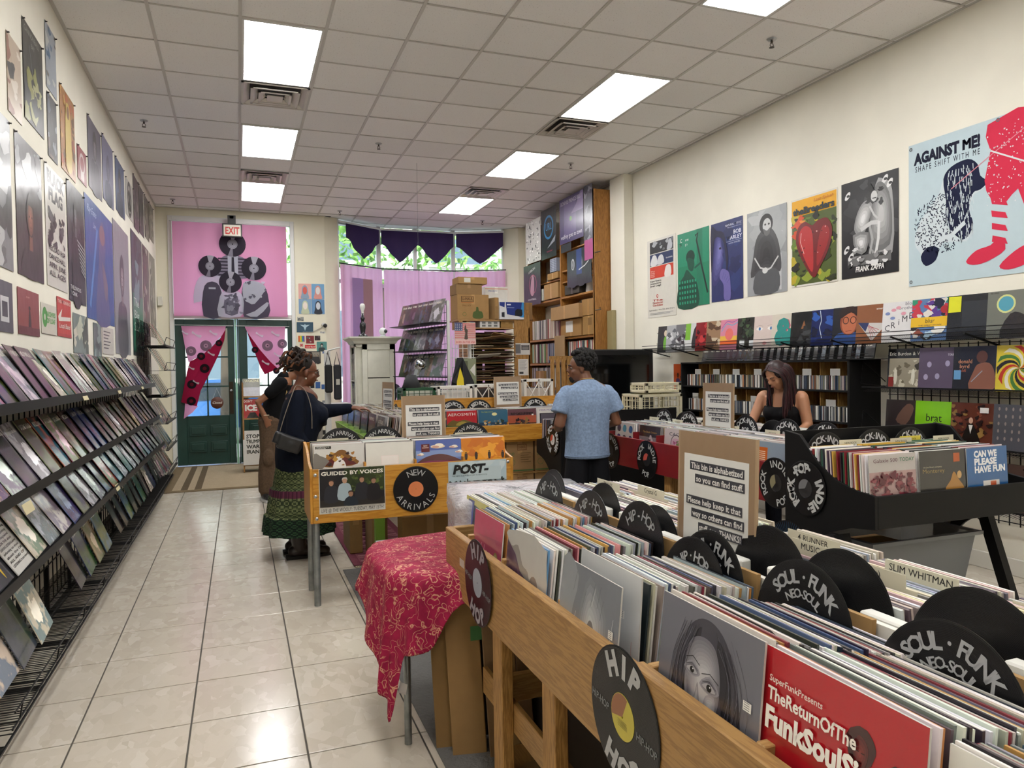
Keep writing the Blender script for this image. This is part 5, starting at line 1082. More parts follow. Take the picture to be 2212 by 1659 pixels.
def p_film(cv):
 cv.rect(.1, .82, .92, .97, '#26282e'); cv.blobs(8, (.15, .84, .9, .95), ['#6a6e76', '#a9adb3'], (.03, .08), random.Random(1)); cv.poly([(.7, .83), (.8, .96), (.88, .9), (.86, .83)], '#b8bcc2', 3)
 cv.rect(.1, .66, .92, .81, '#22325c'); cv.poly([(.12, .67), (.2, .79), (.33, .78), (.36, .67)], '#d9dadb', 3); cv.poly([(.36, .67), (.42, .77), (.55, .78), (.6, .68)], '#cfd0d3', 3); cv.text('Now Unthinkable', .78, .72, .02, '#e3e3e3', w=.22)
 cv.rect(.1, .50, .92, .65, '#cf3b27'); cv.poly([(.62, .5), (.66, .62), (.78, .64), (.84, .6), (.83, .5)], '#e6e0da', 3); [cv.text(tx, .2, .585 - k * .022, .016, '#f0dcd4', w=.14) for k, tx in enumerate(('The', 'Coming', 'Motion', 'Picture'))]
 for k, tx in enumerate(('Frank Sinatra', 'Laurence Harvey', 'Janet Leigh')): cv.text(tx, .3, .455 - k * .03, .024, '#26262a', w=.4, bold=.01)
 cv.ring(.36, .27, .02, .035, '#c2342c'); [cv.text(tx, .37, .205 - k * .032, .026, '#c2342c', w=.36, bold=.01) for k, tx in enumerate(('The', 'Manchurian', 'Candidate'))]
 cv.text('Angela Lansbury · Henry Silva · James Gregory', .5, .085, .018, '#33343a', w=.9, bold=0); cv.rect(.1, .05, .9, .055, '#8d8f94'); cv.rect(.1, .035, .8, .04, '#8d8f94')
RW(8.30, 7.64, 2.10, 3.09, '#dbd8ce', p_film, 'tall white film poster with dark, blue and red bands, farthest on the right wall')
def p_green(cv):
 cv.rect(.0, .55, 1, 1, '#1c8a6a'); cv.rect(.62, 0, .8, 1, '#17795c'); cv.poly([(.0, 0), (.03, .3), (.2, .42), (.3, .5), (.45, .42), (.62, .3), (.66, 0)], '#0c4a3a', 3); cv.ell(.42, .66, .14, .09, '#0b3a2f'); cv.poly([(.32, .65), (.36, .5), (.5, .47), (.54, .6)], '#0d5040', 3)
 cv.line([(.58, .92), (.66, .95), (.62, .86), (.78, .5), (.95, .15)], .045, '#0a2c25'); cv.line([(.55, .5), (.74, .55)], .04, '#0d5040')
 for i in range(7):
  for j in range(5): cv.rect(.05 + i * .085, .04 + j * .07, .05 + i * .085 + .045, .04 + j * .07 + .035, '#1d9a78')
 cv.text('C', .13, .88, .05, '#e4ece8'); cv.text('ares', .32, .885, .035, '#c9ded6'); cv.text('M', .1, .82, .05, '#e4ece8'); cv.text('g s', .3, .825, .035, '#c9ded6')
RW(7.60, 6.97, 2.175, 3.055, '#12805f', p_green, 'green duotone poster of a double bass player')
def p_blue(cv):
 cv.blobs(14, (.4, .1, .95, .9), ['#1f2f66', '#26386f', '#1a2654'], (.08, .2), random.Random(2)); cv.shade([(.02, .35), (.14, .82), (.3, .86), (.36, .7), (.42, .62), (.38, .56), (.42, .5), (.34, .4), (.3, .3), (.1, .2)], '#33346e', '#7474b4', 6, 3, (.3, .65))
 cv.poly([(.0, .95), (.2, .9), (.4, .86), (.5, .7), (.56, .5), (.5, .35), (.46, .6), (.36, .78), (.12, .8), (.05, .5), (0, .4)], '#181c3c', 4); cv.ell(.3, .67, .035, .015, '#15162c'); cv.poly([(.28, .3), (.34, .4), (.5, .38), (.6, .3), (.62, .02), (.42, .02), (.4, .2)], '#6a64a4', 4); [cv.line([(.42 + k * .06, .36 - k * .03), (.36 + k * .05, .28 - k * .02)], .006, '#3b3a78') for k in range(4)]
 cv.text('NATURAL MYSTIC', .72, .92, .026, '#ccd0e4', w=.5); cv.text('The Legend Lives On', .75, .895, .014, '#aab0d0', w=.44); cv.text('BOB', .84, .81, .05, '#dcdff0', w=.24); cv.text('MARLEY', .75, .745, .05, '#dcdff0', w=.46); cv.rect(.5, .725, .98, .729, '#b9bedc'); cv.text('and the WAILERS', .75, .695, .018, '#b9bedc', w=.36)
RW(6.93, 6.38, 2.185, 3.052, '#232f63', p_blue, 'deep blue poster with a bearded profile and white name lettering')
def p_greyp(cv):
 cv.blobs(16, (.03, .5, .97, .97), ['#a3a6a7', '#8d9091', '#b2b5b6'], (.1, .25), random.Random(3)); cv.rect(.82, .03, .87, .45, '#c2c4c5'); cv.shade([(.1, .22), (.16, .45), (.24, .66), (.42, .76), (.62, .76), (.78, .62), (.86, .4), (.84, .24), (.6, .3), (.4, .3)], '#454648', '#2c2d2f', 4, 3); cv.poly([(.2, .02), (.22, .25), (.5, .3), (.8, .25), (.78, .02)], '#54575a', 3)
 cv.ell(.5, .82, .17, .12, '#2b2b2c'); cv.ell(.52, .80, .105, .085, '#bfc0c0'); cv.poly([(.43, .77), (.52, .74), (.61, .77), (.58, .70), (.52, .68), (.46, .70)], '#5a5a5a', 3); cv.ell(.48, .815, .025, .012, '#333'); cv.ell(.57, .815, .025, .012, '#333')
 cv.line([(.2, .45), (.35, .32), (.45, .3)], .03, '#c4c5c5'); cv.line([(.8, .42), (.62, .3), (.52, .28)], .03, '#c4c5c5'); cv.ell(.47, .28, .07, .035, '#cccdcd')
RW(6.31, 5.72, 2.19, 3.048, '#9a9d9f', p_greyp, 'grey photo poster of a seated long haired man')
def p_yel(cv):
 cv.rect(.02, .02, .98, .80, '#4c5a24'); cv.rect(.02, .80, .98, .98, '#e0a51c'); cv.blobs(50, (.04, .04, .96, .78), ['#22260f', '#5f7a2a', '#8a9a34', '#2c3315', '#b7a52e', '#1b1c10'], (.03, .11), random.Random(4)); cv.blobs(6, (.03, .55, .3, .78), ['#c94a1e', '#d9801e'], (.05, .1), random.Random(5))
 cv.poly([(.5, .08), (.25, .3), (.12, .5), (.16, .66), (.32, .72), (.48, .66), (.6, .7), (.8, .7), (.9, .56), (.82, .36), (.66, .2)], '#6f1418', 4); cv.poly([(.48, .14), (.28, .34), (.18, .52), (.22, .63), (.34, .67), (.47, .6), (.5, .4)], '#b3282a', 4); cv.poly([(.58, .2), (.6, .45), (.7, .62), (.82, .6), (.84, .5), (.74, .34)], '#962024', 4)
 cv.line([(.24, .6), (.22, .5), (.3, .36)], .01, '#e7c8bd'); cv.blobs(14, (.25, .25, .8, .65), ['#d9a09a', '#3d0c10'], (.006, .018), random.Random(6))
 cv.text('theBreeders', .5, .815, .075, '#1e2a30', w=.88, bold=.04, tr=-.03); cv.text('Last Splash', .72, .92, .035, '#b8641e', w=.42, slant=.3, bold=0)
RW(5.66, 5.08, 2.215, 3.045, '#d8d5cb', p_yel, 'yellow green poster with a glossy red heart')
def p_blackp(cv):
 cv.blobs(14, (.05, .4, .95, .95), ['#2a2a2c', '#38383a', '#202022'], (.06, .2), random.Random(7)); cv.poly([(.55, .2), (.62, .9), (.78, .92), (.9, .8), (.9, .2)], '#9a9a9a', 3); cv.rect(.12, .12, .88, .22, '#6a6a6a')
 for u, v_ in ((.12, .86), (.78, .93), (.86, .88), (.1, .3), (.18, .22)): cv.ell(u, v_, .06, .03, '#dcdcdc', rot=.6); cv.ell(u + .01, v_, .03, .014, '#222')
 cv.shade([(.5, .3), (.6, .85), (.75, .9), (.88, .7), (.86, .28)], '#6a6a6a', '#b9b9b9', 6, 3); cv.shade([(.24, .50), (.30, .66), (.42, .76), (.56, .74), (.52, .58), (.44, .46), (.34, .42)], '#8a8a8a', '#dcdcdc', 5, 3); cv.line([(.36, .48), (.55, .53), (.68, .52)], .06, '#c6c6c6'); cv.line([(.68, .53), (.67, .36), (.62, .2)], .045, '#d4d4d4'); cv.line([(.52, .70), (.60, .60), (.66, .56)], .03, '#bdbdbd'); cv.line([(.52, .5), (.57, .36), (.52, .22)], .04, '#a4a4a4'); cv.blobs(16, (.48, .72, .72, .90), ['#141414', '#1e1e1e'], (.03, .06), random.Random(11)); cv.ell(.60, .79, .055, .055, '#c4c4c4'); cv.rect(.57, .765, .64, .775, '#222'); cv.shade([(.22, .44), (.5, .44), (.46, .25), (.3, .25)], '#7c7c7c', '#e0e0e0', 4, 2); cv.blobs(20, (.15, .1, .85, .3), ['#dadada', '#2b2b2b', '#8a8a8a'], (.02, .06), random.Random(8))
 cv.text('FRANK ZAPPA', .52, .055, .055, '#e2e2de', w=.5, bold=.03, slant=.15)
RW(5.035, 4.44, 2.22, 3.05, '#17171a', p_blackp, 'black and white poster of a crouching figure')
def p_flag(cv):
 cv.w *= .74
 r = random.Random(9)
 def zone(pts, col, base, n, L, dirx=(.3, 1)):
  cv.poly(pts, col, 3)
 cv.text('AGAINST ME!', .05, .855, .075, '#181b30', al='l', w=.5, bold=.06); cv.text('SHAPE SHIFT WITH ME', .055, .80, .04, '#181b30', al='l', w=.5, bold=.01, tr=.25)
 ink = '#141a38'
 cv.poly([(.05, .3), (.08, .42), (.16, .52), (.24, .6), (.28, .7), (.34, .76), (.46, .78), (.52, .74), (.54, .66), (.60, .60), (.54, .56), (.50, .54), (.47, .44), (.50, .34), (.46, .26), (.40, .26), (.28, .27), (.22, .2), (.14, .14), (.10, .22)], '#c9d3d8', 3)
 cv.poly([(.28, .7), (.34, .77), (.46, .79), (.53, .74), (.55, .66), (.60, .61), (.55, .57), (.5, .56), (.47, .46), (.5, .36), (.46, .28), (.40, .28), (.30, .40), (.3, .55)], ink, 3); cv.poly([(.1, .2), (.14, .13), (.22, .16), (.24, .24), (.16, .26)], ink, 3)
 def inside(x, y): return ((x - .25) / .22) ** 2 + ((y - .40) / .2) ** 2 < 1
 cv.inc = 0
 for k in range(520):
  x, y = r.uniform(.05, .45), r.uniform(.18, .62)
  if not inside(x, y): continue
  a = r.uniform(-1, 2.4); L = r.uniform(.008, .022); cv.line([(x, y), (x + L * cos(a), y + L * sin(a))], .006, ink)
 cv.k += 2
 for k in range(160):
  x, y = r.uniform(.30, .50), r.uniform(.28, .76); L = r.uniform(.02, .05); cv.line([(x, y), (x + r.uniform(-.008, .01), y - L)], .005, '#c6d2d8')
 cv.inc = 1; cv.line([(.24, .30), (.34, .31), (.44, .38)], .03, '#c9d3d8')
 rd = '#cf2f4c'
 cv.poly([(.60, .97), (1.0, .97), (1.0, .40), (.93, .42), (.86, .35), (.80, .52), (.72, .45), (.62, .50), (.58, .62), (.62, .80)], rd, 2)
 for k in range(4): cv.poly([(.62 + k * .005, .5 - k * .08), (.72, .47 - k * .08), (.735, .43 - k * .08), (.63, .46 - k * .08)], rd); cv.poly([(.84, .46 - k * .08), (.93, .43 - k * .08), (.93, .39 - k * .08), (.845, .42 - k * .08)], rd)
 cv.poly([(.45, .12), (.52, .18), (.62, .2), (.68, .24), (.72, .16), (.60, .10), (.5, .09)], rd, 3); cv.poly([(.68, .06), (.78, .14), (.88, .18), (.96, .2), (.97, .1), (.85, .05), (.74, .03)], rd, 3)
 cv.k += 2; cv.inc = 0
 for k in range(170): x, y = r.uniform(.6, .98), r.uniform(.45, .95); cv.ell(x, y, r.uniform(.002, .006), r.uniform(.002, .006), '#d5d9dc', n=6)
 cv.inc = 1; cv.k += 2; cv.line([(.34, .62), (.6, .76), (.8, .86), (1.0, .97)], .006, '#d88a96'); cv.line([(.62, .80), (.98, .60)], .01, '#d5d9dc')
 cv.rect(1.0, .42, 1.31, .97, rd); cv.poly([(1.0, .42), (1.31, .42), (1.31, .3), (1.22, .25), (1.08, .30)], rd); cv.poly([(1.0, .12), (1.1, .2), (1.31, .22), (1.31, .1), (1.1, .05)], rd, 2)
 for u, v_ in ((.02, .97), (.02, .03), (.67, .98)): cv.ring(u, v_, .006, .013, '#6a6d70')
m_flag = attr_mat('satin_flag_cloth', .75, 0, .05, spec=.25, bmp=.35, bs=3)
RW(4.345, 2.88, 2.085, 3.19, '#b9cbd2', p_flag, 'large pale blue cloth flag with a kneeling figure and red legs', m_flag)
RW(7.71, 7.48, 1.19, 1.50, '#c2542a', lambda cv: (bust(cv, .4, .55, .12, '#2a201c', '#6d4630', '#4a3660'), bust(cv, .7, .45, .11, '#2a201c', '#8a5a3c', '#344a6a')), 'small orange poster with two portraits beside the cd shelves')
# aisle wall posters (y0, y1, z0, z1)
B = lambda bc, seed, cols, n=14, a=(.06, .22): (bc, seeded(seed, n, cols, a))
def p_monk(cv): cv.blobs(16, (.05, .3, .95, .95), ['#16181d', '#4a4d55', '#2b2e36'], (.06, .2), random.Random(21)); bust(cv, .45, .74, .16, '#121316', '#7a7d84', '#1c1d22'); [cv.line([(.5 + k * .03, .55 - k * .035), (.95, .50 - k * .035)], .02, '#a9abb0') for k in range(8)]; cv.text('THELONIOUS', .06, .10, .035, '#d9dade', al='l', w=.6); cv.text('MONK', .06, .05, .035, '#d9dade', al='l', w=.36)
def p_bf(cv):
 cv.text('BLACK', .5, .86, .11, '#1a1a1c', w=.8, bold=.05); cv.text('FLAG', .5, .72, .11, '#1a1a1c', w=.7, bold=.05); cv.blobs(26, (.1, .35, .9, .62), ['#1a1a1c', '#d8d6d0', '#4b4b4e'], (.03, .1), random.Random(22)); [cv.text(tx, .5, .30 - k * .07, .045, '#1a1a1c', w=.8) for k, tx in enumerate(('RECORD HOP', 'DANCE HALL', 'APRIL JUNE', 'ALL AGES'))]
def p_rc(cv): cv.poly([(.3, .0), (.42, .5), (.5, .85), (.62, .9), (.7, .75), (.66, .5), (.78, .2), (.8, 0)], '#5b5f8e', 3); cv.ell(.57, .78, .1, .09, '#8a6a74'); cv.poly([(.55, .55), (.75, .35), (.68, .2), (.6, .3)], '#7a6a80', 3); cv.line([(.1, .1), (.4, .8)], .05, '#5c8acb'); cv.text('Ray Evans', .22, .88, .06, '#cfdcf2', w=.3, slant=.4, bold=0); cv.text('Live', .3, .78, .05, '#cfdcf2', slant=.4, bold=0)
def p_gs(cv): cv.rect(.05, .03, .95, .5, '#1f7a5c'); cv.blobs(12, (.1, .5, .9, .95), ['#2c4a52', '#6a8a90', '#1e2a30'], (.08, .2), random.Random(25)); [cv.text(tx, .35, .40 - k * .1, .07, '#cfe0d8', w=.45) for k, tx in enumerate(('The', 'Big', 'Star'))]
def p_red(cv): cv.poly([(.45, .1), (.5, .55), (.55, .55), (.6, .1)], '#2a1518', 2); cv.ell(.52, .6, .05, .05, '#3a2020'); cv.rect(0, 0, 1, .18, '#5e2024'); cv.text('the room', .45, .82, .05, '#d8b0a8', slant=.3)
def p_arch(cv): cv.ring(.22, .55, .05, .16, '#3f9a3c'); cv.text('ARCHIVES', .62, .6, .16, '#3f9a3c', w=.6, bold=.04); cv.text('OF LOAF', .62, .38, .16, '#3f9a3c', w=.55, bold=.04); cv.rect(0, 0, 1, .01, '#2b3a2b')
def p_lb(cv): cv.poly([(.05, .5), (.35, .72), (.25, .5), (.95, .55), (.95, .45), (.1, .38)], '#e8e2da'); cv.text('THIS MORNING', .5, .85, .09, '#e8d9cf', w=.9, bold=.01); cv.text('Local Band', .5, .22, .13, '#f0e8e0', w=.8, slant=.3); cv.rect(0, 0, 1, .08, '#b03026')
def p_clan(cv): cv.ring(.5, .6, .2, .28, '#16161a'); cv.ring(.5, .4, .18, .26, '#16161a'); cv.poly([(.35, .2), (.5, .9), (.65, .2), (.5, .35)], '#16161a', 2)
def p_cc(cv): cv.text('CANNONBALL', .45, .9, .06, '#8a8f8a', w=.75); cv.text('BAY', .5, .81, .05, '#8a8f8a'); cv.blobs(16, (.1, .05, .9, .6), ['#8a8a4a', '#3c4a3a', '#20262a', '#a8a878'], (.06, .2), random.Random(27)); cv.line([(.3, .8), (.45, .5)], .01, '#8a99a0')
LP_ = [(4.79, 5.07, 2.957, 3.40, '#b9a894', seeded(30, 8, ['#2b2a2c', '#d8cec0', '#8a5a48'], (.1, .25)), 'portrait poster on cream ground, highest near end of the aisle wall'),
 (5.13, 5.60, 3.03, 3.63, '#1c1e20', p_cc, 'dark poster lettered in grey at the top of the aisle wall'),
 (5.70, 6.0, 3.42, 3.86, '#9aa3ae', seeded(31, 14, ['#4a6a8c', '#c2c6c4', '#5e5a52'], (.06, .18)), 'curling blue and grey poster, highest one under the ceiling'),
 (5.70, 5.97, 2.96, 3.39, '#2a2a30', seeded(32, 8, ['#52586a', '#8a8f9c', '#6a5648'], (.08, .2)), 'dark narrow poster under the curling blue one'),
 (6.09, 6.58, 2.98, 3.59, '#a8743a', lambda cv: (cv.blobs(30, (.02, .02, .98, .98), ['#8c3a20', '#c99a4a', '#6a4a22', '#b85a2c'], (.03, .1), random.Random(33)), cv.poly([(.3, .1), (.34, .75), (.5, .88), (.66, .75), (.7, .1)], '#c9ae52', 4), cv.ell(.5, .76, .09, .08, '#8a5a32')), 'ornate orange and gold poster with a tall figure'),
 (6.67, 7.03, 3.05, 3.32, '#8a1f2c', lambda cv: (cv.ell(.5, .55, .3, .32, '#c9b8b8'), cv.ell(.5, .55, .22, .22, '#8a1f2c'), cv.rect(.3, .05, .7, .3, '#c9b8b8')), 'small crimson poster with a pale emblem'),
 (7.13, 7.77, 3.09, 3.71, '#5a5568', lambda cv: (bust(cv, .5, .66, .2, '#26232c', '#8a7f8c', '#3a3648')), 'purple grey portrait poster in the upper aisle row'),
 (7.84, 8.47, 3.15, 3.76, '#6b6c8e', lambda cv: (bust(cv, .5, .55, .2, '#3c3c58', '#6a6a86', '#34405e', face=False)), 'lavender poster with a dark silhouette in the upper aisle row'),
 (8.63, 9.25, 3.2, 3.765, '#3f557e', lambda cv: (bust(cv, .45, .6, .22, '#221f28', '#6a6470', '#26344e')), 'steel blue portrait poster in the upper aisle row'),
 (9.35, 9.97, 3.3, 3.73, '#c4c2bc', p_clan, 'white poster with interlocked black rings'),
 (10.02, 10.5, 3.27, 3.93, '#4c4048', seeded(38, 16, ['#6a5a64', '#2c262c', '#8a7c84'], (.05, .15)), 'dark maroon poster far along the upper aisle row'),
 (10.55, 11.05, 3.3, 3.93, '#3d3c40', seeded(39, 16, ['#5f5e62', '#211f24'], (.05, .15)), 'charcoal poster far along the upper aisle row'),
 (11.15, 11.65, 3.35, 3.93, '#56504a', seeded(40, 14, ['#8a8278', '#2c2a28'], (.05, .15)), 'brown grey poster second from the shop front corner'),
 (11.7, 12.25, 3.42, 3.95, '#67635c', seeded(41, 14, ['#a09a8c', '#34322e'], (.05, .15)), 'grey poster touching the shop front corner up high'),
 (4.28, 4.80, 2.065, 2.895, '#7b7d80', lambda cv: (cv.blobs(10, (.05, .05, .95, .95), ['#b9bbbd', '#3a3b3e', '#5f6164'], (.1, .3), random.Random(42))), 'silvery grey poster cut by the picture edge'),
 (4.89, 5.48, 2.07, 2.885, '#2a2226', lambda cv: (cv.blobs(8, (.05, .6, .95, .95), ['#8a8c90', '#c8cacc', '#3a3438'], (.08, .22), random.Random(43)), bust(cv, .5, .45, .22, '#1b1618', '#96604c', '#241c20')), 'dark glossy poster with a reddish face'),
 (5.57, 6.17, 2.08, 2.89, '#cfccc4', p_bf, 'white flyer poster with heavy black lettering'),
 (6.23, 6.86, 2.04, 2.938, '#2c2e34', p_monk, 'black and white poster of a pianist at the keys'),
 (6.90, 8.31, 1.955, 2.99, '#35599c', p_rc, 'large cobalt blue poster with signature lettering'),
 (8.35, 9.45, 1.69, 3.06, '#8d8f96', lambda cv: (bust(cv, .5, .6, .2, '#4a4c54', '#9c9498', '#50525c')), 'tall grey portrait poster after the blue one'),
 (9.68, 10.72, 1.70, 3.20, '#35444a', p_gs, 'tall poster, dark above and green below, with white title'),
 (10.8, 11.5, 1.9, 3.2, '#4a3a44', seeded(44, 18, ['#a8a4a0', '#7a3a44', '#241f26'], (.05, .16)), 'mixed dark poster beside the entrance rack'),
 (11.6, 12.3, 2.0, 3.2, '#6c6862', seeded(45, 16, ['#a8a49c', '#33312e'], (.05, .15)), 'grey brown poster nearest the shop front, lower aisle row'),
 (4.51, 4.76, 1.72, 1.995, '#4a4c56', lambda cv: (cv.rect(.1, .2, .7, .7, '#c9cacc'), cv.rect(.2, .3, .6, .6, '#3a3c48')), 'small slate flyer with a pale square at the picture edge'),
 (4.86, 5.33, 1.725, 1.992, '#8a3e3c', p_red, 'square red poster with a standing figure'),
 (5.38, 5.79, 1.752, 1.95, '#d2cec0', p_arch, 'cream flyer with green lettering and a green ring'),
 (5.82, 6.26, 1.755, 2.03, '#c23a2e', p_lb, 'red flyer with a white arrow and script'),
 (6.33, 6.91, 1.65, 1.955, '#7c8a86', seeded(46, 14, ['#c2c8b4', '#4c5a52', '#e0dcc8'], (.06, .18)), 'pale green art print under the large blue poster'),
 (7.15, 7.53, 1.62, 1.93, '#5c6e6e', seeded(47, 8, ['#8aa09c', '#3c4a4c'], (.08, .2)), 'narrow teal grey print under the blue poster'),
 (7.58, 8.22, 1.67, 1.925, '#d0cdc4', lambda cv: [cv.rect(.1, .8 - k * .12, .1 + .6 - (k % 3) * .1, .84 - k * .12, '#55545a') for k in range(6)], 'white typed flyer under the blue poster')]
for y0, y1, z0, z1, bc, fn, lb in LP_: LW(y0, y1, z0, z1, bc, fn, lb)
pin = M(); pin.lathe([(.001, .012), (.005, .012), (.004, .004), (.008, 0)], 8, col='#201818'); pme = pin.mesh('push_pin', paint_m)
k = 0
for y0, y1, z0, z1, *_ in LP_[:18]:
 for y, z in ((y0 + .01, z1 - .01), (y1 - .01, z1 - .01)):
  k += 1; inst('push_pin', pme, frame((XL + .006, y, z), (0, 1, 0), (0, 0, 1), (1, 0, 0)), None, 'dark push pin at a poster corner on the aisle wall', 'pin', 'push pins of the aisle wall posters')

# ------------------------------------------------------------------ right wall: wire ledge of records, cd strip, cd shelves, grid panels
t = empty('wire_shelf', (4.85, 5.5, 1.68), 'long black wire ledge of records high on the right wall', 'shelf')
m = M()
for k in range(330): y = 2.9 + k * .015; m.bar((4.64, y, 1.69), (4.82, y, 1.64), .0016);
m.obj('ledge_wires', wire_m, t); m = M()
for x, z in ((4.64, 1.72), (4.64, 1.69), (4.73, 1.665), (4.82, 1.64)): m.bar((x, 2.9, z), (x, 7.85, z), .006)
for k in range(9): y = 3.0 + k * .6; m.bar((4.64, y, 1.68), (XR, y, 1.59), .012); m.bar((4.825, y, 1.64), (4.86, y, 1.95), .006); m.bar((4.86, y, 1.95), (XR, y, 1.95), .006)
for q, z in enumerate((1.75, 1.88)): m.bar((4.845 + q * .012, 2.9, z), (4.845 + q * .012, 7.85, z), .006)
m.obj('ledge_frame', wire_m, t)
m = M()
for k in range(10): m.bar((XR - .02, 7.75 + k * .03, 1.6), (XR - .02, 7.75 + k * .03, 1.95), .005)
for k in range(6): m.bar((XR - .02, 7.75, 1.6 + k * .07), (XR - .02, 8.05, 1.6 + k * .07), .005)
m.obj('white_grid', white_plastic, t)
def a_tx(fn): return fn
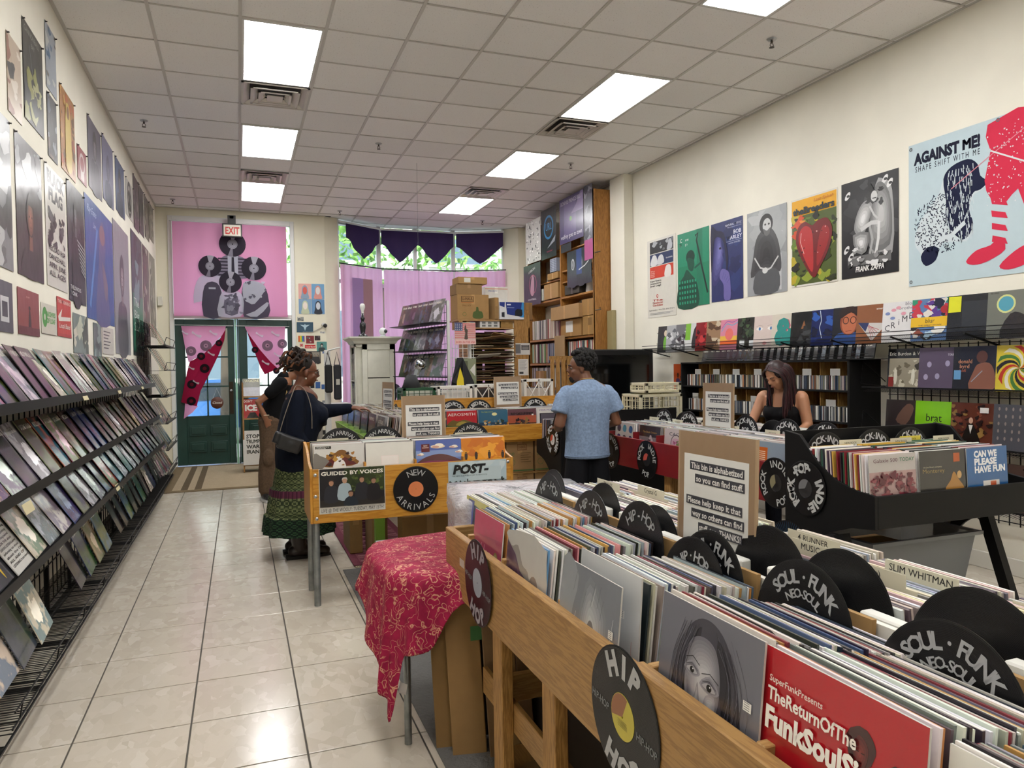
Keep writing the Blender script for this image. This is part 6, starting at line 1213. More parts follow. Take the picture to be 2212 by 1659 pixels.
RC = [(7.60, 'dark record cover with a small bright blonde figure', '#23282a', lambda cv: (cv.ell(.5, .72, .1, .12, '#d8c9b0'), cv.poly([(.4, .1), (.42, .55), (.6, .55), (.7, .2)], '#6fae3a', 3))),
 (7.41, 'pale grey photo record cover, second on the ledge', '#a9abae', seeded(60, 10, ['#5c5f63', '#d0d2d4'], (.08, .2))), (7.21, 'black and white crowd record cover', '#6a6d70', seeded(61, 24, ['#26282b', '#c2c4c6'], (.04, .12))), (7.01, 'record cover in black, white and lime green', '#cfd0ce', lambda cv: (cv.rect(0, .4, .3, 1, '#7ab83a'), cv.poly([(.4, .1), (.5, .8), (.8, .85), (.95, .3)], '#2a2b2e', 3))),
 (6.81, 'crimson red record cover with dark swirls', '#8a1a1e', seeded(62, 14, ['#3a0c10', '#c23a3a'], (.06, .2))), (6.61, 'sepia record cover with a bright glare', '#9a7a5c', seeded(63, 10, ['#5c4432', '#c9b89c'], (.08, .2))), (6.36, 'rainbow coloured record cover with a big heart', '#d98aa0', lambda cv: (cv.rect(0, .3, 1, .45, '#e6b84a'), cv.rect(0, .15, 1, .3, '#d9642e'), cv.line(spline([(.05, .6), (.3, .85), (.6, .8), (.95, .95)], 4, False), .03, '#6aa8c9'), cv.line(spline([(.05, .7), (.3, .93), (.6, .9), (.9, 1)], 4, False), .02, '#8a5ab0'), cv.ell(.45, .5, .2, .2, '#e2746c'))),
 (6.08, 'dark green jungle record cover with white chairs', '#1c241e', lambda cv: (cv.blobs(26, (.05, .3, .95, .97), ['#2e4030', '#3d5236', '#121814'], (.04, .12), random.Random(64)), cv.rect(.15, .05, .38, .28, '#d4d8da'), cv.rect(.6, .08, .8, .26, '#d4d8da'))),
 (5.82, 'pale close-up record cover with blue eyes', '#d6c6bf', lambda cv: (cv.ell(.25, .6, .14, .05, '#f0ece8'), cv.ell(.26, .6, .05, .05, '#4a7ab0'), cv.ell(.74, .6, .14, .05, '#f0ece8'), cv.ell(.75, .6, .05, .05, '#4a7ab0'), cv.line([(.1, .68), (.25, .71), (.4, .68)], .006, '#8a6a5c'), cv.line([(.6, .68), (.75, .71), (.9, .68)], .006, '#8a6a5c'), cv.poly([(.4, .15), (.5, .2), (.6, .15), (.5, .09)], '#c9868a', 3))),
 (5.56, 'cream record cover with a large teal ampersand', '#d3ccbd', lambda cv: (cv.text('&', .54, .12, .72, '#c04a6a', bold=.09), cv.text('&', .5, .13, .72, '#2f8c86', bold=.09))),
 (5.30, 'night black record cover with a small glowing tent', '#17181a', lambda cv: (cv.poly([(.4, .5), (.5, .75), (.6, .5)], '#8a5a3a'), cv.blobs(10, (.05, .05, .9, .5), ['#2b2d30', '#3d4043'], (.05, .15), random.Random(65)))),
 (5.04, 'deep blue record cover with a white bolt of light', '#14235a', lambda cv: (cv.blobs(10, (.05, .05, .95, .95), ['#1c3480', '#2b56a8', '#0e1638'], (.08, .22), random.Random(66)), cv.line([(.3, .98), (.36, .7), (.3, .5), (.4, .2)], .02, '#cfe0f2'))),
 (4.79, 'painted record cover of a face in glasses on blue', '#1d1f28', lambda cv: (cv.poly([(.05, 0), (.2, .3), (.8, .3), (.95, 0)], '#2f4f8c', 2), cv.ell(.55, .6, .3, .36, '#8c4a34'), cv.ell(.55, .56, .24, .3, '#b8694a'), cv.poly([(.25, .7), (.3, .98), (.8, .98), (.86, .7), (.6, .85)], '#2a1714', 3), cv.ring(.44, .64, .08, .1, '#15110f'), cv.ring(.68, .64, .08, .1, '#15110f'), cv.line([(.45, .35), (.65, .36)], .01, '#5c1f1c'))),
 (4.53, 'tan record cover with a striped flag triangle', '#8a5636', lambda cv: (cv.poly([(.05, .55), (.95, .5), (.5, .05)], '#c9c4c0'), [cv.line([(.35 + k * .03, .5 - k * .02), (.5 + k * .05, .1 + k * .06)], .012, '#a8283a') for k in range(5)], cv.poly([(.05, .55), (.4, .53), (.3, .3)], '#2b3460'), cv.text('america', .75, .86, .05, '#e8ddd0', w=.3))),
 (4.27, 'white record cover with pink and blue flower shapes', '#dcdada', lambda cv: (cv.text('blood', .8, .9, .09, '#6b6b74', w=.34, bold=0), cv.text('brothers', .72, .8, .08, '#6b6b74', w=.5, bold=0), [cv.text(ch, .16 + k * .16, .28 + k * .07, .16, '#3b3b42', bold=.0) for k, ch in enumerate('CRiMES')], [cv.ell(u, v_, .07, .04, c_) for u, v_, c_ in ((.15, .72, '#7a8ab8'), (.3, .6, '#7a8ab8'), (.45, .85, '#d99aa8'), (.6, .7, '#d99aa8'), (.32, .8, '#d99aa8'))])),
 (4.00, 'record cover with a yellow band between bright mouths', '#5c7aa8', lambda cv: (cv.blobs(26, (.02, .55, .98, .98), ['#5a3a8a', '#2f8c6a', '#d9d5cf', '#c23a4a', '#20243a'], (.05, .16), random.Random(67)), cv.blobs(10, (.02, .02, .98, .3), ['#a8c4d8', '#e2e0da', '#2a2a30', '#8a4a3a'], (.06, .16), random.Random(68)), cv.ell(.85, .72, .1, .09, '#a82c34'), cv.rect(0, .33, 1, .56, '#e0b52a'), cv.text('blur', .5, .42, .11, '#22242c', bold=0), cv.text('THE GREAT ESCAPE', .5, .35, .03, '#33353c', w=.6))),
 (3.70, 'black glossy record cover with a yellow square sticker', '#1f2226', lambda cv: (cv.rect(.02, .62, .32, .98, '#d8d92a'), cv.rect(.35, .25, .95, .85, '#2f3338'))),
 (3.40, 'grey green record cover with a blue disc and dark figure', '#6d7068', lambda cv: (cv.ell(.4, .72, .2, .2, '#c9cf8a'), cv.ell(.4, .72, .16, .16, '#4f9ab0'), cv.poly([(.3, 0), (.5, .5), (.8, .45), (1, .1), (1, 0)], '#26262a', 3), cv.text('RECORDS', .15, .95, .03, '#222'))),
 (3.08, 'dark record cover at the near end of the ledge', '#3a3438', seeded(69, 10, ['#6a5a60', '#222'], (.08, .2)))]
for k, (y, lb, bc, fn) in enumerate(RC): cover((4.80, y, 1.645), NX, .09, bc, fn, lb, 'records on the high wire ledge', yaw=.05, t=.003)
# cd cases in the strip below
t = empty('cd_strip', (4.8, 5.6, 1.52), 'thin wire strip of cd cases under the high ledge', 'rack')
m = M(); m.box((4.66, 4.45, 1.512), (4.97, 6.75, 1.518)); [m.bar((4.68, 4.45, z), (4.68, 6.75, z), .004) for z in (1.54, 1.56)]; m.obj('wire_strip', wire_m, t)
r = random.Random(70)
for k in range(24):
 y = 4.50 + k * .094; inst('disc_case', CD, smat((4.72, y, 1.52), NX, .2, 0), None, 'dark disc case standing %s from the near end in the wire strip' % ORD[k], 'cd case', 'disc cases in the wire strip', r.choice(['#111318', '#1c2026', '#3a4450', '#20262c', '#52585c']))
# cd shelves
t = empty('cd_shelf', (4.8, 5.8, .2), 'black sided wooden shelving full of compact discs', 'shelf')
m = M(); m.box((4.66, 4.62, .3), (XR - .002, 4.645, 1.512)); m.obj('side_panel', blk_m, t, bevel=.002); m = M(); m.box((4.66, 7.03, .3), (XR - .002, 7.05, 1.512)); m.obj('side_panel', blk_m, t, bevel=.002)
m = M(); m.box((4.66, 4.62, 1.50), (XR - .002, 7.05, 1.515)); m.obj('top_board', blk_m, t); m = M(); m.box((4.93, 4.645, .3), (XR - .002, 7.03, 1.5)); m.obj('back_panel', wood('shelf_back_wood', '#8a6030', '#a87a42', 'z', .5, .6, False), t)
for z in (1.245, .98, .72, .46): m = M(); m.box((4.67, 4.645, z), (4.93, 7.03, z + .015)); m.obj('shelf_board', blk_m, t)
for z in (1.26, .995, .735):
 for k in range(1, 12): m = M(); y = 4.645 + k * .2; m.box((4.76, y - .004, z), (4.93, y + .004, z + .235)); m.obj('divider', wood('thin_divider_wood', '#a07840', '#c09a5c', 'z', .5, .6, False), t)
cdm = attr_mat('cd_spines', .25, .4, .03)
for q, z in enumerate((1.26, .995, .735)):
 m = M(); y = 4.66; r = random.Random(72 + q)
 while y < 7.0:
  d = .0104; h = .122
  if r.random() < .97: m.box((4.72 + r.uniform(-.006, .006), y, z), (4.86, y + d * .92, z + h + r.uniform(-.002, .002)), r.choice(['#c9c8c4', '#8a8d90', '#2a2c30', '#5a3a3a', '#b0a898', '#3a4658', '#d8d6d0', '#6a6c58', '#a06a4a', '#e2e0dc', '#45454a', '#202226']))
  y += d
 m.obj('packed_discs', cdm, None, 'tightly packed compact disc spines on the %s shelf' % ['top', 'middle', 'lower'][q], 'cds', None, 'stuff')
 for k in range(7): m = M(); yy = 4.80 + k * .33 + .05 * (q % 2); m.box((4.74, yy, z + .1), (4.742, yy + .11, z + .18), '#d4d4d2'); m.obj('index_card', print_m, None, 'white index card, %s from the near end, %s cd shelf' % (ORD[k], ['top', 'middle', 'lower'][q]), 'card', 'white index cards among the discs')
# black grid panels with ledges near the picture edge
t = empty('grid_rack', (4.9, 3.6, .35), 'black grid panel rack of record covers beside the cd shelves', 'rack')
m = M()
for k in range(22): y = 4.50 - k * .076; m.bar((4.965, y, .35), (4.965, y, 1.63), .006)
for k in range(17): z = .37 + k * .078; m.bar((4.97, 2.85, z), (4.97, 4.52, z), .006)
m.obj('wire_grid', wire_m, t)
for z in (1.30, .90, .50):
 m = M();
 for k in range(80): m.bar((4.97, 2.9 + k * .021, z), (4.72, 2.9 + k * .021, z - .045), .0025)
 m.bar((4.72, 2.85, z - .008), (4.72, 4.55, z - .008), .012); m.tube([(4.97, 4.55, z + .03), (4.74, 4.56, z + .2), (4.72, 4.56, z + .02), (4.97, 4.55, z - .01)], .004, 6); m.obj('wire_shelf', wire_m, t)
G1 = [(4.25, 1.315, 'black record cover with an old band photo', '#26262a', lambda cv: (cv.text('Eric Burdon & W', .5, .83, .09, '#dcd8cc', w=.92, bold=0), cv.rect(.05, .04, .95, .76, '#9a9280'), cv.blobs(18, (.1, .1, .9, .7), ['#cfc8b4', '#3a362e', '#6c6452'], (.03, .1), random.Random(80)), [cv.ell(u, .3, .05, .2, '#e0dccc') for u in (.25, .75)], cv.rect(.05, .05, .2, .3, '#8a2420'))),
 (3.965, 1.315, 'muted purple record cover with pale dots', '#5c5066', lambda cv: ([cv.ell(u, v_, .06, .07, '#a8a0c0') for u, v_ in ((.28, .6), (.75, .62), (.5, .32), (.2, .3))], cv.text('TORRES', .85, .8, .05, '#c9c4d4', w=.2))),
 (3.68, 1.315, 'dark record cover with orange lettering and a musician', '#24252b', lambda cv: (cv.poly([(.4, .05), (.5, .45), (.6, .6), (.85, .62), (.98, .4), (.98, .05)], '#8a5a48', 3), cv.ell(.68, .76, .13, .14, '#5a3a30'), cv.line([(.45, .2), (.7, .45)], .02, '#9aa0a8'), cv.text('donald', .12, .62, .09, '#c98a6a', al='l', w=.34), cv.text('byrd', .16, .51, .09, '#c98a6a', al='l', w=.24), cv.text('kofi', .16, .42, .07, '#a8604a', al='l', w=.16), cv.rect(.03, .25, .2, .46, '#6aa0d0'))),
 (3.36, 1.315, 'swirling yellow, white and red spiral record cover', '#d8c23a', lambda cv: [cv.poly([(.5, .5)] + [(.5 + q * .07 * cos(a0 + q * .22), .5 + q * .07 * sin(a0 + q * .22)) for q in range(1, 8)] + [(.5 + q * .07 * cos(a0 + .32 + q * .22), .5 + q * .07 * sin(a0 + .32 + q * .22)) for q in range(7, 0, -1)], c_) for a0, c_ in [(k * .52, ['#c23a24', '#e9e4d0', '#4a7a34', '#2b2622'][k % 4]) for k in range(12)]]),
 (3.03, 1.315, 'dark blue record cover at the near end of the grid rack', '#28344c', seeded(81, 10, ['#5c6a84', '#141a28'], (.08, .2))),
 (4.27, .915, 'dark photo record cover of bare legs, lower ledge', '#2f2a2c', lambda cv: (cv.poly([(.3, .5), (.6, .9), (.8, .8), (.6, .4)], '#6a5046', 3), cv.poly([(.1, .2), (.5, .4), (.9, .3), (.9, .2)], '#4c3a36', 3))),
 (4.0, .915, 'lime green record cover with one short word', '#7fc41f', lambda cv: cv.text('brat', .5, .52, .19, '#20260f', w=.42, bold=0)),
 (3.70, .915, 'record cover of a figure in a red brown library', '#5a2c20', lambda cv: (cv.blobs(40, (.02, .3, .98, .97), ['#3a1c14', '#7a4030', '#8a6a3a', '#241210'], (.03, .08), random.Random(82)), cv.poly([(.3, 0), (.38, .4), (.5, .55), (.62, .4), (.75, 0)], '#15120f', 3), cv.ell(.5, .6, .05, .07, '#c9a08a'), cv.poly([(.45, .5), (.5, .3), (.55, .5)], '#dcd8d0'), cv.rect(.7, .78, .9, .9, '#dcd8d4'))),
 (3.38, .915, 'dim grey record cover with a grid of small heads', '#4a4b52', lambda cv: [cv.ell(.12 + .15 * (k % 6), .9 - .16 * (k // 6), .022, .04, '#8a7f7c') for k in range(30)]),
 (3.05, .915, 'black record cover at the near end of the lower ledge', '#1c1c20', seeded(83, 10, ['#3c3c44', '#5a5a60'], (.08, .2))),
 (3.95, .515, 'dark record cover on the lowest ledge behind the black bin', '#2c2a30', seeded(84, 10, ['#6a3a34', '#52525a'], (.08, .2))), (3.3, .515, 'brown patterned record cover low behind the black bin', '#4a3a34', seeded(85, 14, ['#8a6a54', '#201a18'], (.05, .15)))]
for y, z, lb, bc, fn in G1: cover((4.83, y, z - .035), NX, .08, bc, fn, lb, 'records on the grid rack', t=.003, yaw=.02)

# ------------------------------------------------------------------ curtains
def trans_mat(name, base=None, attr=False, k=.5, rough=.85):
 m, nt, b = newmat(name); b.inputs['Roughness'].default_value = rough; b.inputs['Specular IOR Level'].default_value = .2
 t_ = node(nt, 'ShaderNodeBsdfTranslucent'); mx = node(nt, 'ShaderNodeMixShader'); mx.inputs[0].default_value = k
 if attr: a = node(nt, 'ShaderNodeAttribute', attribute_name='Col'); link(nt, a.outputs['Color'], b.inputs['Base Color']); link(nt, a.outputs['Color'], t_.inputs[0])
 else: b.inputs['Base Color'].default_value = C(base); t_.inputs[0].default_value = C(base)
 link(nt, b.outputs[0], mx.inputs[1]); link(nt, t_.outputs[0], mx.inputs[2]); link(nt, mx.outputs[0], nt.nodes['Material Output'].inputs[0]); bump(nt, b, noise(nt, coords(nt), 5, 3), .2, .02)
 return m
curt_m = trans_mat('thin_printed_curtain', attr=True)
PK = '#dc92b6'
def record_print(cv, u, v, r, rot=0, lab='#b9b6c4', body='#3d3a44'):
 asp = cv.w / cv.h; cv.ell(u, v, r, r * asp, body, 28); cv.poly([(u, v)] + [(u + r * cos(a), v + r * asp * sin(a)) for a in [rot + k * .12 for k in range(6)]], '#c9c5d2'); cv.poly([(u, v)] + [(u + r * cos(a), v + r * asp * sin(a)) for a in [rot + pi + k * .1 for k in range(5)]], '#9d98a8'); cv.ell(u, v, r * .38, r * .38 * asp, lab); cv.ring(u, v, r * .30, r * .33, '#8d8996'); cv.ell(u, v, r * .05, r * .05 * asp, '#2d2a33')
t = empty('transom_curtain', (-.08, 12.49, 2.36), 'pink curtain printed with four figures whose heads are records, above the door', 'curtain')
m = M(); Z0, Z1, X0, X1 = 2.36, 3.83, -.93, .765
m.grid(lambda a, b_: (X0 + a * (X1 - X0), 12.49 + .006 * sin(a * 40) * (.4 + b_ * .6) - .004 * sin(a * 17), Z0 + b_ * (Z1 - Z0) + .006 * sin(a * 9) * (1 - b_)), 80, 8, PK); m.obj('cloth', curt_m, t)
m = M(); cv = Canvas(m, (X0, 12.474, Z0), (1, 0, 0), (0, 0, 1), X1 - X0, Z1 - Z0, N=(0, -1, 0), step=.0001)
G_, D_, W_ = '#5b5866', '#46434f', '#cfd0de'
cv.poly([(.36, .42), (.40, .60), (.46, .66), (.56, .66), (.64, .60), (.66, .42)], '#8d8b9a', 2); [cv.rect(.385 + .0 * k, .44 + k * .035, .64, .455 + k * .035, D_) for k in range(6)]; cv.poly([(.47, .42), (.47, .66), (.56, .66), (.56, .42)], W_); cv.poly([(.5, .44), (.505, .64), (.525, .64), (.53, .44)], D_)
cv.poly([(.17, .14), (.18, .30), (.22, .41), (.28, .44), (.40, .43), (.42, .34), (.40, .02), (.25, .02), (.24, .16)], W_, 2); cv.poly([(.25, .0), (.25, .26), (.29, .36), (.37, .36), (.41, .26), (.42, .0)], G_, 2); cv.rect(.30, .29, .36, .31, W_)
cv.poly([(.60, .0), (.59, .30), (.63, .38), (.72, .38), (.80, .32), (.83, .16), (.82, .0)], G_, 2); cv.poly([(.60, .20), (.60, .36), (.66, .39), (.74, .38), (.80, .33), (.78, .26), (.70, .14), (.65, .15)], W_, 2); cv.poly([(.62, .02), (.70, .06), (.81, .16), (.82, .12), (.72, .0)], W_, 2)
cv.poly([(.38, .0), (.385, .16), (.41, .25), (.46, .28), (.56, .27), (.60, .20), (.60, .08), (.57, .0)], W_, 2); cv.poly([(.44, .03), (.44, .22), (.55, .22), (.55, .03)], '#7d7b8a', 2); cv.blobs(26, (.42, .02, .58, .24), ['#6a6876', '#a3a2b2', W_], (.008, .02), random.Random(3)); cv.blobs(22, (.60, .18, .80, .38), ['#6f6d7c', '#cfd0dc'], (.006, .018), random.Random(4))
for u, v_, r_ in ((.515, .78, .118), (.315, .535, .10), (.70, .525, .112), (.49, .37, .10)): record_print(cv, u, v_, r_, 1.2)
m.obj('printed_figures', curt_m, t)
m = M(); m.tube([(X0 - .04, 12.49, Z1 + .01), (X1 + .05, 12.49, Z1 + .01)], .008, 8, '#cfcfcc'); [m.tube([(x, 12.49, Z1 + .01), (x, 12.56, Z1 + .01)], .006, 6, '#cfcfcc') for x in (X0 - .03, X1 + .04)]; m.obj('rod', paint_m, t)
def DC(cx, cy): px = 320 + cx / 2.633; py = 430 + cy / 2.633; return (-.812 + (px - 395) * .00676, 12.54, 2.217 - (py - 703) * .00726)
def shape(pts, col, name, par, off=0, motif=None, n=4):
 m = M(); P = [DC(*p) for p in pts]; P2 = spline([(p[0], p[2]) for p in P], n); m.add([(x, 12.535 - off + .006 * sin(x * 60), z) for x, z in P2], [tuple(range(len(P2)))[::-1]], col)
 x0 = min(p[0] for p in P2); z0 = min(p[1] for p in P2)
 if motif:
  cv = Canvas(m, (x0, 12.535 - off - .008, z0), (1, 0, 0), (0, 0, 1), 1, 1, N=(0, -1, 0), step=.0002)
  for kx, ky, kind, s in motif:
   x, _, z = DC(kx, ky); u, v_ = x - x0, z - z0
   if kind == 'r': s *= .85; cv.ell(u, v_, s, s, '#85707f' if col == PK else '#241a22'); cv.ell(u, v_, s * .4, s * .4, '#c9a0b8' if col == PK else '#7a1428'); cv.ell(u, v_, s * .12, s * .12, '#3a3340')
   else:
    cv.poly([(u - s, v_ + s * .9), (u - s * .3, v_ + s * .2), (u + s * .3, v_ - s * .1), (u + s * 1.1, v_ - s * .2), (u + s * .9, v_ - s * .9), (u + s * .1, v_ - s * .6), (u - s * .5, v_ - s * .1), (u - s * 1.2, v_ + s * .3)], '#d9d2dc', 2)
 return m.obj(name, curt_m, par)
t = empty('door_curtain', DC(280, 900), 'pink and red curtain with record prints draped to one side on the closed door leaf', 'curtain')
shape([(188, 722), (315, 722), (442, 722), (432, 760), (395, 800), (340, 860), (225, 930), (212, 870), (200, 800)], PK, 'pink_side', t, 0, [(325, 835, 'r', .10), (240, 865, 'r', .09), (275, 770, 'c', .06), (370, 760, 'c', .05), (210, 760, 'c', .04)], 1)
shape([(200, 1150), (272, 1180), (240, 1215), (190, 1250), (196, 1200)], PK, 'pink_tail', t, 0, None, 1)
shape([(440, 740), (432, 800), (400, 880), (340, 1000), (290, 1090), (265, 1180), (225, 1170), (178, 1155), (200, 1050), (215, 985), (232, 925), (300, 890), (360, 840), (410, 790)], '#8c1434', 'red_lining', t, .012, [(315, 965, 'r', .085), (240, 1055, 'r', .08), (235, 1150, 'r', .08), (400, 820, 'r', .06), (355, 880, 'c', .045), (240, 960, 'c', .04), (265, 1042, 'c', .04), (297, 895, 'r', .07)], 1)
m = M(); m.tube([DC(150, 716), DC(485, 720)], .006, 8, '#a9aaa8'); m.obj('rod', paint_m, t)
t = empty('door_curtain', DC(680, 850), 'pink and red curtain with record prints tied on the door leaf behind the people', 'curtain')
shape([(552, 724), (680, 724), (795, 724), (790, 800), (775, 900), (770, 970), (740, 968), (660, 900), (600, 820), (570, 765)], PK, 'pink_side', t, 0, [(685, 835, 'r', .10), (775, 825, 'r', .09), (640, 770, 'c', .05), (735, 765, 'c', .055), (745, 890, 'c', .05)], 1)
shape([(566, 755), (590, 790), (640, 860), (700, 930), (745, 972), (700, 990), (665, 1005), (640, 960), (610, 880), (580, 800)], '#8c1434', 'red_lining', t, .012, [(610, 860, 'r', .06), (672, 935, 'c', .05), (735, 985, 'r', .06)], 1)
m = M(); m.tube([DC(495, 720), DC(820, 722)], .006, 8, '#a9aaa8'); m.obj('rod', paint_m, t)
# bay curtains, one per facet, and the pointed valance
IN = [V((1.62, 12.58)), V((2.45, 13.13)), V((3.78, 13.11)), V((4.66, 12.72))]
for k, (a, b_) in enumerate(zip(IN, IN[1:])):
 t = empty('bay_curtain', ((a.x + b_.x) / 2, (a.y + b_.y) / 2, .6), 'pale pink curtain on the %s facet of the bay window' % ['narrow left, behind the white cabinet,', 'wide middle', 'narrow right, behind the boxes,'][k], 'curtain'); t['label'] = t['label'].replace(',,', ',')
 d = (b_ - a); L = d.length; d.normalize(); n = V((d.y, -d.x)); nb = int(L * 7)
 m = M(); m.grid(lambda u, v_: (a.x + d.x * (u * .97 + .015) * L + n.x * .03 * sin(u * nb * 2 * pi + sin(v_ * 3)) * .6, a.y + d.y * (u * .97 + .015) * L + n.y * .03 * sin(u * nb * 2 * pi) * .6, .55 + v_ * 2.72), nb * 8, 6, '#e0aed0'); m.obj('cloth', curt_m, t)
 m = M(); m.tube([(a.x, a.y, 3.285), (b_.x, b_.y, 3.285)], .011, 8, '#2a1f30'); m.obj('rod', paint_m, t)
 m = M(); cv = Canvas(m, (a.x + n.x * .03, a.y + n.y * .03, .55), (d.x, d.y, 0), (0, 0, 1), L, 2.7, N=(n.x, n.y, 0), step=.0002)
 if k == 0: cv.rect(.25, .45, .72, .93, '#a890b8'); cv.rect(.5, .45, .72, .93, '#c09a9c'); record_print(cv, .3, .18, .14); cv.blobs(8, (.1, .02, .6, .12), [W_, G_], (.03, .08), random.Random(5))
 else: record_print(cv, .12, .2, .1); cv.blobs(10, (.05, .02, .9, .1), [W_, G_, '#8a88a8'], (.03, .08), random.Random(6)); record_print(cv, .4, .13, .07)
 m.obj('printed_figures', curt_m, t)
val_m = trans_mat('dark_purple_cloth', '#36284c', k=.25)
def valance(ax, ay, bx, by, lb, skew=0):
 m = M(); prof = [(0, .32), (.1, .28), (.25, .16), (.42, .04), (.5 + skew, 0), (.6, .04), (.78, .16), (.92, .27), (1, .32)]
 def lo(u):
  for (u0, z0), (u1, z1) in zip(prof, prof[1:]):
   if u <= u1 + 1e-6: return z0 + (z1 - z0) * (u - u0) / max(1e-6, u1 - u0)
  return .32
 d = V((bx - ax, by - ay)); n = V((d.y, -d.x)).normalized()
 m.grid(lambda u, v_: (ax + d.x * u + n.x * .02 * sin(u * 19) * (1 - v_), ay + d.y * u + n.y * .02 * sin(u * 19) * (1 - v_), 3.40 + lo(u) + (.56 - lo(u)) * v_), 32, 6); m.obj('window_valance', val_m, None, lb, 'valance', 'pointed valances over the bay window')
valance(1.74, 12.60, 2.38, 13.04, 'dark purple pointed valance over the left bay facet', .05); valance(2.42, 13.06, 3.08, 13.05, 'dark purple pointed valance, left one of the wide facet'); valance(3.08, 13.05, 3.75, 13.04, 'dark purple pointed valance, right one of the wide facet'); valance(3.80, 13.03, 4.60, 12.70, 'dark purple pointed valance over the right bay facet')
m = M(); m.tube([(1.62, 12.55, 3.98), (2.4, 13.06, 3.98), (3.78, 13.05, 3.98), (4.62, 12.70, 3.98)], .016, 8, '#d9d9d8'); m.obj('valance_pole', paint_m, None, 'long white bent pole carrying the purple valances', 'pole')
# exit sign
t = empty('exit_sign', (-.055, 12.33, 3.59), 'illuminated sign lettered EXIT in red above the door', 'sign')
m = M(); m.box((-.2, 12.30, 3.59), (.09, 12.34, 3.80), '#1b1716'); m.obj('housing', paint_m, t, bevel=.004); m = M(); m.box((-.12, 12.30, 3.80), (.0, 12.38, 3.93), '#141212'); m.box((-.09, 12.30, 3.88), (-.03, 12.56, 3.92), '#141212'); m.obj('bracket', paint_m, t)
m = M(); m.box((-.18, 12.295, 3.61), (.07, 12.30, 3.78), '#c9c3b4'); cv = Canvas(m, (-.18, 12.295, 3.61), (1, 0, 0), (0, 0, 1), .25, .17, N=(0, -1, 0)); cv.text('EXIT', .5, .16, .66, '#b01f1c', w=.84, bold=.03); m.obj('sign_face', paint_m, t)
t = empty('hanging_sign', (-.341, 12.5, .90), 'round brown hanging door sign lettered Closed', 'sign'); m = M(); m.T = frame((-.341, 12.52, .99), (1, 0, 0), (0, 0, 1)); m.lathe([(.001, .006), (.09, .006), (.095, 0), (.09, -.006), (.001, -.006)], 28, col='#5a3024'); m.T = None; m.obj('round_board', paint_m, t)
m = M(); cv = Canvas(m, (-.436, 12.513, .895), (1, 0, 0), (0, 0, 1), .19, .19, N=(0, -1, 0)); cv.text('Closed', .5, .42, .2, '#e6e0d4', w=.74, slant=.25, bold=.01); m.obj('lettering', paint_m, t); m = M(); m.tube([(-.40, 12.52, 1.06), (-.341, 12.52, 1.22), (-.28, 12.52, 1.06)], .002, 5); m.obj('string', paint_m, t)
# stickers, prints and small fittings on the strip of wall beside the door
def BW(x0, x1, z0, z1, base, fn, lb, cat='poster', mat=None): return poster_flat((x0, YB - .003, z0), (1, 0, 0), (0, 0, 1), x1 - x0, z1 - z0, base, fn, lb, mat or print_m, cat)
def two(a, b_): return lambda cv: (cv.poly([(.2, .02), (.25, .35), (.3, .75), (.5, .9), (.7, .75), (.75, .35), (.8, .02)], a, 3), cv.ell(.5, .55, .17, .25, b_))
BW(.945, 1.15, 2.67, 2.92, '#d9a49a', two('#7d93a8', '#c9564a'), 'small square print, coral with blue hair, upper left of four'); BW(1.155, 1.36, 2.67, 2.92, '#6a9ac0', two('#c98a80', '#d0ccc8'), 'small square print, pale blue with pink figure, upper right of four'); BW(.945, 1.15, 2.42, 2.665, '#7a9ab8', two('#b8c0a0', '#e2d6cc'), 'small square print, blue with pale figure, lower left of four'); BW(1.155, 1.36, 2.42, 2.665, '#5c86b0', two('#1d2232', '#c9ccd4'), 'small square print, blue with black haired figure, lower right of four')
BW(.905, 1.17, 2.115, 2.285, '#24485c', lambda cv: cv.poly([(.5, .15), (.42, .5), (.2, .75), (.45, .7), (.5, .85), (.55, .7), (.8, .75), (.58, .5)], '#a9c4d0'), 'dark blue print with a white winged figure')
st = [(.925, 1.03, 1.955, 2.06, '#d9b23a', 'rainbow striped square sticker'), (1.05, 1.18, 1.93, 2.06, '#7a1a22', 'crimson square sticker with grey photo'), (1.19, 1.28, 1.98, 2.06, '#2a1418', 'small dark red sticker'), (.95, 1.00, 1.88, 1.925, '#b8322a', 'small round red sticker'), (1.03, 1.2, 1.85, 1.91, '#c22a28', 'red sticker with white script'), (1.22, 1.385, 1.80, 1.96, '#4f8a84', 'teal portrait sticker with dark hair'), (.94, 1.02, 1.76, 1.85, '#3a3d44', 'round dark seal sticker'), (1.04, 1.28, 1.60, 1.80, '#191a1d', 'framed dark group photograph'), (1.31, 1.36, 1.76, 1.80, '#2f5f9c', 'small round blue sticker'), (.92, 1.02, 2.30, 2.37, '#8a8d88', 'pair of small grey button stickers'), (1.28, 1.36, 2.10, 2.13, '#b8bab8', 'thin grey label sticker'), (.92, 1.0, 1.6, 1.72, '#b8a878', 'tan sticker over the black framed one'), (1.06, 1.2, 1.5, 1.58, '#a9432c', 'orange red strip sticker')]
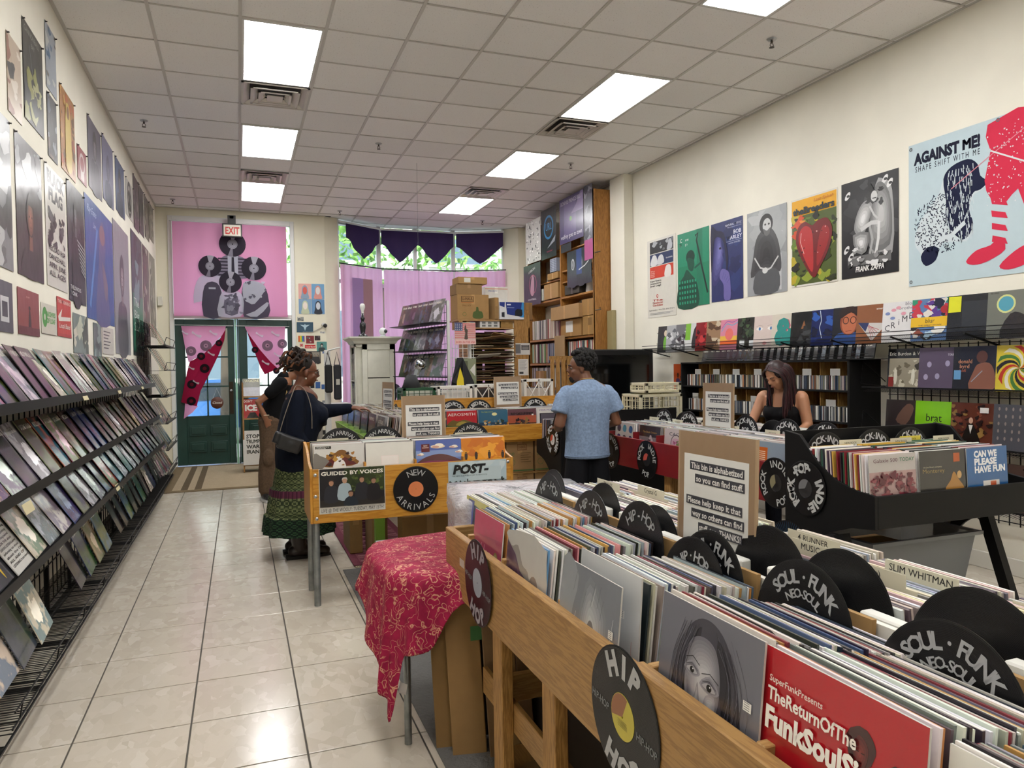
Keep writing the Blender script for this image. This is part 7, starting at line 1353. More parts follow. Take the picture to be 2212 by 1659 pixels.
for k, (x0, x1, z0, z1, c, lb) in enumerate(st):
 def fn(cv, k=k, lb=lb):
  if 'rainbow' in lb: [cv.rect(.05 + q * .15, .05, .2 + q * .15, .95, c_) for q, c_ in enumerate(('#c23a2c', '#d98a2a', '#d9c82a', '#4a9a3a', '#2f6ac0', '#5a3a9a'))]
  elif 'hair' in lb: bust(cv, .5, .6, .2, '#141516', '#c9c4b8', '#2a3a3c')
  elif 'group' in lb: cv.rect(.06, .06, .94, .94, '#8a8378'); [bust(cv, .2 + q * .2, .62, .08, '#1c1814', '#b09a84', '#2b2a2c', face=False) for q in range(4)]
  elif 'script' in lb: cv.text('Local Band', .5, .25, .4, '#efe9e2', w=.85, slant=.3)
  elif 'round' in lb: cv.ring(.5, .5, .3, .38, '#c9c9c4')
  else: cv.blobs(4, (.15, .15, .85, .85), ['#c9c6bd', '#5a5a5c'], (.08, .2), random.Random(k))
 BW(x0, x1, z0, z1, c, fn, lb + ' on the door side wall strip', 'sticker')
r = random.Random(19)
for k in range(22):
 x, z = .92 + (k % 5) * .088 + r.uniform(0, .02), .35 + (k // 5) * .26 + r.uniform(0, .06); c_ = r.choice(['red', 'black', 'white', 'yellow', 'blue', 'orange', 'green', 'grey'])
 BW(x, x + r.uniform(.05, .08), z, z + r.uniform(.05, .11), dict(red='#a82c28', black='#1c1c20', white='#d4d2cc', yellow='#c9a83a', blue='#2f5a94', orange='#c9662a', green='#4c7a3c', grey='#7d7f82')[c_], None, 'small %s sticker, %s column %s row from the floor, door side wall' % (c_, ORD[k % 5], ORD[k // 5]), 'sticker')
t = empty('wall_camera', (1.33, 12.45, 2.20), 'small white security camera on the wall corner beside the bay', 'camera'); m = M(); m.tube([(1.33, 12.55, 2.24), (1.33, 12.46, 2.24)], .03, 12, '#cfcfcc'); m.ball((1.35, 12.43, 2.22), .035, col='#1a1a1c'); m.obj('camera_head', paint_m, t); m = M(); m.tube([(1.31, 12.56, 2.2), (1.15, 12.56, 2.12), (1.0, 12.56, 2.12)], .004, 5, '#a9a9a6'); m.obj('cord', paint_m, t)
m = M(); m.box((-1.16, 12.5, 2.52), (-1.09, 12.56, 2.66), '#cfccc0'); m.obj('wall_box', paint_m, None, 'small cream sensor box on the wall by the transom', 'sensor', bevel=.006)
# white stand with two bags, cabinet, lamp, webcam
t = empty('display_stand', (1.2, 10.6, 0), 'white upright display stand with a hook near the sticker wall', 'stand'); m = M(); m.box((1.13, 10.58, 0), (1.21, 10.64, 1.77), '#cfcfcb'); m.obj('post', paint_m, t, bevel=.004); m = M(); m.tube([(1.17, 10.58, 1.72), (1.17, 10.45, 1.76), (1.33, 10.45, 1.80)], .012, 8, '#dcdcd8'); m.obj('hook', paint_m, t); m = M(); m.box((1.0, 10.45, 0), (1.4, 10.8, .03), '#b9b9b4'); m.obj('foot', paint_m, t)
for k, (x, c_, lb) in enumerate([(1.16, '#1b1b1d', 'black hanging bag on the white stand, left one'), (1.28, '#26262a', 'charcoal hanging bag with a small emblem on the white stand')]):
 t = empty('hanging_bag', (x, 10.42, 1.2), lb, 'bag'); m = M(); m.box((x - .05, 10.38, 1.17 - k * .1), (x + .055, 10.44, 1.56), c_); m.obj('bag_body', matte_m, t, bevel=.02); m = M(); m.tube([(x - .04, 10.41, 1.55), (x, 10.42, 1.74), (x + .04, 10.41, 1.55)], .006, 6, c_); m.obj('handle', matte_m, t)
 if k: m = M(); m.box((x - .02, 10.372, 1.28), (x + .03, 10.379, 1.36), '#b8b4aa'); m.obj('emblem', paint_m, t)
m = M(); m.box((1.02, 10.7, .9), (1.5, 11.1, 1.0), '#cfcdc8'); m.box((1.05, 10.72, 0), (1.1, 11.08, .9), '#8f8b84'); m.box((1.42, 10.72, 0), (1.47, 11.08, .9), '#8f8b84'); m.obj('side_table', paint_m, None, 'small pale table behind the browsing people', 'table')
cabm = plain('antique_white_paint', '#d2d1c3', .5, 0, .04, 6)
t = empty('tall_cabinet', (1.8, 10.45, 0), 'tall white painted media cabinet with crown moulding in front of the bay', 'cabinet')
m = M(); cx0, cx1, cy0, cy1 = 1.50, 2.06, 10.2, 10.7
m.box((cx0, cy0 + .02, .05), (cx0 + .02, cy0 + .10, 1.84)); m.box((cx0, cy1 - .08, .05), (cx0 + .02, cy1, 1.84)); m.box((cx1 - .02, cy0, .05), (cx1, cy1, 1.84)); m.box((cx0 + .1, cy0, .05), (cx0 + .17, cy0 + .04, 1.84)); m.box((cx1 - .08, cy0, .05), (cx1, cy0 + .04, 1.84)); m.box((cx0 + .1, cy0, 1.76), (cx1, cy0 + .04, 1.84)); m.box((cx0, cy1 - .02, .05), (cx1, cy1, 1.84)); m.box((cx0, cy0 + .02, 1.80), (cx1, cy1, 1.84)); m.box((cx0, cy0 + .02, 0), (cx1, cy1, .06)); m.box((cx0, cy0 + .05, .05), (cx0 + .16, cy0 + .07, 1.84)); m.obj('carcass', cabm, t, bevel=.003)
m = M(); P = lambda s, z: [(cx0 - s, cy0 - s, z), (cx1 + s, cy0 - s, z), (cx1 + s, cy1 + s, z), (cx0 - s, cy1 + s, z)]
L_ = [P(0, 1.84), P(.015, 1.85), P(.03, 1.88), P(.07, 1.91), P(.085, 1.92), P(.085, 1.94)]; m.add([p for l in L_ for p in l], [(q * 4 + i, q * 4 + (i + 1) % 4, q * 4 + 4 + (i + 1) % 4, q * 4 + 4 + i) for q in range(5) for i in range(4)] + [(20, 21, 22, 23)]); m.obj('crown_moulding', cabm, t)
for z0, z1 in ((1.375, 1.76), (.93, 1.36), (.5, .915)):
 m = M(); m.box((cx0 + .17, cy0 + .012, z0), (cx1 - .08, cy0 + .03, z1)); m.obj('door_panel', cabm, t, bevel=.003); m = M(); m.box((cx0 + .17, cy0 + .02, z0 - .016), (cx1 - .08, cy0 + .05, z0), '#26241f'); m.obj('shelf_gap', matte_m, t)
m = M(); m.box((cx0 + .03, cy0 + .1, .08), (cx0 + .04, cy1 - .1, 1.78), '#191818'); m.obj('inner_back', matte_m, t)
for z in (.9, 1.32): m = M(); m.box((cx0 - .0, cy0 + .1, z), (cx0 + .1, cy1 - .08, z + .015)); m.obj('side_shelf', cabm, t)
for q, z in enumerate((.50, .915, 1.335)):
 for k in range(9): inst('disc_case', CD, Matrix.Translation((cx0 + .015, cy0 + .13 + k * .035, z)) @ Matrix.Rotation(-pi / 2, 4, 'Z') @ Matrix.Scale(.6, 4, (1, 0, 0)) @ Matrix.Scale(3.0, 4, (0, 0, 1)), None, 'dark sleeve in the cabinet side slot, %s from its front, %s tier' % (ORD[k], ['lower', 'middle', 'top'][q]), 'record', 'sleeves in the white cabinet side', ['#1c1d22', '#8a8d92', '#3a3c48', '#c9c9c8', '#2a1f28'][k % 5])
t = empty('table_lamp', (1.63, 10.3, 1.94), 'black lamp base with a bare white bulb on the white cabinet', 'lamp')
m = M(); m.lathe([(.001, 0), (.065, 0), (.07, .012), (.05, .03), (.03, .05), (.035, .08), (.045, .14), (.04, .19), (.022, .21), (.022, .24), (.03, .245), (.03, .27), (.018, .28), (.018, .33), (.001, .33)], 20, (1.63, 10.3, 1.94), '#17181a'); m.obj('lamp_base', gloss_m, t)
m = M(); m.lathe([(.016, .33), (.018, .36), (.036, .41), (.036, .44), (.022, .465), (.001, .47)], 16, (1.63, 10.3, 1.94), '#dcdcd8'); m.obj('bulb', gloss_m, t)
t = empty('webcam', (1.91, 10.3, 1.94), 'small round white webcam on the white cabinet', 'camera'); m = M(); m.lathe([(.001, 0), (.045, 0), (.045, .02), (.02, .03)], 16, (1.91, 10.3, 1.94), '#c9ccce'); m.obj('foot', paint_m, t); m = M(); m.ball((1.91, 10.3, 2.02), .055, 14, '#dadcdd'); m.obj('body', gloss_m, t); m = M(); m.ball((1.94, 10.26, 2.02), .028, 10, '#17171a'); m.obj('lens', gloss_m, t)
# white framed grid rack with records (runs away from the viewer)
t = empty('record_rack', (2.35, 9.6, 0), 'freestanding white framed rack with black ledges of records before the bay', 'rack')
A_ = V((2.50, 9.0, 0)); B_ = V((2.24, 10.35, 0)); dd = (B_ - A_).normalized(); nn = V((-dd.y, dd.x, 0)); nn = nn if nn.x < 0 else -nn; LL = (B_ - A_).length
m = M(); [m.bar(p + V((0, 0, z0)), p + V((0, 0, z1)), .035, .035, '#cdcdc9') for p, z0, z1 in ((A_, 0, 2.35), (B_, 0, 2.35))]; m.bar(A_ + V((0, 0, 2.33)), B_ + V((0, 0, 2.33)), .03, .03, '#cdcdc9'); m.bar(A_ + V((.3, 0, 0)), A_ + V((.3, .05, 2.0)), .03, .03, '#cdcdc9'); m.obj('white_frame', paint_m, t)
m = M(); [m.bar(A_ + dd * LL * k / 14 + V((0, 0, .3)), A_ + dd * LL * k / 14 + V((0, 0, 2.3)), .005) for k in range(15)]; [m.bar(A_ + V((0, 0, .3 + k * .1)), B_ + V((0, 0, .3 + k * .1)), .005) for k in range(21)]; m.obj('wire_grid', wire_m, t)
m = M(); [m.bar(A_ + V((x, .0, .9)), A_ + V((x, .0, 1.9)), .008, .008, '#cdcdc9') for x in (.05, .12, .19, .26, .33)]; [m.bar(A_ + V((0, 0, z)), A_ + V((.36, 0, z)), .008, .008, '#cdcdc9') for z in (.9, 1.02, 1.14, 1.26, 1.38, 1.5, 1.62, 1.74, 1.86)]; m.obj('end_grid', paint_m, t)
r = random.Random(33)
for q, z in enumerate((2.075, 1.73, 1.385, 1.03)):
 m = M(); c0 = A_ + nn * .02 + V((0, 0, z)); c1 = B_ + nn * .02 + V((0, 0, z)); o_ = nn * .22 + V((0, 0, .0)); m.add([c0, c1, c1 + o_, c0 + o_, c0 - V((0, 0, .02)), c1 - V((0, 0, .02)), c1 + o_ - V((0, 0, .006)), c0 + o_ - V((0, 0, .006))], [(0, 1, 2, 3), (4, 7, 6, 5), (3, 2, 6, 7), (0, 3, 7, 4)]); m.obj('ledge', wire_m, t)
 for k in range(7):
  c_ = r.choice([('dusky mauve', '#6a5064'), ('dark grey', '#4a4a50'), ('brown', '#6a5040'), ('purple grey', '#605a70'), ('pale grey', '#9a969c'), ('yellow', '#b89a2a') if k == 4 else ('slate', '#50586a'), ('plum', '#4c3048')]); p = A_ + dd * (.15 + k * .172) + nn * .12 + V((0, 0, z))
  inst('record_sleeve', SL, smat(p, nn, .28, .05 * (1), 0), None, '%s record cover, %s from the near end, %s ledge of the white framed rack' % (c_[0], ORD[k], ['top', 'second', 'third', 'lowest'][q]), 'record', 'covers on the white framed rack', jit(c_[1], .03))
m = M(); t = empty('disco_ball', (2.13, 9.0, 1.47), 'small mirrored disco ball hanging before the white framed rack', 'disco ball')
dm = plain('mirror_facets', '#c9ccd0', .08, 1)
n_ = 14
for i in range(n_):
 th = pi * (i + .5) / n_; cnt = max(4, int(2 * n_ * sin(th)))
 for k in range(cnt):
  a = 2 * pi * k / cnt; nv = V((sin(th) * cos(a), sin(th) * sin(a), cos(th))); u = V((-sin(a), cos(a), 0)); w_ = nv.cross(u); m.obox(V((2.13, 9.0, 1.545)) + nv * .075, u * .0075, w_ * .0075, nv * .001)
m.obj('facets', dm, t, kind='stuff'); m = M(); m.ball((2.13, 9.0, 1.545), .073, 16, '#3a3c40'); m.obj('core', paint_m, t); m = M(); m.tube([(2.13, 9.0, 1.62), (2.13, 9.0, ZC)], .0015, 5, '#55555a'); m.obj('thread', paint_m, t)
t = empty('lamp_shade', (1.78, 7.95, 1.281), 'black cone lampshade standing on the green crate', 'lampshade'); m = M(); m.lathe([(.108, 0), (.05, .14)], 24, (1.78, 7.95, 1.281), '#26272a'); m.obj('shade', matte_m, t, thick=.002)
# small things on the end of the rack
def p_usa(cv):
 [cv.rect(0, k / 11, 1, (k + .55) / 11, '#b8323a') for k in range(11)]; cv.rect(0, .62, .38, 1, '#2c3a6c'); [cv.ell(.06 + .09 * (k % 4), .68 + .08 * (k // 4), .018, .018, '#d8d6d4') for k in range(16)]; cv.poly([(.45, .25), (.5, .5), (.46, .7), (.52, .92), (.56, .7), (.62, .68), (.6, .45), (.62, .25)], '#3b2a26', 2); cv.rect(0, 0, 1, .22, '#d9b0ac'); cv.text('BORN IN THE USA', .5, .06, .10, '#b8323a', w=.9)
cover((2.72, 8.98, 1.79), NY, .02, '#d8d3cc', p_usa, 'striped flag record cover hanging on the rack end', w=.14, h=.28)
cover((2.72, 8.98, 1.28), NY, .02, '#7d8468', lambda cv: (cv.rect(.1, .1, .6, .9, '#5a6048'), cv.poly([(.7, .55), (.95, .8), (.95, .3)], '#c9c8c0')), 'olive sleeve with a torn white corner on the rack end', w=.14, h=.33)
t = empty('tote_bag', (2.66, 8.8, 1.2), 'black and yellow tote bag hanging at the rack end', 'bag'); m = M(); m.T = Matrix.Translation((0, .10, 0)); m.add([(2.60, 8.86, 1.62), (2.66, 8.80, 1.62), (2.80, 8.78, 1.30), (2.78, 8.84, 1.16), (2.50, 8.84, 1.16), (2.50, 8.78, 1.32), (2.62, 8.70, 1.25), (2.7, 8.7, 1.2)], [(0, 1, 2, 3, 4, 5), (1, 7, 2), (1, 6, 7), (0, 5, 6)], '#17171a'); m.obj('dark_side', matte_m, t, thick=.004); m = M(); m.add([(2.52, 8.72, 1.14), (2.62, 8.70, 1.14), (2.61, 8.72, 1.36), (2.575, 8.74, 1.5), (2.53, 8.74, 1.32)], [(0, 1, 2, 3, 4)], '#d8c02a'); m.obj('yellow_side', matte_m, t, thick=.004)
# crates
def crate(x, y, z, w_, d_, h_, col, lb, style='grid', grp='plastic crates'):
 t = empty('plastic_crate', (x, y, z), lb, 'crate', grp); x0, x1, y0, y1 = x - w_ / 2, x + w_ / 2, y - d_ / 2, y + d_ / 2; T = .012
 m = M()
 for zz in (z, z + h_ - .03):
  for a, b_ in (((x0, y0), (x1, y0 + T)), ((x0, y1 - T), (x1, y1)), ((x0, y0 + T), (x0 + T, y1 - T)), ((x1 - T, y0 + T), (x1, y1 - T))): m.box((*a, zz), (*b_, zz + .03), col)
 for xx in (x0, x1 - .03):
  for yy in (y0, y1 - .03): m.box((xx, yy, z), (xx + .03, yy + .03, z + h_), col)
 m.box((x0, y0, z), (x1, y1, z + .008), col); m.obj('frame', gloss_m, t, bevel=.002)
 m = M(); zm = z + h_ / 2; n = max(3, int(w_ / .055)); n2 = max(3, int(d_ / .055))
 if style == 'grid':
  for k in range(1, n): xx = x0 + w_ * k / n; [m.box((xx - .003, yy, z), (xx + .003, yy + .006, z + h_ - .01), col) for yy in (y0 + .002, y1 - .008)]
  for k in range(1, n2): yy = y0 + d_ * k / n2; [m.box((xx, yy - .003, z), (xx + .006, yy + .003, z + h_ - .01), col) for xx in (x0 + .002, x1 - .008)]
  for k in range(1, 4): zz = z + h_ * k / 4; m.box((x0, y0 + .002, zz - .003), (x1, y0 + .008, zz + .003), col); m.box((x0 + .002, y0, zz - .003), (x0 + .008, y1, zz + .003), col); m.box((x0, y1 - .008, zz - .003), (x1, y1 - .002, zz + .003), col); m.box((x1 - .008, y0, zz - .003), (x1 - .002, y1, zz + .003), col)
 elif style == 'X':
  for s in range(2):
   a, b_ = x0 + .02 + s * (w_ - .04) / 2, x0 + .02 + (s + 1) * (w_ - .04) / 2
   for p, q in (((a, z + .03), (b_, z + h_ - .03)), ((a, z + h_ - .03), (b_, z + .03))): m.bar((p[0], y0 + .006, p[1]), (q[0], y0 + .006, q[1]), .008, .016, col, up=(0, 1, 0))
  m.box((x - .006, y0, z), (x + .006, y0 + .01, z + h_), col)
  for k in range(1, n2): yy = y0 + d_ * k / n2; m.box((x0 + .002, yy - .003, z), (x0 + .008, yy + .003, z + h_), col); m.box((x1 - .008, yy - .003, z), (x1 - .002, yy + .003, z + h_), col)
 m.obj('lattice', gloss_m, t); return t
WH = '#d4d3cd'
t = empty('work_table', (2.5, 8.0, 0), 'low table behind used rock carrying the row of crates', 'table'); m = M(); m.box((1.5, 7.62, 1.0), (3.6, 8.2, 1.03)); m.obj('table_top', pine_x, t)
for x in (1.55, 3.55): m = M(); m.box((x - .03, 7.7, 0), (x + .03, 7.76, 1.0)); m.obj('leg', pine_z, t)
crate(1.83, 7.95, 1.03, .36, .34, .25, '#16452a', 'dark green plastic crate holding records, left of the white crates'); crate(2.23, 7.95, 1.03, .40, .34, .26, WH, 'white plastic grid crate beside the green crate'); crate(2.62, 7.95, 1.03, .33, .34, .27, WH, 'white plastic crate with X braced side, behind the cardboard sign', 'X'); crate(2.93, 8.0, 1.03, .24, .34, .31, WH, 'white plastic grid crate, narrow one right of the cardboard sign'); crate(3.22, 7.92, 1.03, .36, .34, .32, WH, 'tall white plastic crate with X braced side, nearest the man', 'X')
for k, (x, c_) in enumerate(((1.83, ['#c9c48a', '#8a8a60', '#dcdad2']), (2.23, ['#4a6a4a', '#c9c9c6', '#3a3a40']), (2.62, ['#3a3430', '#1c1c20', '#8a7a70']), (3.22, ['#b8b4b0', '#3c3c48', '#8a5a50']))): pack((x, 7.82, 1.045), NY, .26, 22, .03, 'sleeves packed in the %s' % ['green crate', 'white crate beside the green one', 'X braced crate behind the sign', 'tall X braced crate'][k], c_, rnd=random.Random(900 + k), h=.20, w=.14)
CR = '#cfc8ac'
crate(4.22, 6.95, .90, .52, .40, .28, CR, 'cream lattice crate, lower of two by the tv', 'grid', 'cream crates by the tv'); crate(4.28, 6.97, 1.19, .44, .34, .11, CR, 'cream lattice crate, upper one by the tv', 'grid', 'cream crates by the tv')
m = M(); m.box((4.0, 6.78, 0), (4.5, 7.2, .90), '#3a3633'); m.obj('crate_stand', paint_m, None, 'dark block table under the cream crates', 'table')
# big television
t = empty('television', (4.35, 7.95, .35), 'large old black projection television turned to the viewer', 'television')
m = M(); m.box((3.86, 7.92, .95), (4.84, 8.15, 1.69), '#17181a'); m.box((3.92, 7.95, .35), (4.8, 8.6, .95), '#121315'); m.obj('cabinet', gloss_m, t, bevel=.012); m = M(); m.box((3.93, 7.912, 1.03), (4.77, 7.925, 1.62), '#08090a'); m.obj('screen', attr_mat('dark_screen', .06, 1, 0), t)
m = M(); m.box((3.95, 7.8, 0), (4.8, 8.5, .35), '#15161a'); m.obj('tv_stand', paint_m, None, 'low black stand beneath the television', 'stand')
# ------------------------------------------------------------------ cardboard stock shelf in front of the bay
t = empty('stock_shelf', (3.75, 10.8, 0), 'pine shelf crammed with flattened cardboard before the bay', 'shelf')
for x in (3.24, 4.0): m = M(); m.box((x, 10.6, 0), (x + .02 + (.24 if x > 3.5 else 0), 10.62 if x > 3.5 else 11.05, 2.10 + (.27 if x > 3.5 else 0))); m.obj('upright', pine_z, t)
m = M(); m.box((4.24, 10.6, 0), (4.26, 11.05, 2.1)); m.obj('upright', pine_z, t)
for z in (2.08, 1.77, 1.55, 1.29, 1.05, .7, .35): m = M(); m.box((3.26, 10.6, z), (4.0, 11.05, z + .018)); m.obj('shelf_board', pine_x, t)
m = M(); r = random.Random(44)
for z0, z1 in ((1.57, 1.76), (1.79, 2.03), (1.31, 1.53), (1.07, 1.27), (.72, 1.0), (.37, .66)):
 z = z0
 while z < z1 - .012:
  for x in (3.45, 3.80):
   if r.random() < .97: a = r.uniform(-.06, .06); m.obox((x + r.uniform(-.03, .03), 10.78 + r.uniform(-.06, .05), z + .005), (.19 * cos(a), .19 * sin(a), r.uniform(-.004, .004)), (-.17 * sin(a), .17 * cos(a), 0), (0, 0, .0040), jit('#54402c', .05) if r.random() < .93 else '#b9a88c')
  z += .0105
m.box((3.27, 11.035, .3), (3.62, 11.045, 2.03), '#4a3826'); m.box((3.66, 11.035, .3), (4.0, 11.045, 2.06), '#4a3826'); m.obj('flattened_cartons', matte_m, t, kind='stuff')  # both boxes are dark backing sheets, added to darken gaps between cartons
for k, (x, y, z, a, c_) in enumerate([(3.62, 10.56, 1.93, .1, '#8a6a48'), (3.78, 10.55, 1.96, -.15, '#a5835a'), (3.55, 10.56, 1.66, .05, '#b4aea4')]): m = M(); m.obox((x, y, z), (.17, .0, .02 * a * 10), (0, .12, -.03), (0, 0, .003), c_); m.obj('loose_cardboard', matte_m, None, 'flat cardboard piece sticking out of the stock shelf, %s' % ['upper left', 'upper right, lighter one', 'pale lower one'][k], 'cardboard')
BWf = [('paper', (4.02, 10.597, 1.68), .24, .18, '#c9c7c2', lambda cv: (cv.rect(.0, .1, .35, .9, '#6a6a6c'), cv.rect(.4, .4, .95, .85, '#2b2b2e'), [cv.rect(.45, .45 + k * .1, .9, .48 + k * .1, '#c9c7c2') for k in range(4)]), 'grey flyer tacked on the pine upright, upper one'), ('paper', (4.06, 10.597, 1.36), .17, .25, '#d2d0cb', lambda cv: ([cv.rect(.1, .9 - k * .07, .85 - (k % 3) * .1, .92 - k * .07, '#7a7a7c') for k in range(9)], cv.rect(.1, .08, .5, .22, '#3a3a3c')), 'white typed sheet tacked on the pine upright, lower one')]
for nme, O, w_, h_, bc, fn, lb in BWf: poster_flat(O, (1, 0, 0), (0, 0, 1), w_, h_, bc, fn, lb, print_m, 'flyer')
def carton(x0, x1, y0, y1, z0, z1, lb, col='#a07c4c', art=None, flaps=False, rot=0):
 t = empty('cardboard_box', ((x0 + x1) / 2, (y0 + y1) / 2, z0), lb, 'box'); m = M(); cx, cy = (x0 + x1) / 2, (y0 + y1) / 2; R = Matrix.Translation((cx, cy, 0)) @ Matrix.Rotation(rot, 4, 'Z') @ Matrix.Translation((-cx, -cy, 0)); m.T = R
 m.box((x0, y0, z0), (x1, y1, z1), col); m.T = None; ct = m.obj('carton', attr_mat('corrugated_board', .8, 0, .12), t, bevel=.003)
 m = M(); m.T = R; m.box((cx - .025, y0 - .0008, z0 + (z1 - z0) * .6), (cx + .025, y1, z1 + .0008), mul(col, 1.12)); m.T = None; m.obj('packing_tape', gloss_m, ct)
 if art: m = M(); m.T = R; cv = Canvas(m, (x0, y0 - .0012, z0), (1, 0, 0), (0, 0, 1), x1 - x0, z1 - z0, N=(0, -1, 0)); art(cv); m.T = None; m.obj('printing', matte_m, ct)
 return t
def a_uh(cv): cv.rect(.12, .70, .52, .93, '#5c3c20'); cv.rect(.14, .72, .50, .91, '#a07c4c'); cv.text('U-HAUL', .32, .77, .12, '#5c3c20', w=.34, bold=.03); cv.rect(.12, .66, .52, .68, '#b5642a'); cv.text('SMALL BOX', .15, .52, .07, '#6b4a28', al='l', w=.28); cv.poly([(.5, .05), (.5, .28), (.58, .34), (.6, .5), (.66, .48), (.68, .34), (.78, .3), (.8, .05)], '#4c5c2c', 3); cv.ring(.22, .2, .05, .06, '#4c6a34'); cv.rect(.12, .1, .32, .3, '#6b7a44') if False else None
def a_save(cv): cv.rect(.4, .70, .75, .90, '#6b4424'); cv.rect(.42, .72, .73, .88, '#94734a'); cv.text('U-HAUL', .575, .76, .09, '#6b4424', w=.28, bold=.03); cv.text('SAVE!', .06, .52, .12, '#4d6a3a', al='l', w=.24); cv.ring(.2, .32, .1, .115, '#5c7040'); [cv.rect(.52, .6 - k * .07, .9 - (k % 2) * .08, .62 - k * .07, '#6b5230') for k in range(5)]; cv.rect(0, .04, 1, .08, '#4d6a3a')
m = M(); m.box((3.1, 10.62, 2.20), (4.2, 11.1, 2.225)); m.obj('shelf_plank', pine_x, None, 'pine plank carrying the moving boxes above the stock shelf', 'plank')
m = M(); m.box((3.12, 10.62, 2.08), (3.18, 11.0, 2.2)); m.box((3.24, 10.64, 2.10), (3.3, 11.0, 2.2)); m.obj('pine_block', pine_z, None, 'pine blocks propping the plank with moving boxes', 'block')
carton(3.10, 3.60, 10.62, 11.0, 2.226, 2.60, 'printed brown moving box with green logo on the high plank', art=a_uh); carton(3.09, 3.50, 10.64, 10.98, 2.602, 2.76, 'flattened brown carton on the printed moving box', '#8f7048'); carton(3.12, 3.58, 10.62, 10.95, 2.762, 2.865, 'shallow brown carton with white label, topmost of the bay stack', '#a5814f', lambda cv: cv.rect(.2, .2, .42, .85, '#d4d1c8'))
carton(3.64, 3.72, 10.6, 10.9, 2.226, 2.56, 'brown carton side leaning beside the moving box', '#98784c', rot=.3)
carton(3.76, 4.16, 10.58, 10.9, 2.226, 2.49, 'blue and white product box on the high plank', '#d3d4d6', lambda cv: (cv.poly([(.25, 1), (1, 1), (1, .12), (.3, .3)], '#22357c', 1), cv.poly([(.85, .12), (1, .12), (1, 1), (.92, 1)], '#3c8cc8'), cv.rect(.3, .82, .46, .9, '#d8dbe6'), cv.rect(.3, .66, .6, .7, '#8a98c8'), cv.poly([(.62, .2), (.64, .5), (.72, .62), (.92, .58), (.94, .3), (.9, .18)], '#1a1c22', 1), cv.poly([(.08, .15), (.08, .4), (.2, .42), (.2, .12)], '#2a2c34', 1), cv.poly([(0, 1), (.22, 1), (.2, .7), (0, .8)], '#22357c')))
carton(3.64, 4.02, 10.92, 11.2, 2.50, 2.76, 'white postal box behind the blue product box', '#d0cdc4', lambda cv: (cv.rect(0, .85, 1, .9, '#c98a70'), cv.text('PRIORITY', .35, .7, .08, '#4a5a9c', w=.4))); m = M(); m.box((3.62, 10.92, 2.226), (4.0, 11.2, 2.498), '#8f7048'); m.obj('cardboard_box', matte_m, None, 'brown box under the white postal box', 'box')
carton(3.46, 3.78, 10.64, 10.9, 2.10, 2.198, 'white box printed with small drawings under the plank', '#c9cac8', lambda cv: [cv.rect(.1 + .3 * (k % 3), .15 + .45 * (k // 3), .28 + .3 * (k % 3), .45 + .45 * (k // 3), '#6a6c6a') for k in range(6)]); carton(3.80, 4.0, 10.64, 10.9, 2.10, 2.198, 'small brown carton beside the white printed box', '#94733f'); carton(4.18, 4.36, 10.72, 11.0, 2.226, 2.5, 'plain brown carton at the right end of the high plank', '#8c6c44')
# ------------------------------------------------------------------ tall pine shelves on the right wall
oak_z = wood('aged_pine_z', '#8a5c26', '#a87436', 'z', .5); oak_y = wood('aged_pine_y', '#8a5c26', '#b07c3c', 'y', .5)
t = empty('tall_shelves', (4.8, 10.3, 0), 'tall pine shelving to the ceiling along the right wall', 'shelf')
for y, x0, z1 in ((9.07, 4.62, 3.93), (10.28, 4.66, 3.86), (11.62, 4.66, 3.92)): m = M(); m.box((x0, y, 0), (XR - .004, y + .035, z1)); m.obj('upright', oak_z, t, bevel=.002)
m = M(); m.box((4.62, 9.06, 0), (4.66, 9.12, 3.93)); m.obj('face_frame', oak_z, t)
for z in (2.55, 1.93, 1.54, 1.15): m = M(); m.box((4.66, 9.1, z - .03), (XR - .004, 11.62, z)); m.obj('shelf_board', oak_y, t, bevel=.002)
for z in (3.25, 2.95, 2.78): m = M(); m.box((4.68, 9.1, z - .02), (XR - .004, 10.28, z)); m.obj('shelf_board', oak_y, t)
for z in (3.3, 2.85): m = M(); m.box((4.68, 10.31, z - .02), (XR - .004, 11.62, z)); m.obj('shelf_board', oak_y, t)
m = M(); m.box((XR - .03, 9.1, 0), (XR - .02, 11.62, 2.5), '#cfc9b8'); m.obj('back_board', matte_m, t)
for k, (y, z, w_, c_, lb) in enumerate([(10.35, 1.94, .55, ['#c9b8a8', '#8a3a34', '#6b5040', '#dcd8cc', '#a05a4a'], 'records packed on the pine shelves, upper shelf middle bay'), (10.95, 1.94, .6, ['#d9d6cc', '#c9c4b8', '#9a9488', '#4a4a48'], 'records packed on the pine shelves, upper shelf far bay'), (10.35, 1.55, .55, ['#8a8f9c', '#3c4458', '#dcdad4', '#a9acb4'], 'records packed on the pine shelves, middle shelf near the panel'), (10.95, 1.55, .6, ['#4aa05a', '#d9d8d2', '#2b2b2e', '#c9b08a', '#7a2a2a'], 'records packed on the pine shelves, middle shelf with green spines'), (9.15, 1.55, .95, ['#c9c8c4', '#b8453a', '#4a5a6c', '#d8c9a8', '#e0dedb', '#3a4a48'], 'records packed on the pine shelves, middle shelf near bay'), (10.4, 1.16, 1.15, ['#b9b9b4', '#55585e', '#dcdad6', '#8a7a60'], 'records packed on the pine shelves, lowest shelf')]):
 m = M(); r = random.Random(950 + k); yy = y
 while yy < y + w_: d_ = r.uniform(.006, .014); m.box((4.69 + r.uniform(-.008, .01), yy, z), (4.97, yy + d_ * .9, z + .312 + r.uniform(-.004, .003)), jit(r.choice(c_), .03)); yy += d_
 m.obj('packed_records', attr_mat('sleeve_edges_mixed', .32, .3, .04), None, lb, 'records', None, 'stuff')
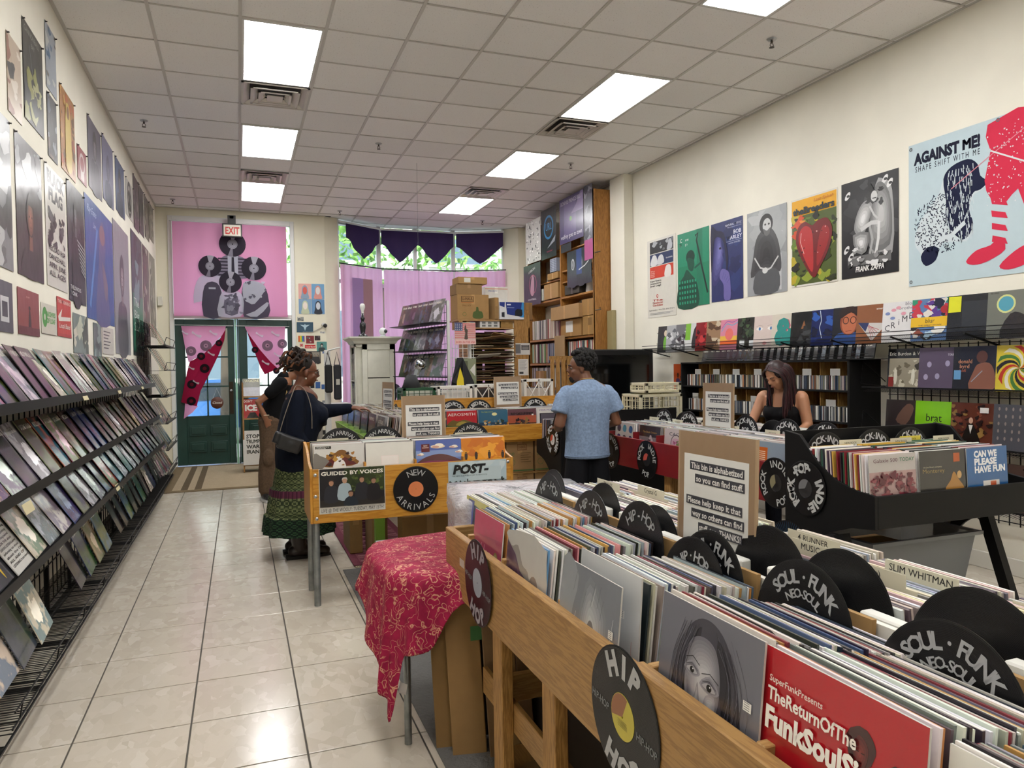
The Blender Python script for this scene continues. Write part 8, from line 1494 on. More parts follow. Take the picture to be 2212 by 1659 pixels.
def wbox(y0, y1, z0, z1, lb, col='#96703e', art=None, x0=4.64):
 t = empty('cardboard_box', ((x0 + 4.97) / 2, (y0 + y1) / 2, z0), lb, 'box'); m = M(); m.box((x0, y0, z0), (4.97, y1, z1), col); ct = m.obj('carton', attr_mat('corrugated_board', .8, 0, .12), t, bevel=.003)
 m = M(); m.box((x0 - .0008, (y0 + y1) / 2 - .025, z0), (x0 + .1, (y0 + y1) / 2 + .025, z1 + .0008), mul(col, 1.15)); m.obj('packing_tape', gloss_m, ct)
 if art: m = M(); cv = Canvas(m, (x0 - .0012, y1, z0), (0, -1, 0), (0, 0, 1), y1 - y0, z1 - z0); art(cv); m.obj('printing', matte_m, ct)
wbox(9.55, 10.25, 1.935, 2.19, 'brown box with a white sheet on the pine shelves', art=lambda cv: cv.rect(.25, .25, .6, .9, '#cfccc6')); wbox(9.50, 10.5, 2.20, 2.40, 'wide taped brown box stacked over the white sheeted one', '#a07c52', x0=4.58); wbox(9.11, 9.5, 1.935, 2.2, 'brown box at the near end of the pine shelves, lower one', '#94703c', lambda cv: cv.rect(.45, .5, .75, .9, '#7d5c30')); wbox(9.11, 9.52, 2.21, 2.44, 'brown box at the near end of the pine shelves, upper one')
wbox(10.35, 10.9, 2.56, 2.80, 'brown box in the middle bay of the pine shelves, below the blue tins', '#9a7648'); wbox(10.35, 10.75, 2.86, 2.96, 'small brown box under white cases in the pine shelves', '#94703c'); wbox(10.95, 11.5, 2.56, 2.75, 'white fronted storage boxes in the far bay of the pine shelves', '#c4c2ba', lambda cv: [cv.rect(.31 * k + .01, .05, .31 * k + .02, .95, '#55524a') for k in range(1, 3)]); wbox(10.4, 10.65, 2.97, 3.18, 'stack of pale disc cases high in the pine shelves', '#8a90a0', lambda cv: [cv.rect(0, k / 8, 1, k / 8 + .02, '#2a2c34') for k in range(8)]); wbox(9.6, 10.1, 2.56, 2.70, 'dark folded bag on the top shelf of the near bay', '#3a342e'); wbox(10.95, 11.3, 1.16, 1.42, 'small brown box on the lowest pine shelf, far bay', '#9a7442')
m = M(); m.box((4.60, 10.05, 1.55), (4.61, 10.42, 1.96), '#9a7c58'); m.obj('cardboard_sheet', matte_m, None, 'upright cardboard sheet leaning on the pine shelves', 'cardboard'); m = M(); m.tube([(4.75, 9.45, 2.56), (4.72, 9.35, 2.58 + .22)], .07, 14, '#c9c8c4'); m.obj('paper_roll', matte_m, None, 'white paper roll lying on the pine shelf', 'roll')
m = M(); m.box((4.80, 8.90, .9), (4.858, 9.06, 2.25), '#9c9068'); m.obj('wall_board', paint_m, None, 'tall narrow olive board standing beside the pillar', 'board', bevel=.004)
for k, z in enumerate((2.26, 3.05)): m = M(); m.tube([(4.62, 9.05, z), (4.64, 8.93, z)], .008, 6, '#4a3c24'); m.obj('brass_hook', paint_m, None, 'small brass hook on the pine end upright, %s' % ['lower', 'upper'][k], 'hook')
def SH(y0, y1, z0, z1, base, fn, lb): return poster_flat((4.615, y0, z0), (0, -1, 0), (0, 0, 1), y0 - y1, z1 - z0, base, fn, lb, gloss_m)
SH(11.60, 10.95, 3.22, 3.92, '#b9b7b2', seeded(90, 90, ['#6a6968', '#e0deda', '#3c3b3c'], (.01, .04)), 'pale poster crowded with tiny black marks on the pine shelves'); SH(10.92, 10.33, 3.20, 3.98, '#15181c', lambda cv: (cv.ring(.5, .62, .26, .32, '#2c6f9c'), cv.text('URL', .5, .56, .16, '#3a86b8', w=.4, bold=0), cv.poly([(.4, .2), (.95, .42), (.9, .3)], '#8a9098'), cv.text('THURSDAY', .55, .12, .03, '#a03a5a', w=.4)), 'black poster with a blue ring emblem on the pine shelves'); SH(11.72, 10.98, 2.52, 3.20, '#1a1c20', lambda cv: (cv.ring(.55, .5, .2, .22, '#9a4a5c'), cv.text('AMERICAN', .5, .82, .06, '#c9c6c4', w=.4, rot=.2), cv.poly([(.4, .3), (.5, .7), (.62, .65), (.6, .25)], '#a07a84', 3), cv.text('FOOTBALL', .5, .12, .04, '#c9c6c4', w=.5)), 'black poster with a pink and white figure, lowest far one on the pine shelves')
SH(10.20, 9.38, 3.33, 4.0, '#463a66', lambda cv: (cv.poly([(.2, .1), (.2, .85), (.7, .95), (.7, .2)], '#5f4f80'), cv.poly([(.5, .6), (.7, .75), (.9, 1), (.99, .98), (.99, .6)], '#8a7aa4'), cv.ell(.48, .5, .05, .05, '#6a9a5a'), cv.text('BONNIE PRINCE BILLY', .5, .85, .09, '#b9b4c4', w=.9, bold=.01), cv.text('wolfroy goes to town', .5, .10, .10, '#d9d6e0', w=.88, bold=.01)), 'purple poster with white lettering along its foot'); SH(9.36, 9.10, 2.98, 4.02, '#5c5d68', lambda cv: (cv.rect(0, 0, 1, .27, '#a84a80'), cv.blobs(10, (.05, .3, .95, .97), ['#8a8b96', '#3a3b46'], (.1, .3), random.Random(92))), 'narrow grey poster with a magenta foot on the pine shelves'); SH(9.95, 9.15, 2.66, 3.18, '#22252c', lambda cv: (bust(cv, .25, .6, .1, '#b8b9bc', '#8a8b90', '#30323a', face=False), bust(cv, .6, .6, .1, '#55575e', '#9a9ba0', '#26282e', face=False), cv.rect(.4, .3, .62, 1, '#2c3f78'), cv.line([(.5, .42), (.75, .5), (.9, .6)], .02, '#c9cacc')), 'black poster of two musicians under the purple one'); SH(10.16, 9.80, 3.20, 3.32, '#2a2b30', None, 'narrow dark strip of a poster between the purple and black ones')
# slatted wooden crate and magazine rack
t = empty('wooden_crate', (3.75, 8.3, 1.1), 'upright slatted wooden crate behind the man', 'crate')
for k in range(5): m = M(); m.box((3.60 + k * .075, 8.28, 1.0), (3.65 + k * .075, 8.295, 1.62)); m.obj('slat', pine_z, t)
for z in (1.02, 1.57): m = M(); m.box((3.59, 8.29, z), (3.96, 8.31, z + .05)); m.obj('cross_slat', pine_x, t)
m = M(); m.box((3.55, 8.25, 0), (4.0, 8.6, 1.0), '#5c4a34'); m.obj('low_cupboard', paint_m, None, 'low wooden cupboard under the slatted crate', 'cupboard')
t = empty('magazine_rack', (.2, 11.5, 0), 'low wooden magazine rack beside the door', 'rack')
for x in (.03, .56): m = M(); m.box((x, 11.3, 0), (x + .02, 11.62, 1.32)); m.obj('side_panel', pine_z, t)
for z in (.10, .78, 1.1): m = M(); m.box((.05, 11.32, z), (.56, 11.6, z + .02)); m.obj('shelf_board', pine_x, t)
cover((.16, 11.33, .80), NY, .1, '#a8242a', lambda cv: (cv.text("DON'T", .3, .82, .12, '#e6e2da', w=.5), cv.text('ICE', .45, .4, .3, '#e6e2da', w=.7, bold=.05), cv.poly([(.2, .0), (.4, .3), (.7, .3), (.9, .0)], '#1a1414')), 'red magazine lettered ICE in the wooden rack', cat='magazine', w=.12, h=.28)
cover((.18, 11.28, .12), NY, .06, '#d8d6d0', lambda cv: [cv.text(tx, .45, .78 - k * .15, .11, '#1a1a1c', w=.6, bold=.03) for k, tx in enumerate(('STOP', 'TRUMP', 'WAR', 'IRAN'))], 'white protest placard lettered STOP WAR in the wooden rack', cat='placard', w=.15, h=.50)
cover((.16, 11.36, 1.12), NY, .15, '#4c4a2c', lambda cv: (cv.text('MAGAZINE', .5, .8, .14, '#d8d4a0', w=.9), cv.rect(0, 0, 1, .5, '#9a9aa4')), 'magazine with pale title on the top of the wooden rack', cat='magazine', w=.12, h=.26)
# ------------------------------------------------------------------ mats and rugs
mat_m = attr_mat('ribbed_mat', .95, 0, .12, spec=.1, bmp=.4, bs=60)
t = empty('door_mat', (.2, 11.2, 0), 'large tan entrance mat with brown stripes by the door', 'mat')
m = M(); m.box((-.95, 9.86, .001), (1.6, 12.45, .008), '#74654e'); m.obj('border', mat_m, t); m = M(); m.box((-.82, 9.98, .008), (1.5, 12.35, .010), '#a3937a'); [m.box((-.72 + k * .16, 9.98, .010), (-.64 + k * .16, 12.35, .0108), '#5e5240') for k in range(2)]; m.obj('pile', mat_m, t)
m = M(); m.box((.69, .3, .001), (3.0, 5.5, .007), '#6b6a68'); m.obj('floor_mat', mat_m, None, 'grey rubber backed mat under the near bins', 'mat')
t = empty('woven_rug', (1.2, 6.6, 0), 'narrow maroon patterned runner rug by the woman', 'rug'); m = M()
m.box((.78, 5.55, .009), (1.35, 8.2, .016), '#6a3844'); cv = Canvas(m, (.78, 5.55, .016), (1, 0, 0), (0, 1, 0), .57, 2.65, N=(0, 0, 1), step=.0002); r = random.Random(5)
cv.rect(.1, .03, .9, .97, '#7d4a54')
for k in range(46): cv.rect(.12, .04 + k * .02, .88, .044 + k * .02, ['#a88a84', '#4a2832', '#8f6a6c'][k % 3])
for k in range(16): cv.poly([(.5, .05 + k * .058), (.7, .078 + k * .058), (.5, .106 + k * .058), (.3, .078 + k * .058)], '#542a38')
m.obj('rug_pile', mat_m, t); m = M(); [m.box((.79 + k * .014, 5.50, .008), (.796 + k * .014, 5.55, .012), '#b8a88c') for k in range(40)]; m.obj('fringe', matte_m, t)
# ------------------------------------------------------------------ table with batik cloth, wrapped box, leaning cardboard
clm, nt, b = newmat('batik_cloth'); v = coords(nt);
vo = node(nt, 'ShaderNodeTexVoronoi', feature='DISTANCE_TO_EDGE'); vo.inputs['Scale'].default_value = 11; nz = node(nt, 'ShaderNodeTexNoise'); nz.inputs['Scale'].default_value = 14; link(nt, v, nz.inputs['Vector']); av = node(nt, 'ShaderNodeVectorMath', operation='ADD'); sv = node(nt, 'ShaderNodeVectorMath', operation='SCALE'); sv.inputs['Scale'].default_value = .16; link(nt, nz.outputs['Color'], sv.inputs[0]); link(nt, v, av.inputs[0]); link(nt, sv.outputs[0], av.inputs[1]); link(nt, av.outputs[0], vo.inputs['Vector'])
ln1 = ramp(nt, vo.outputs['Distance'], [(.0, (0, 0, 0)), (.075, (0, 0, 0)), (.08, (1, 1, 1)), (.09, (1, 1, 1)), (.095, (0, 0, 0))])
v3 = node(nt, 'ShaderNodeTexVoronoi'); v3.inputs['Scale'].default_value = 22; link(nt, av.outputs[0], v3.inputs['Vector']); ln2 = ramp(nt, v3.outputs['Distance'], [(.30, (0, 0, 0)), (.34, (1, 1, 1)), (.37, (1, 1, 1)), (.44, (0, 0, 0))])
msk = ramp(nt, noise(nt, v, 9, 2), [(.45, (0, 0, 0)), (.5, (1, 1, 1))]); base = ramp(nt, noise(nt, v, 22, 4), [(.35, '#7f1034'), (.65, '#981640')])
c = mixc(nt, ln1, base, '#c98f78'); l2 = mixc(nt, msk, (0, 0, 0), ln2); c = mixc(nt, l2, c, '#c99478'); link(nt, c, b.inputs['Base Color']); b.inputs['Roughness'].default_value = .75; b.inputs['Specular IOR Level'].default_value = .25
t = empty('folding_table', (.9, 3.05, 0), 'small table on grey steel legs under the crimson cloth', 'table')
m = M(); m.box((.58, 2.83, .66), (1.3, 3.42, .69), '#6a6c6e'); m.obj('table_top', paint_m, t)
for x, y in ((.60, 2.85), (.62, 3.38), (1.26, 2.95), (1.26, 3.38)): m = M(); m.tube([(x, y, 0), (x, y, .66)], .015, 14); m.obj('leg', galv_m, t)
per = [(1.34, 2.74), (.74, 2.70), (.58, 2.78), (.545, 2.88), (.54, 3.20), (.57, 3.30), (.66, 3.36), (1.34, 3.47)]
per = spline(per, 8, False)[:]
def drop(i, n):      # hem height along the perimeter
 keys = [(0, .56), (.13, .62), (.16, .43), (.22, .42), (.25, .40), (.285, .13), (.33, .22), (.40, .26), (.45, .38), (.5, .42), (.55, .56), (.62, .5), (1, .55)]
 t_ = i / n
 for (a, x), (b_, y) in zip(keys, keys[1:]):
  if t_ <= b_: return x + (y - x) * (t_ - a) / (b_ - a)
 return .55
m = M(); n = len(per) - 1; cen = V((1.0, 3.08)); lv = 12
def cl(i, j):
 x, y = per[i]; p = V((x, y)); out = (p - cen).normalized(); h = drop(i, n); t_ = max(0, (j - 5) / (lv - 5))
 if j < 5: q = cen.lerp(p, (0, .5, .85, .96, 1)[j]); return (q.x, q.y, (.708, .708, .708, .707, .703)[j])
 o_ = out * (.03 + .045 * t_ + .02 * t_ * sin(i * 1.25)); q = p + o_
 return (q.x, q.y, .692 + (h - .692) * t_)
P = [cl(i, j) for j in range(lv + 1) for i in range(n + 1)]; F_ = [(j * (n + 1) + i, (j + 1) * (n + 1) + i, (j + 1) * (n + 1) + i + 1, j * (n + 1) + i + 1) for j in range(lv) for i in range(n)]
m.add(P, F_, smooth=True)
o_ = m.obj('tablecloth', clm, None, 'crimson batik tablecloth with gold flowers draped over the small table', 'tablecloth', thick=.003, sub=1)
m = M(); m.add([(.545, 2.765, .25), (.575, 2.765, .235), (.583, 2.765, .275), (.553, 2.765, .29)], [(0, 1, 2, 3)], '#c9c4c0'); m.obj('care_label', print_m, None, 'small white care label near the tip of the crimson cloth', 'label')
wrm, nt, b = newmat('cling_film'); b.inputs['Base Color'].default_value = C('#d8d8dc'); b.inputs['Roughness'].default_value = .12; b.inputs['Alpha'].default_value = .55; bump(nt, b, noise(nt, coords(nt), 24, 4), .9, .03)
t = empty('wrapped_box', (1.1, 3.2, .71), 'pale box wrapped in crumpled clear plastic on the crimson table', 'box')
RB = Matrix.Translation((.84, 2.92, 0)) @ Matrix.Rotation(-.21, 4, 'Z') @ Matrix.Translation((-.84, -2.92, 0)); m = M(); m.T = RB; m.box((.86, 2.94, .712), (1.38, 3.40, .935), '#cbbcc0'); m.obj('inner_box', attr_mat('pinkish_print', .5, 0, .2), t, bevel=.01)
m = M()
def wr(u, v_):
 a = u * 2 * pi; s = max(abs(cos(a)), abs(sin(a))); rx, ry = .29 / s, .265 / s; r_ = random.Random(int(u * 997) % 60 * 31 + int(v_ * 10)); j_ = r_.uniform(0, .014)
 if v_ > .7: k_ = (1 - v_) / .3; return (1.13 + cos(a) * (rx + j_) * k_, 3.175 + sin(a) * (ry + j_) * k_, .94 + j_ * .5)
 return (1.13 + cos(a) * (rx + j_ + .012), 3.175 + sin(a) * (ry + j_ + .012), .716 + .22 * v_ / .7)
m.T = RB; m.grid(wr, 60, 10); m.obj('plastic_film', wrm, t)
cbm = attr_mat('corrugated_board', .8, 0, .12)
for k, (x, y, w_, h_, c_) in enumerate([(.74, 2.80, .10, .66, '#7d6038'), (.80, 2.72, .13, .62, '#8a6a40'), (.90, 2.66, .07, .56, '#71563a'), (.955, 2.62, .04, .58, '#8f7048'), (1.0, 2.6, .05, .55, '#6a5034')]):
 m = M(); m.obox((x, y, h_ / 2), (w_ / 2, -w_ * .1, 0), (.008, .03, 0), (-.01, .02, h_ / 2), c_)
 if k == 1: cv = Canvas(m, (x - w_ / 2 + .02, y - .034, .1), (1, -.1, 0), (0, 0, 1), w_, h_, N=(0, -1, 0)); cv.rect(.45, .55, .9, .64, '#3c6a3c'); cv.rect(.1, .02, .8, .05, '#5a4428')
 m.obj('leaning_carton', cbm, None, ['flattened brown carton, widest one leaning under the crimson table', 'flattened carton with green print between table and near bin', 'narrow folded carton, third of the leaning stack', 'thin folded carton, fourth of the leaning stack', 'folded carton leaning right against the bin post'][k], 'cardboard', 'flattened cartons leaning by the near bin', bevel=.003)
# boxes under the new arrivals and used rock bins
carton(.93, 1.05, 5.62, 5.95, .018, .42, 'narrow brown carton under the green trough table', '#7f6440'); carton(1.10, 1.52, 5.3, 5.48, .0075, .40, 'brown carton standing behind the new arrivals legs', '#8a6a3f'); carton(.80, .90, 5.9, 6.3, .018, .40, 'brown carton at the edge of the runner rug', '#86693f')
for k, (x, z) in enumerate(((2.56, .40), (2.88, .40), (2.56, .06), (2.88, .06), (2.24, .40), (2.24, .06), (1.92, .40), (1.92, .06))):
 carton(x, x + .30, 7.06, 7.4, z, z + .325, 'brown moving box under used rock, %s row, %s' % ('upper' if z > .2 else 'lower', ['', 'second from the aisle', '', '', '', ''][0] or ['third from the aisle', 'fourth from the aisle', 'third from the aisle', 'fourth from the aisle', 'second from the aisle', 'second from the aisle', 'nearest the aisle', 'nearest the aisle'][k]), '#94734a', a_save)
m = M(); m.box((1.85, 7.04, 0), (3.25, 7.45, .055)); m.obj('pallet_board', pine_x, None, 'low pine board under the moving boxes', 'board'); m = M(); m.box((1.85, 7.05, .386), (3.2, 7.42, .398)); m.obj('pine_shelf', pine_x, None, 'thin pine board between the two rows of moving boxes', 'board')
for k, (y, c_, fn) in enumerate([(4.6, '#6a3a34', seeded(95, 20, ['#c9a05a', '#8a2c2c', '#4a5a7a'], (.04, .12))), (4.25, '#6a9ab8', seeded(96, 8, ['#3a6a98', '#a8c8d8'], (.08, .2))), (3.8, '#7d93a4', lambda cv: (cv.rect(.2, .2, .8, .9, '#8f6a4a'), cv.rect(.3, .3, .5, .8, '#5a3c28')))]): cover((3.06, y, .12), NX, .1, c_, fn, ['colourful patterned record cover low under the red bin', 'light blue record cover low under the red bin', 'blue brown landscape cover low under the red bin'][k])
m = M(); m.box((3.03, 3.45, .09), (3.9, 5.5, .118)); m.obj('low_shelf', pine_y, None, 'low pine shelf under the red bin', 'shelf')
disc((2.874, 3.29, .46), (-1, -.1, 0), (0, 0, 1), 'black record with a radiating blue rim print leaning below the black bin', lambda cv, ink: ([cv.line([(.5 + .22 * cos(a), .5 + .22 * sin(a)), (.5 + .48 * cos(a), .5 + .48 * sin(a))], .004, '#2f5f8c') for a in [k * 2 * pi / 60 for k in range(60)]]), None, None, None)

# ------------------------------------------------------------------ people
def fuse(name, m, vox, mat, parent, it=4, label=None, inflate=0):
 """one continuous surface grown from overlapping closed volumes"""
 org = m.base(); o = bpy.data.objects.new(name, m.mesh(name, mat, org)); COLL.objects.link(o); o.location = org
 r_ = o.modifiers.new('fuse', 'REMESH'); r_.mode = 'VOXEL'; r_.voxel_size = vox; r_.use_smooth_shade = True
 s_ = o.modifiers.new('relax', 'SMOOTH'); s_.iterations = it; s_.factor = .5
 dg = bpy.context.evaluated_depsgraph_get(); me = bpy.data.meshes.new_from_object(o.evaluated_get(dg)); o.modifiers.clear(); o.data = me
 if not me.materials: me.materials.append(mat)
 if parent is not None: o.parent = parent; o.location = org - world_loc(parent)
 if label: o['label'] = label
 return o
def skin_m(name, c):
 m, nt, b = newmat(name); b.inputs['Base Color'].default_value = C(c); b.inputs['Roughness'].default_value = .48; b.inputs['Subsurface Weight'].default_value = .08; b.inputs['Subsurface Radius'].default_value = (.02, .008, .005); bump(nt, b, noise(nt, coords(nt), 120, 2), .05, .002); return m
def cloth(name, c, r=.85, wr=.5, s=5):
 m, nt, b = newmat(name); v = coords(nt, (1, 1, .45)); b.inputs['Roughness'].default_value = r; b.inputs['Specular IOR Level'].default_value = .2;
 link(nt, ramp(nt, noise(nt, coords(nt), 60, 2), [(.3, mul(c, .9)), (.7, mul(c, 1.08))]), b.inputs['Base Color']); bump(nt, b, noise(nt, v, s, 3), wr, .05); return m
class Fig:
 def __init__(s, x, y, yaw): s.o = V((x, y, 0)); s.f = V((cos(yaw), sin(yaw), 0)); s.l = V((-sin(yaw), cos(yaw), 0))
 def p(s, f, l, z): return s.o + s.f * f + s.l * l + V((0, 0, z))
 def chain(s, m, pts, rad, n=14, side=None, e=3):
  P = [s.p(*q) for q in pts]; m.tube(P, rad, n, side=side if side is not None else s.l); r0, r1 = rad[0], rad[-1]
  for P_, r, b_ in ((P[0], r0, e & 1), (P[-1], r1, e & 2)):
   if not b_: continue
   rr = r if isinstance(r, tuple) else (r, r); m.ball(P_, min(rr) * .98, 10)
def head(m, c, F_, up, k=1.0):
 F_ = V(F_).normalized(); up = V(up); up = (up - F_ * up.dot(F_)).normalized(); S_ = up.cross(F_); R = Matrix((S_, F_, up)).transposed(); q = lambda a, b_, z: V(c) + R @ V((a * k, b_ * k, z * k))
 m.ball(q(0, -.008, .03), (.074 * k, .092 * k, .088 * k), 18, rot=R); m.ball(q(0, .018, -.03), (.060 * k, .070 * k, .085 * k), 16, rot=R); m.ball(q(0, .048, -.085), (.032 * k, .028 * k, .026 * k), 10, rot=R)
 m.tube([q(0, .088, .015), q(0, .102, -.018), q(0, .088, -.03)], [.008 * k, .014 * k, .010 * k], 8); m.ball(q(0, .080, -.055), (.024 * k, .014 * k, .011 * k), 10, rot=R); m.ball(q(0, .08, .022), (.045 * k, .014 * k, .010 * k), 10, rot=R)
 for s_ in (-1, 1): m.ball(q(.076 * s_, -.005, -.008), (.009 * k, .020 * k, .030 * k), 8, rot=R); m.ball(q(.038 * s_, .058, -.028), (.02 * k, .022 * k, .022 * k), 8, rot=R)
 return q, R
def eyes(q, R, par, k=1.0, iris='#2a1a12', lid=False):
 for s_ in (-1, 1):
  m = M(); m.ball(q(.030 * s_, .0725, .003), .0118 * k, 10, '#8f5f46' if lid else '#7a6a60'); m.tube([q(.018 * s_, .084, .003 - .004 * lid), q(.030 * s_, .086, .009 - .012 * lid), q(.042 * s_, .081, .003 - .004 * lid)], .0016, 5, '#171210'); ey = m.obj('eye', matte_m, par); m = M(); m.ball(q(.030 * s_, .0805, .002), .0052 * k, 8, '#8f5f46' if lid else iris); m.obj('iris', matte_m, ey)
  m = M(); m.tube([q(.014 * s_, .0915, .024), q(.032 * s_, .091, .031), q(.052 * s_, .078, .024)], .003 * k, 6, '#1c1410'); m.obj('eyebrow', matte_m, par)
 m = M(); m.tube([q(-.020, .0905, -.056), q(0, .0965, -.055), q(.020, .0905, -.056)], [.003, .0055, .003], 8, '#6d3c34'); m.obj('lips', matte_m, par)
def hand(m, w, d, n, curl=.35, sz=1.0, thumb=1):
 """palm and five separate fingers: w wrist, d pointing direction, n back-of-hand normal"""
 d = V(d).normalized(); n = V(n); n = (n - d * n.dot(d)).normalized(); a = d.cross(n); w = V(w)
 m.tube([w - d * .03, w + d * .01, w + d * .045 * sz, w + d * .085 * sz], [(.024, .020), (.027, .018), (.038, .015), (.038, .012)], 12, side=a)
 for k, (o, L) in enumerate(((-.029, .064), (-.010, .074), (.010, .070), (.028, .055))):
  p = w + d * .080 * sz + a * o * sz * thumb; q = [p]; dd = d.copy()
  for j in range(3): ang = curl * (.6 + .5 * j); dn = (dd * cos(ang) - n * sin(ang)); q.append(q[-1] + dn * L * sz * (.44, .32, .24)[j]); dd = dn.normalized()
  m.tube(q, [.0085 * sz, .008 * sz, .0072 * sz, .006 * sz], 8); m.ball(q[-1], .006 * sz, 6)
 p = w + d * .02 * sz - a * .026 * thumb; q = [p, p + (d * .5 - a * .75 * thumb - n * .2).normalized() * .034 * sz, p + (d * .75 - a * .62 * thumb - n * .35).normalized() * .066 * sz]; m.tube(q, [.012, .0095, .007], 8); m.ball(q[-1], .007, 6)
# --- woman in the navy cardigan, browsing the green troughs
F1 = Fig(.45, 6.12, 0.06); sk1 = skin_m('deep_brown_skin', '#6a3f2a')
t1 = empty('person', F1.p(0, 0, 0), 'person in navy cardigan and green patterned skirt reaching into records', 'person')
m = M(); c = F1.chain
c(m, [(-.03, 0, .86), (-.02, 0, 1.0), (.0, 0, 1.15), (-.01, 0, 1.27), (-.01, 0, 1.33)], [(.165, .13), (.15, .125), (.16, .13), (.16, .10), (.08, .06)]); c(m, [(-.01, 0, 1.31), (.015, 0, 1.37), (.035, 0, 1.42)], [.058, .053, .055])
q1, R1 = head(m, F1.p(.055, 0, 1.475), F1.f + V((0, -.05, -.12)), (0, 0, 1), 1.0)
for s_ in (-1, 1): c(m, [(-.03, .09 * s_, .86), (-.02, .09 * s_, .48), (-.03, .09 * s_, .12), (-.03, .09 * s_, .06)], [.09, .06, .045, .045]); c(m, [(-.05, .09 * s_, .045), (.12, .09 * s_, .035)], [.04, .032])
c(m, [(-.02, .17, 1.27), (.22, .17, 1.14), (.43, .08, 1.165)], [.05, .042, .028]); hand(m, F1.p(.455, .07, 1.168), F1.f + V((.0, -.05, -.05)), (0, -.2, 1), .35, .95, -1)
c(m, [(-.03, -.17, 1.27), (-.05, -.22, .98), (.10, -.20, .78)], [.05, .042, .028]); hand(m, F1.p(.11, -.20, .76), (.5, .1, -.8), (0, -1, 0), .3, .95, 1)
fuse('body', m, .0075, sk1, t1, 3); eyes(q1, R1, t1, 1)
navy = cloth('navy_knit', '#0c1220', .95, .5, 6)
m = M(); c(m, [(-.03, 0, .69), (-.035, 0, .80), (-.03, 0, .95), (.0, 0, 1.06), (.025, 0, 1.16), (-.01, 0, 1.26), (-.03, 0, 1.325)], [(.20, .165), (.21, .165), (.205, .16), (.20, .165), (.205, .175), (.19, .125), (.10, .06)], 20, e=0)
for s_ in (-1, 1): m.ball(F1.p(.13, .075 * s_, 1.13), .088, 14)
c(m, [(-.02, .17, 1.265), (.22, .18, 1.14), (.41, .085, 1.165)], [.075, .068, .045]); c(m, [(-.03, -.16, 1.265), (-.075, -.23, .99), (.08, -.21, .80)], [.08, .072, .05])
fuse('cardigan', m, .010, navy, t1, 5)
m = M(); c(m, [(.085, .0, 1.05), (.10, .0, 1.17), (.075, 0, 1.24)], [(.10, .13), (.10, .125), (.07, .06)]); fuse('black_top', m, .010, cloth('black_jersey', '#1a191d', .9, .2), t1, 4)
m = M(); c(m, [(.105, 0, 1.265), (.06, 0, 1.30), (.015, 0, 1.345)], [(.055, .045), (.075, .055), (.06, .055)]); fuse('neckline', m, .008, sk1, t1, 3)
def skf(u, v_):
 a = u * 2 * pi; z = .72 - v_ * .52; r_ = .185 + .075 * v_ + (.02 if v_ > .32 else 0) + (.018 if v_ > .72 else 0); fo = .012 * v_ * sin(a * 13 + 3 * v_) + .008 * v_ * sin(a * 7)
 return F1.p(-.02 + (r_ + fo) * cos(a) * .95, (r_ + fo) * sin(a) * 1.05, z)
def skc(u, v_):
 if .32 < v_ < .43: return ('#42202f', '#5a2c40')[int(u * 90) % 2]
 a, b_ = (u * 22) % 1 - .5, (v_ * 9) % 1 - .5; d_ = abs(a) + abs(b_)
 if v_ > .74: return ('#1d2b22', '#2f4a30', '#141d1a')[int(d_ * 6) % 3]
 return ('#5a6240', '#39432c', '#6f7550', '#2c3524')[int(d_ * 8) % 4]
m = M(); m.grid(skf, 132, 56, cf=skc); m.obj('skirt', cloth_m, t1)
bt = plain('dark_boot_leather', '#221815', .4)
for s_ in (-1, 1):
 m = M(); c(m, [(-.04, .10 * s_, .26), (-.04, .10 * s_, .12), (-.03, .10 * s_, .06)], [.062, .058, .055]); m.tube([F1.p(-.09, .10 * s_, .05), F1.p(.0, .10 * s_, .055), F1.p(.10, .10 * s_, .05), F1.p(.17, .10 * s_, .04)], [(.045, .045), (.052, .05), (.052, .045), (.035, .03)], 14, side=F1.l); m.ball(F1.p(.16, .10 * s_, .042), (.045, .045, .038), 10); m.ball(F1.p(-.085, .10 * s_, .055), .045, 10); bo = fuse('boot', m, .007, bt, t1, 3)
 m = M(); P = [F1.p(a, (.10 + b_) * s_, z) for z in (.0, .022) for a, b_ in ((-.14, -.045), (.08, -.055), (.20, -.03), (.20, .03), (.08, .055), (-.14, .045))]; m.add(P, [(0, 1, 2, 3, 4, 5)[::s_ * -1], (6, 7, 8, 9, 10, 11)[::s_]] + [(i, (i + 1) % 6, 6 + (i + 1) % 6, 6 + i)[::s_] for i in range(6)], '#15110f'); m.obj('boot_sole', matte_m, bo)
m = M(); r = random.Random(8); hc = q1(0, -.03, .05)
for k in range(95):
 th = r.uniform(0, 2 * pi); ph = r.uniform(-.25, 1.5); n_ = V((cos(th) * cos(ph), sin(th) * cos(ph), sin(ph)))
 if (R1.transposed() @ n_).y > .45 and ph < .75: continue
 p = hc + R1 @ V(((R1.transposed() @ n_).x * .082, (R1.transposed() @ n_).y * .098, (R1.transposed() @ n_).z * .085)); b_ = V((-.6, -.1, .35)) * r.uniform(.3, 1)
 P = [p - n_ * .01, p + n_ * .02 + b_ * .03, p + n_ * .03 + b_ * .07 + V((0, 0, r.uniform(-.02, .02))), p + n_ * .03 + b_ * .10 + V((r.uniform(-.03, .01), r.uniform(-.02, .02), -r.uniform(.01, .07)))]
 m.tube(spline(P, 3, False), .0085, 6, r.choice(['#1d1410', '#2a1b13', '#4a2c1a', '#6b4226', '#231712']))
m.ball(hc + V((0, 0, .012)), (.086, .095, .082), 14, '#1a120e'); m.obj('dreadlocks', matte_m, t1)
m = M()
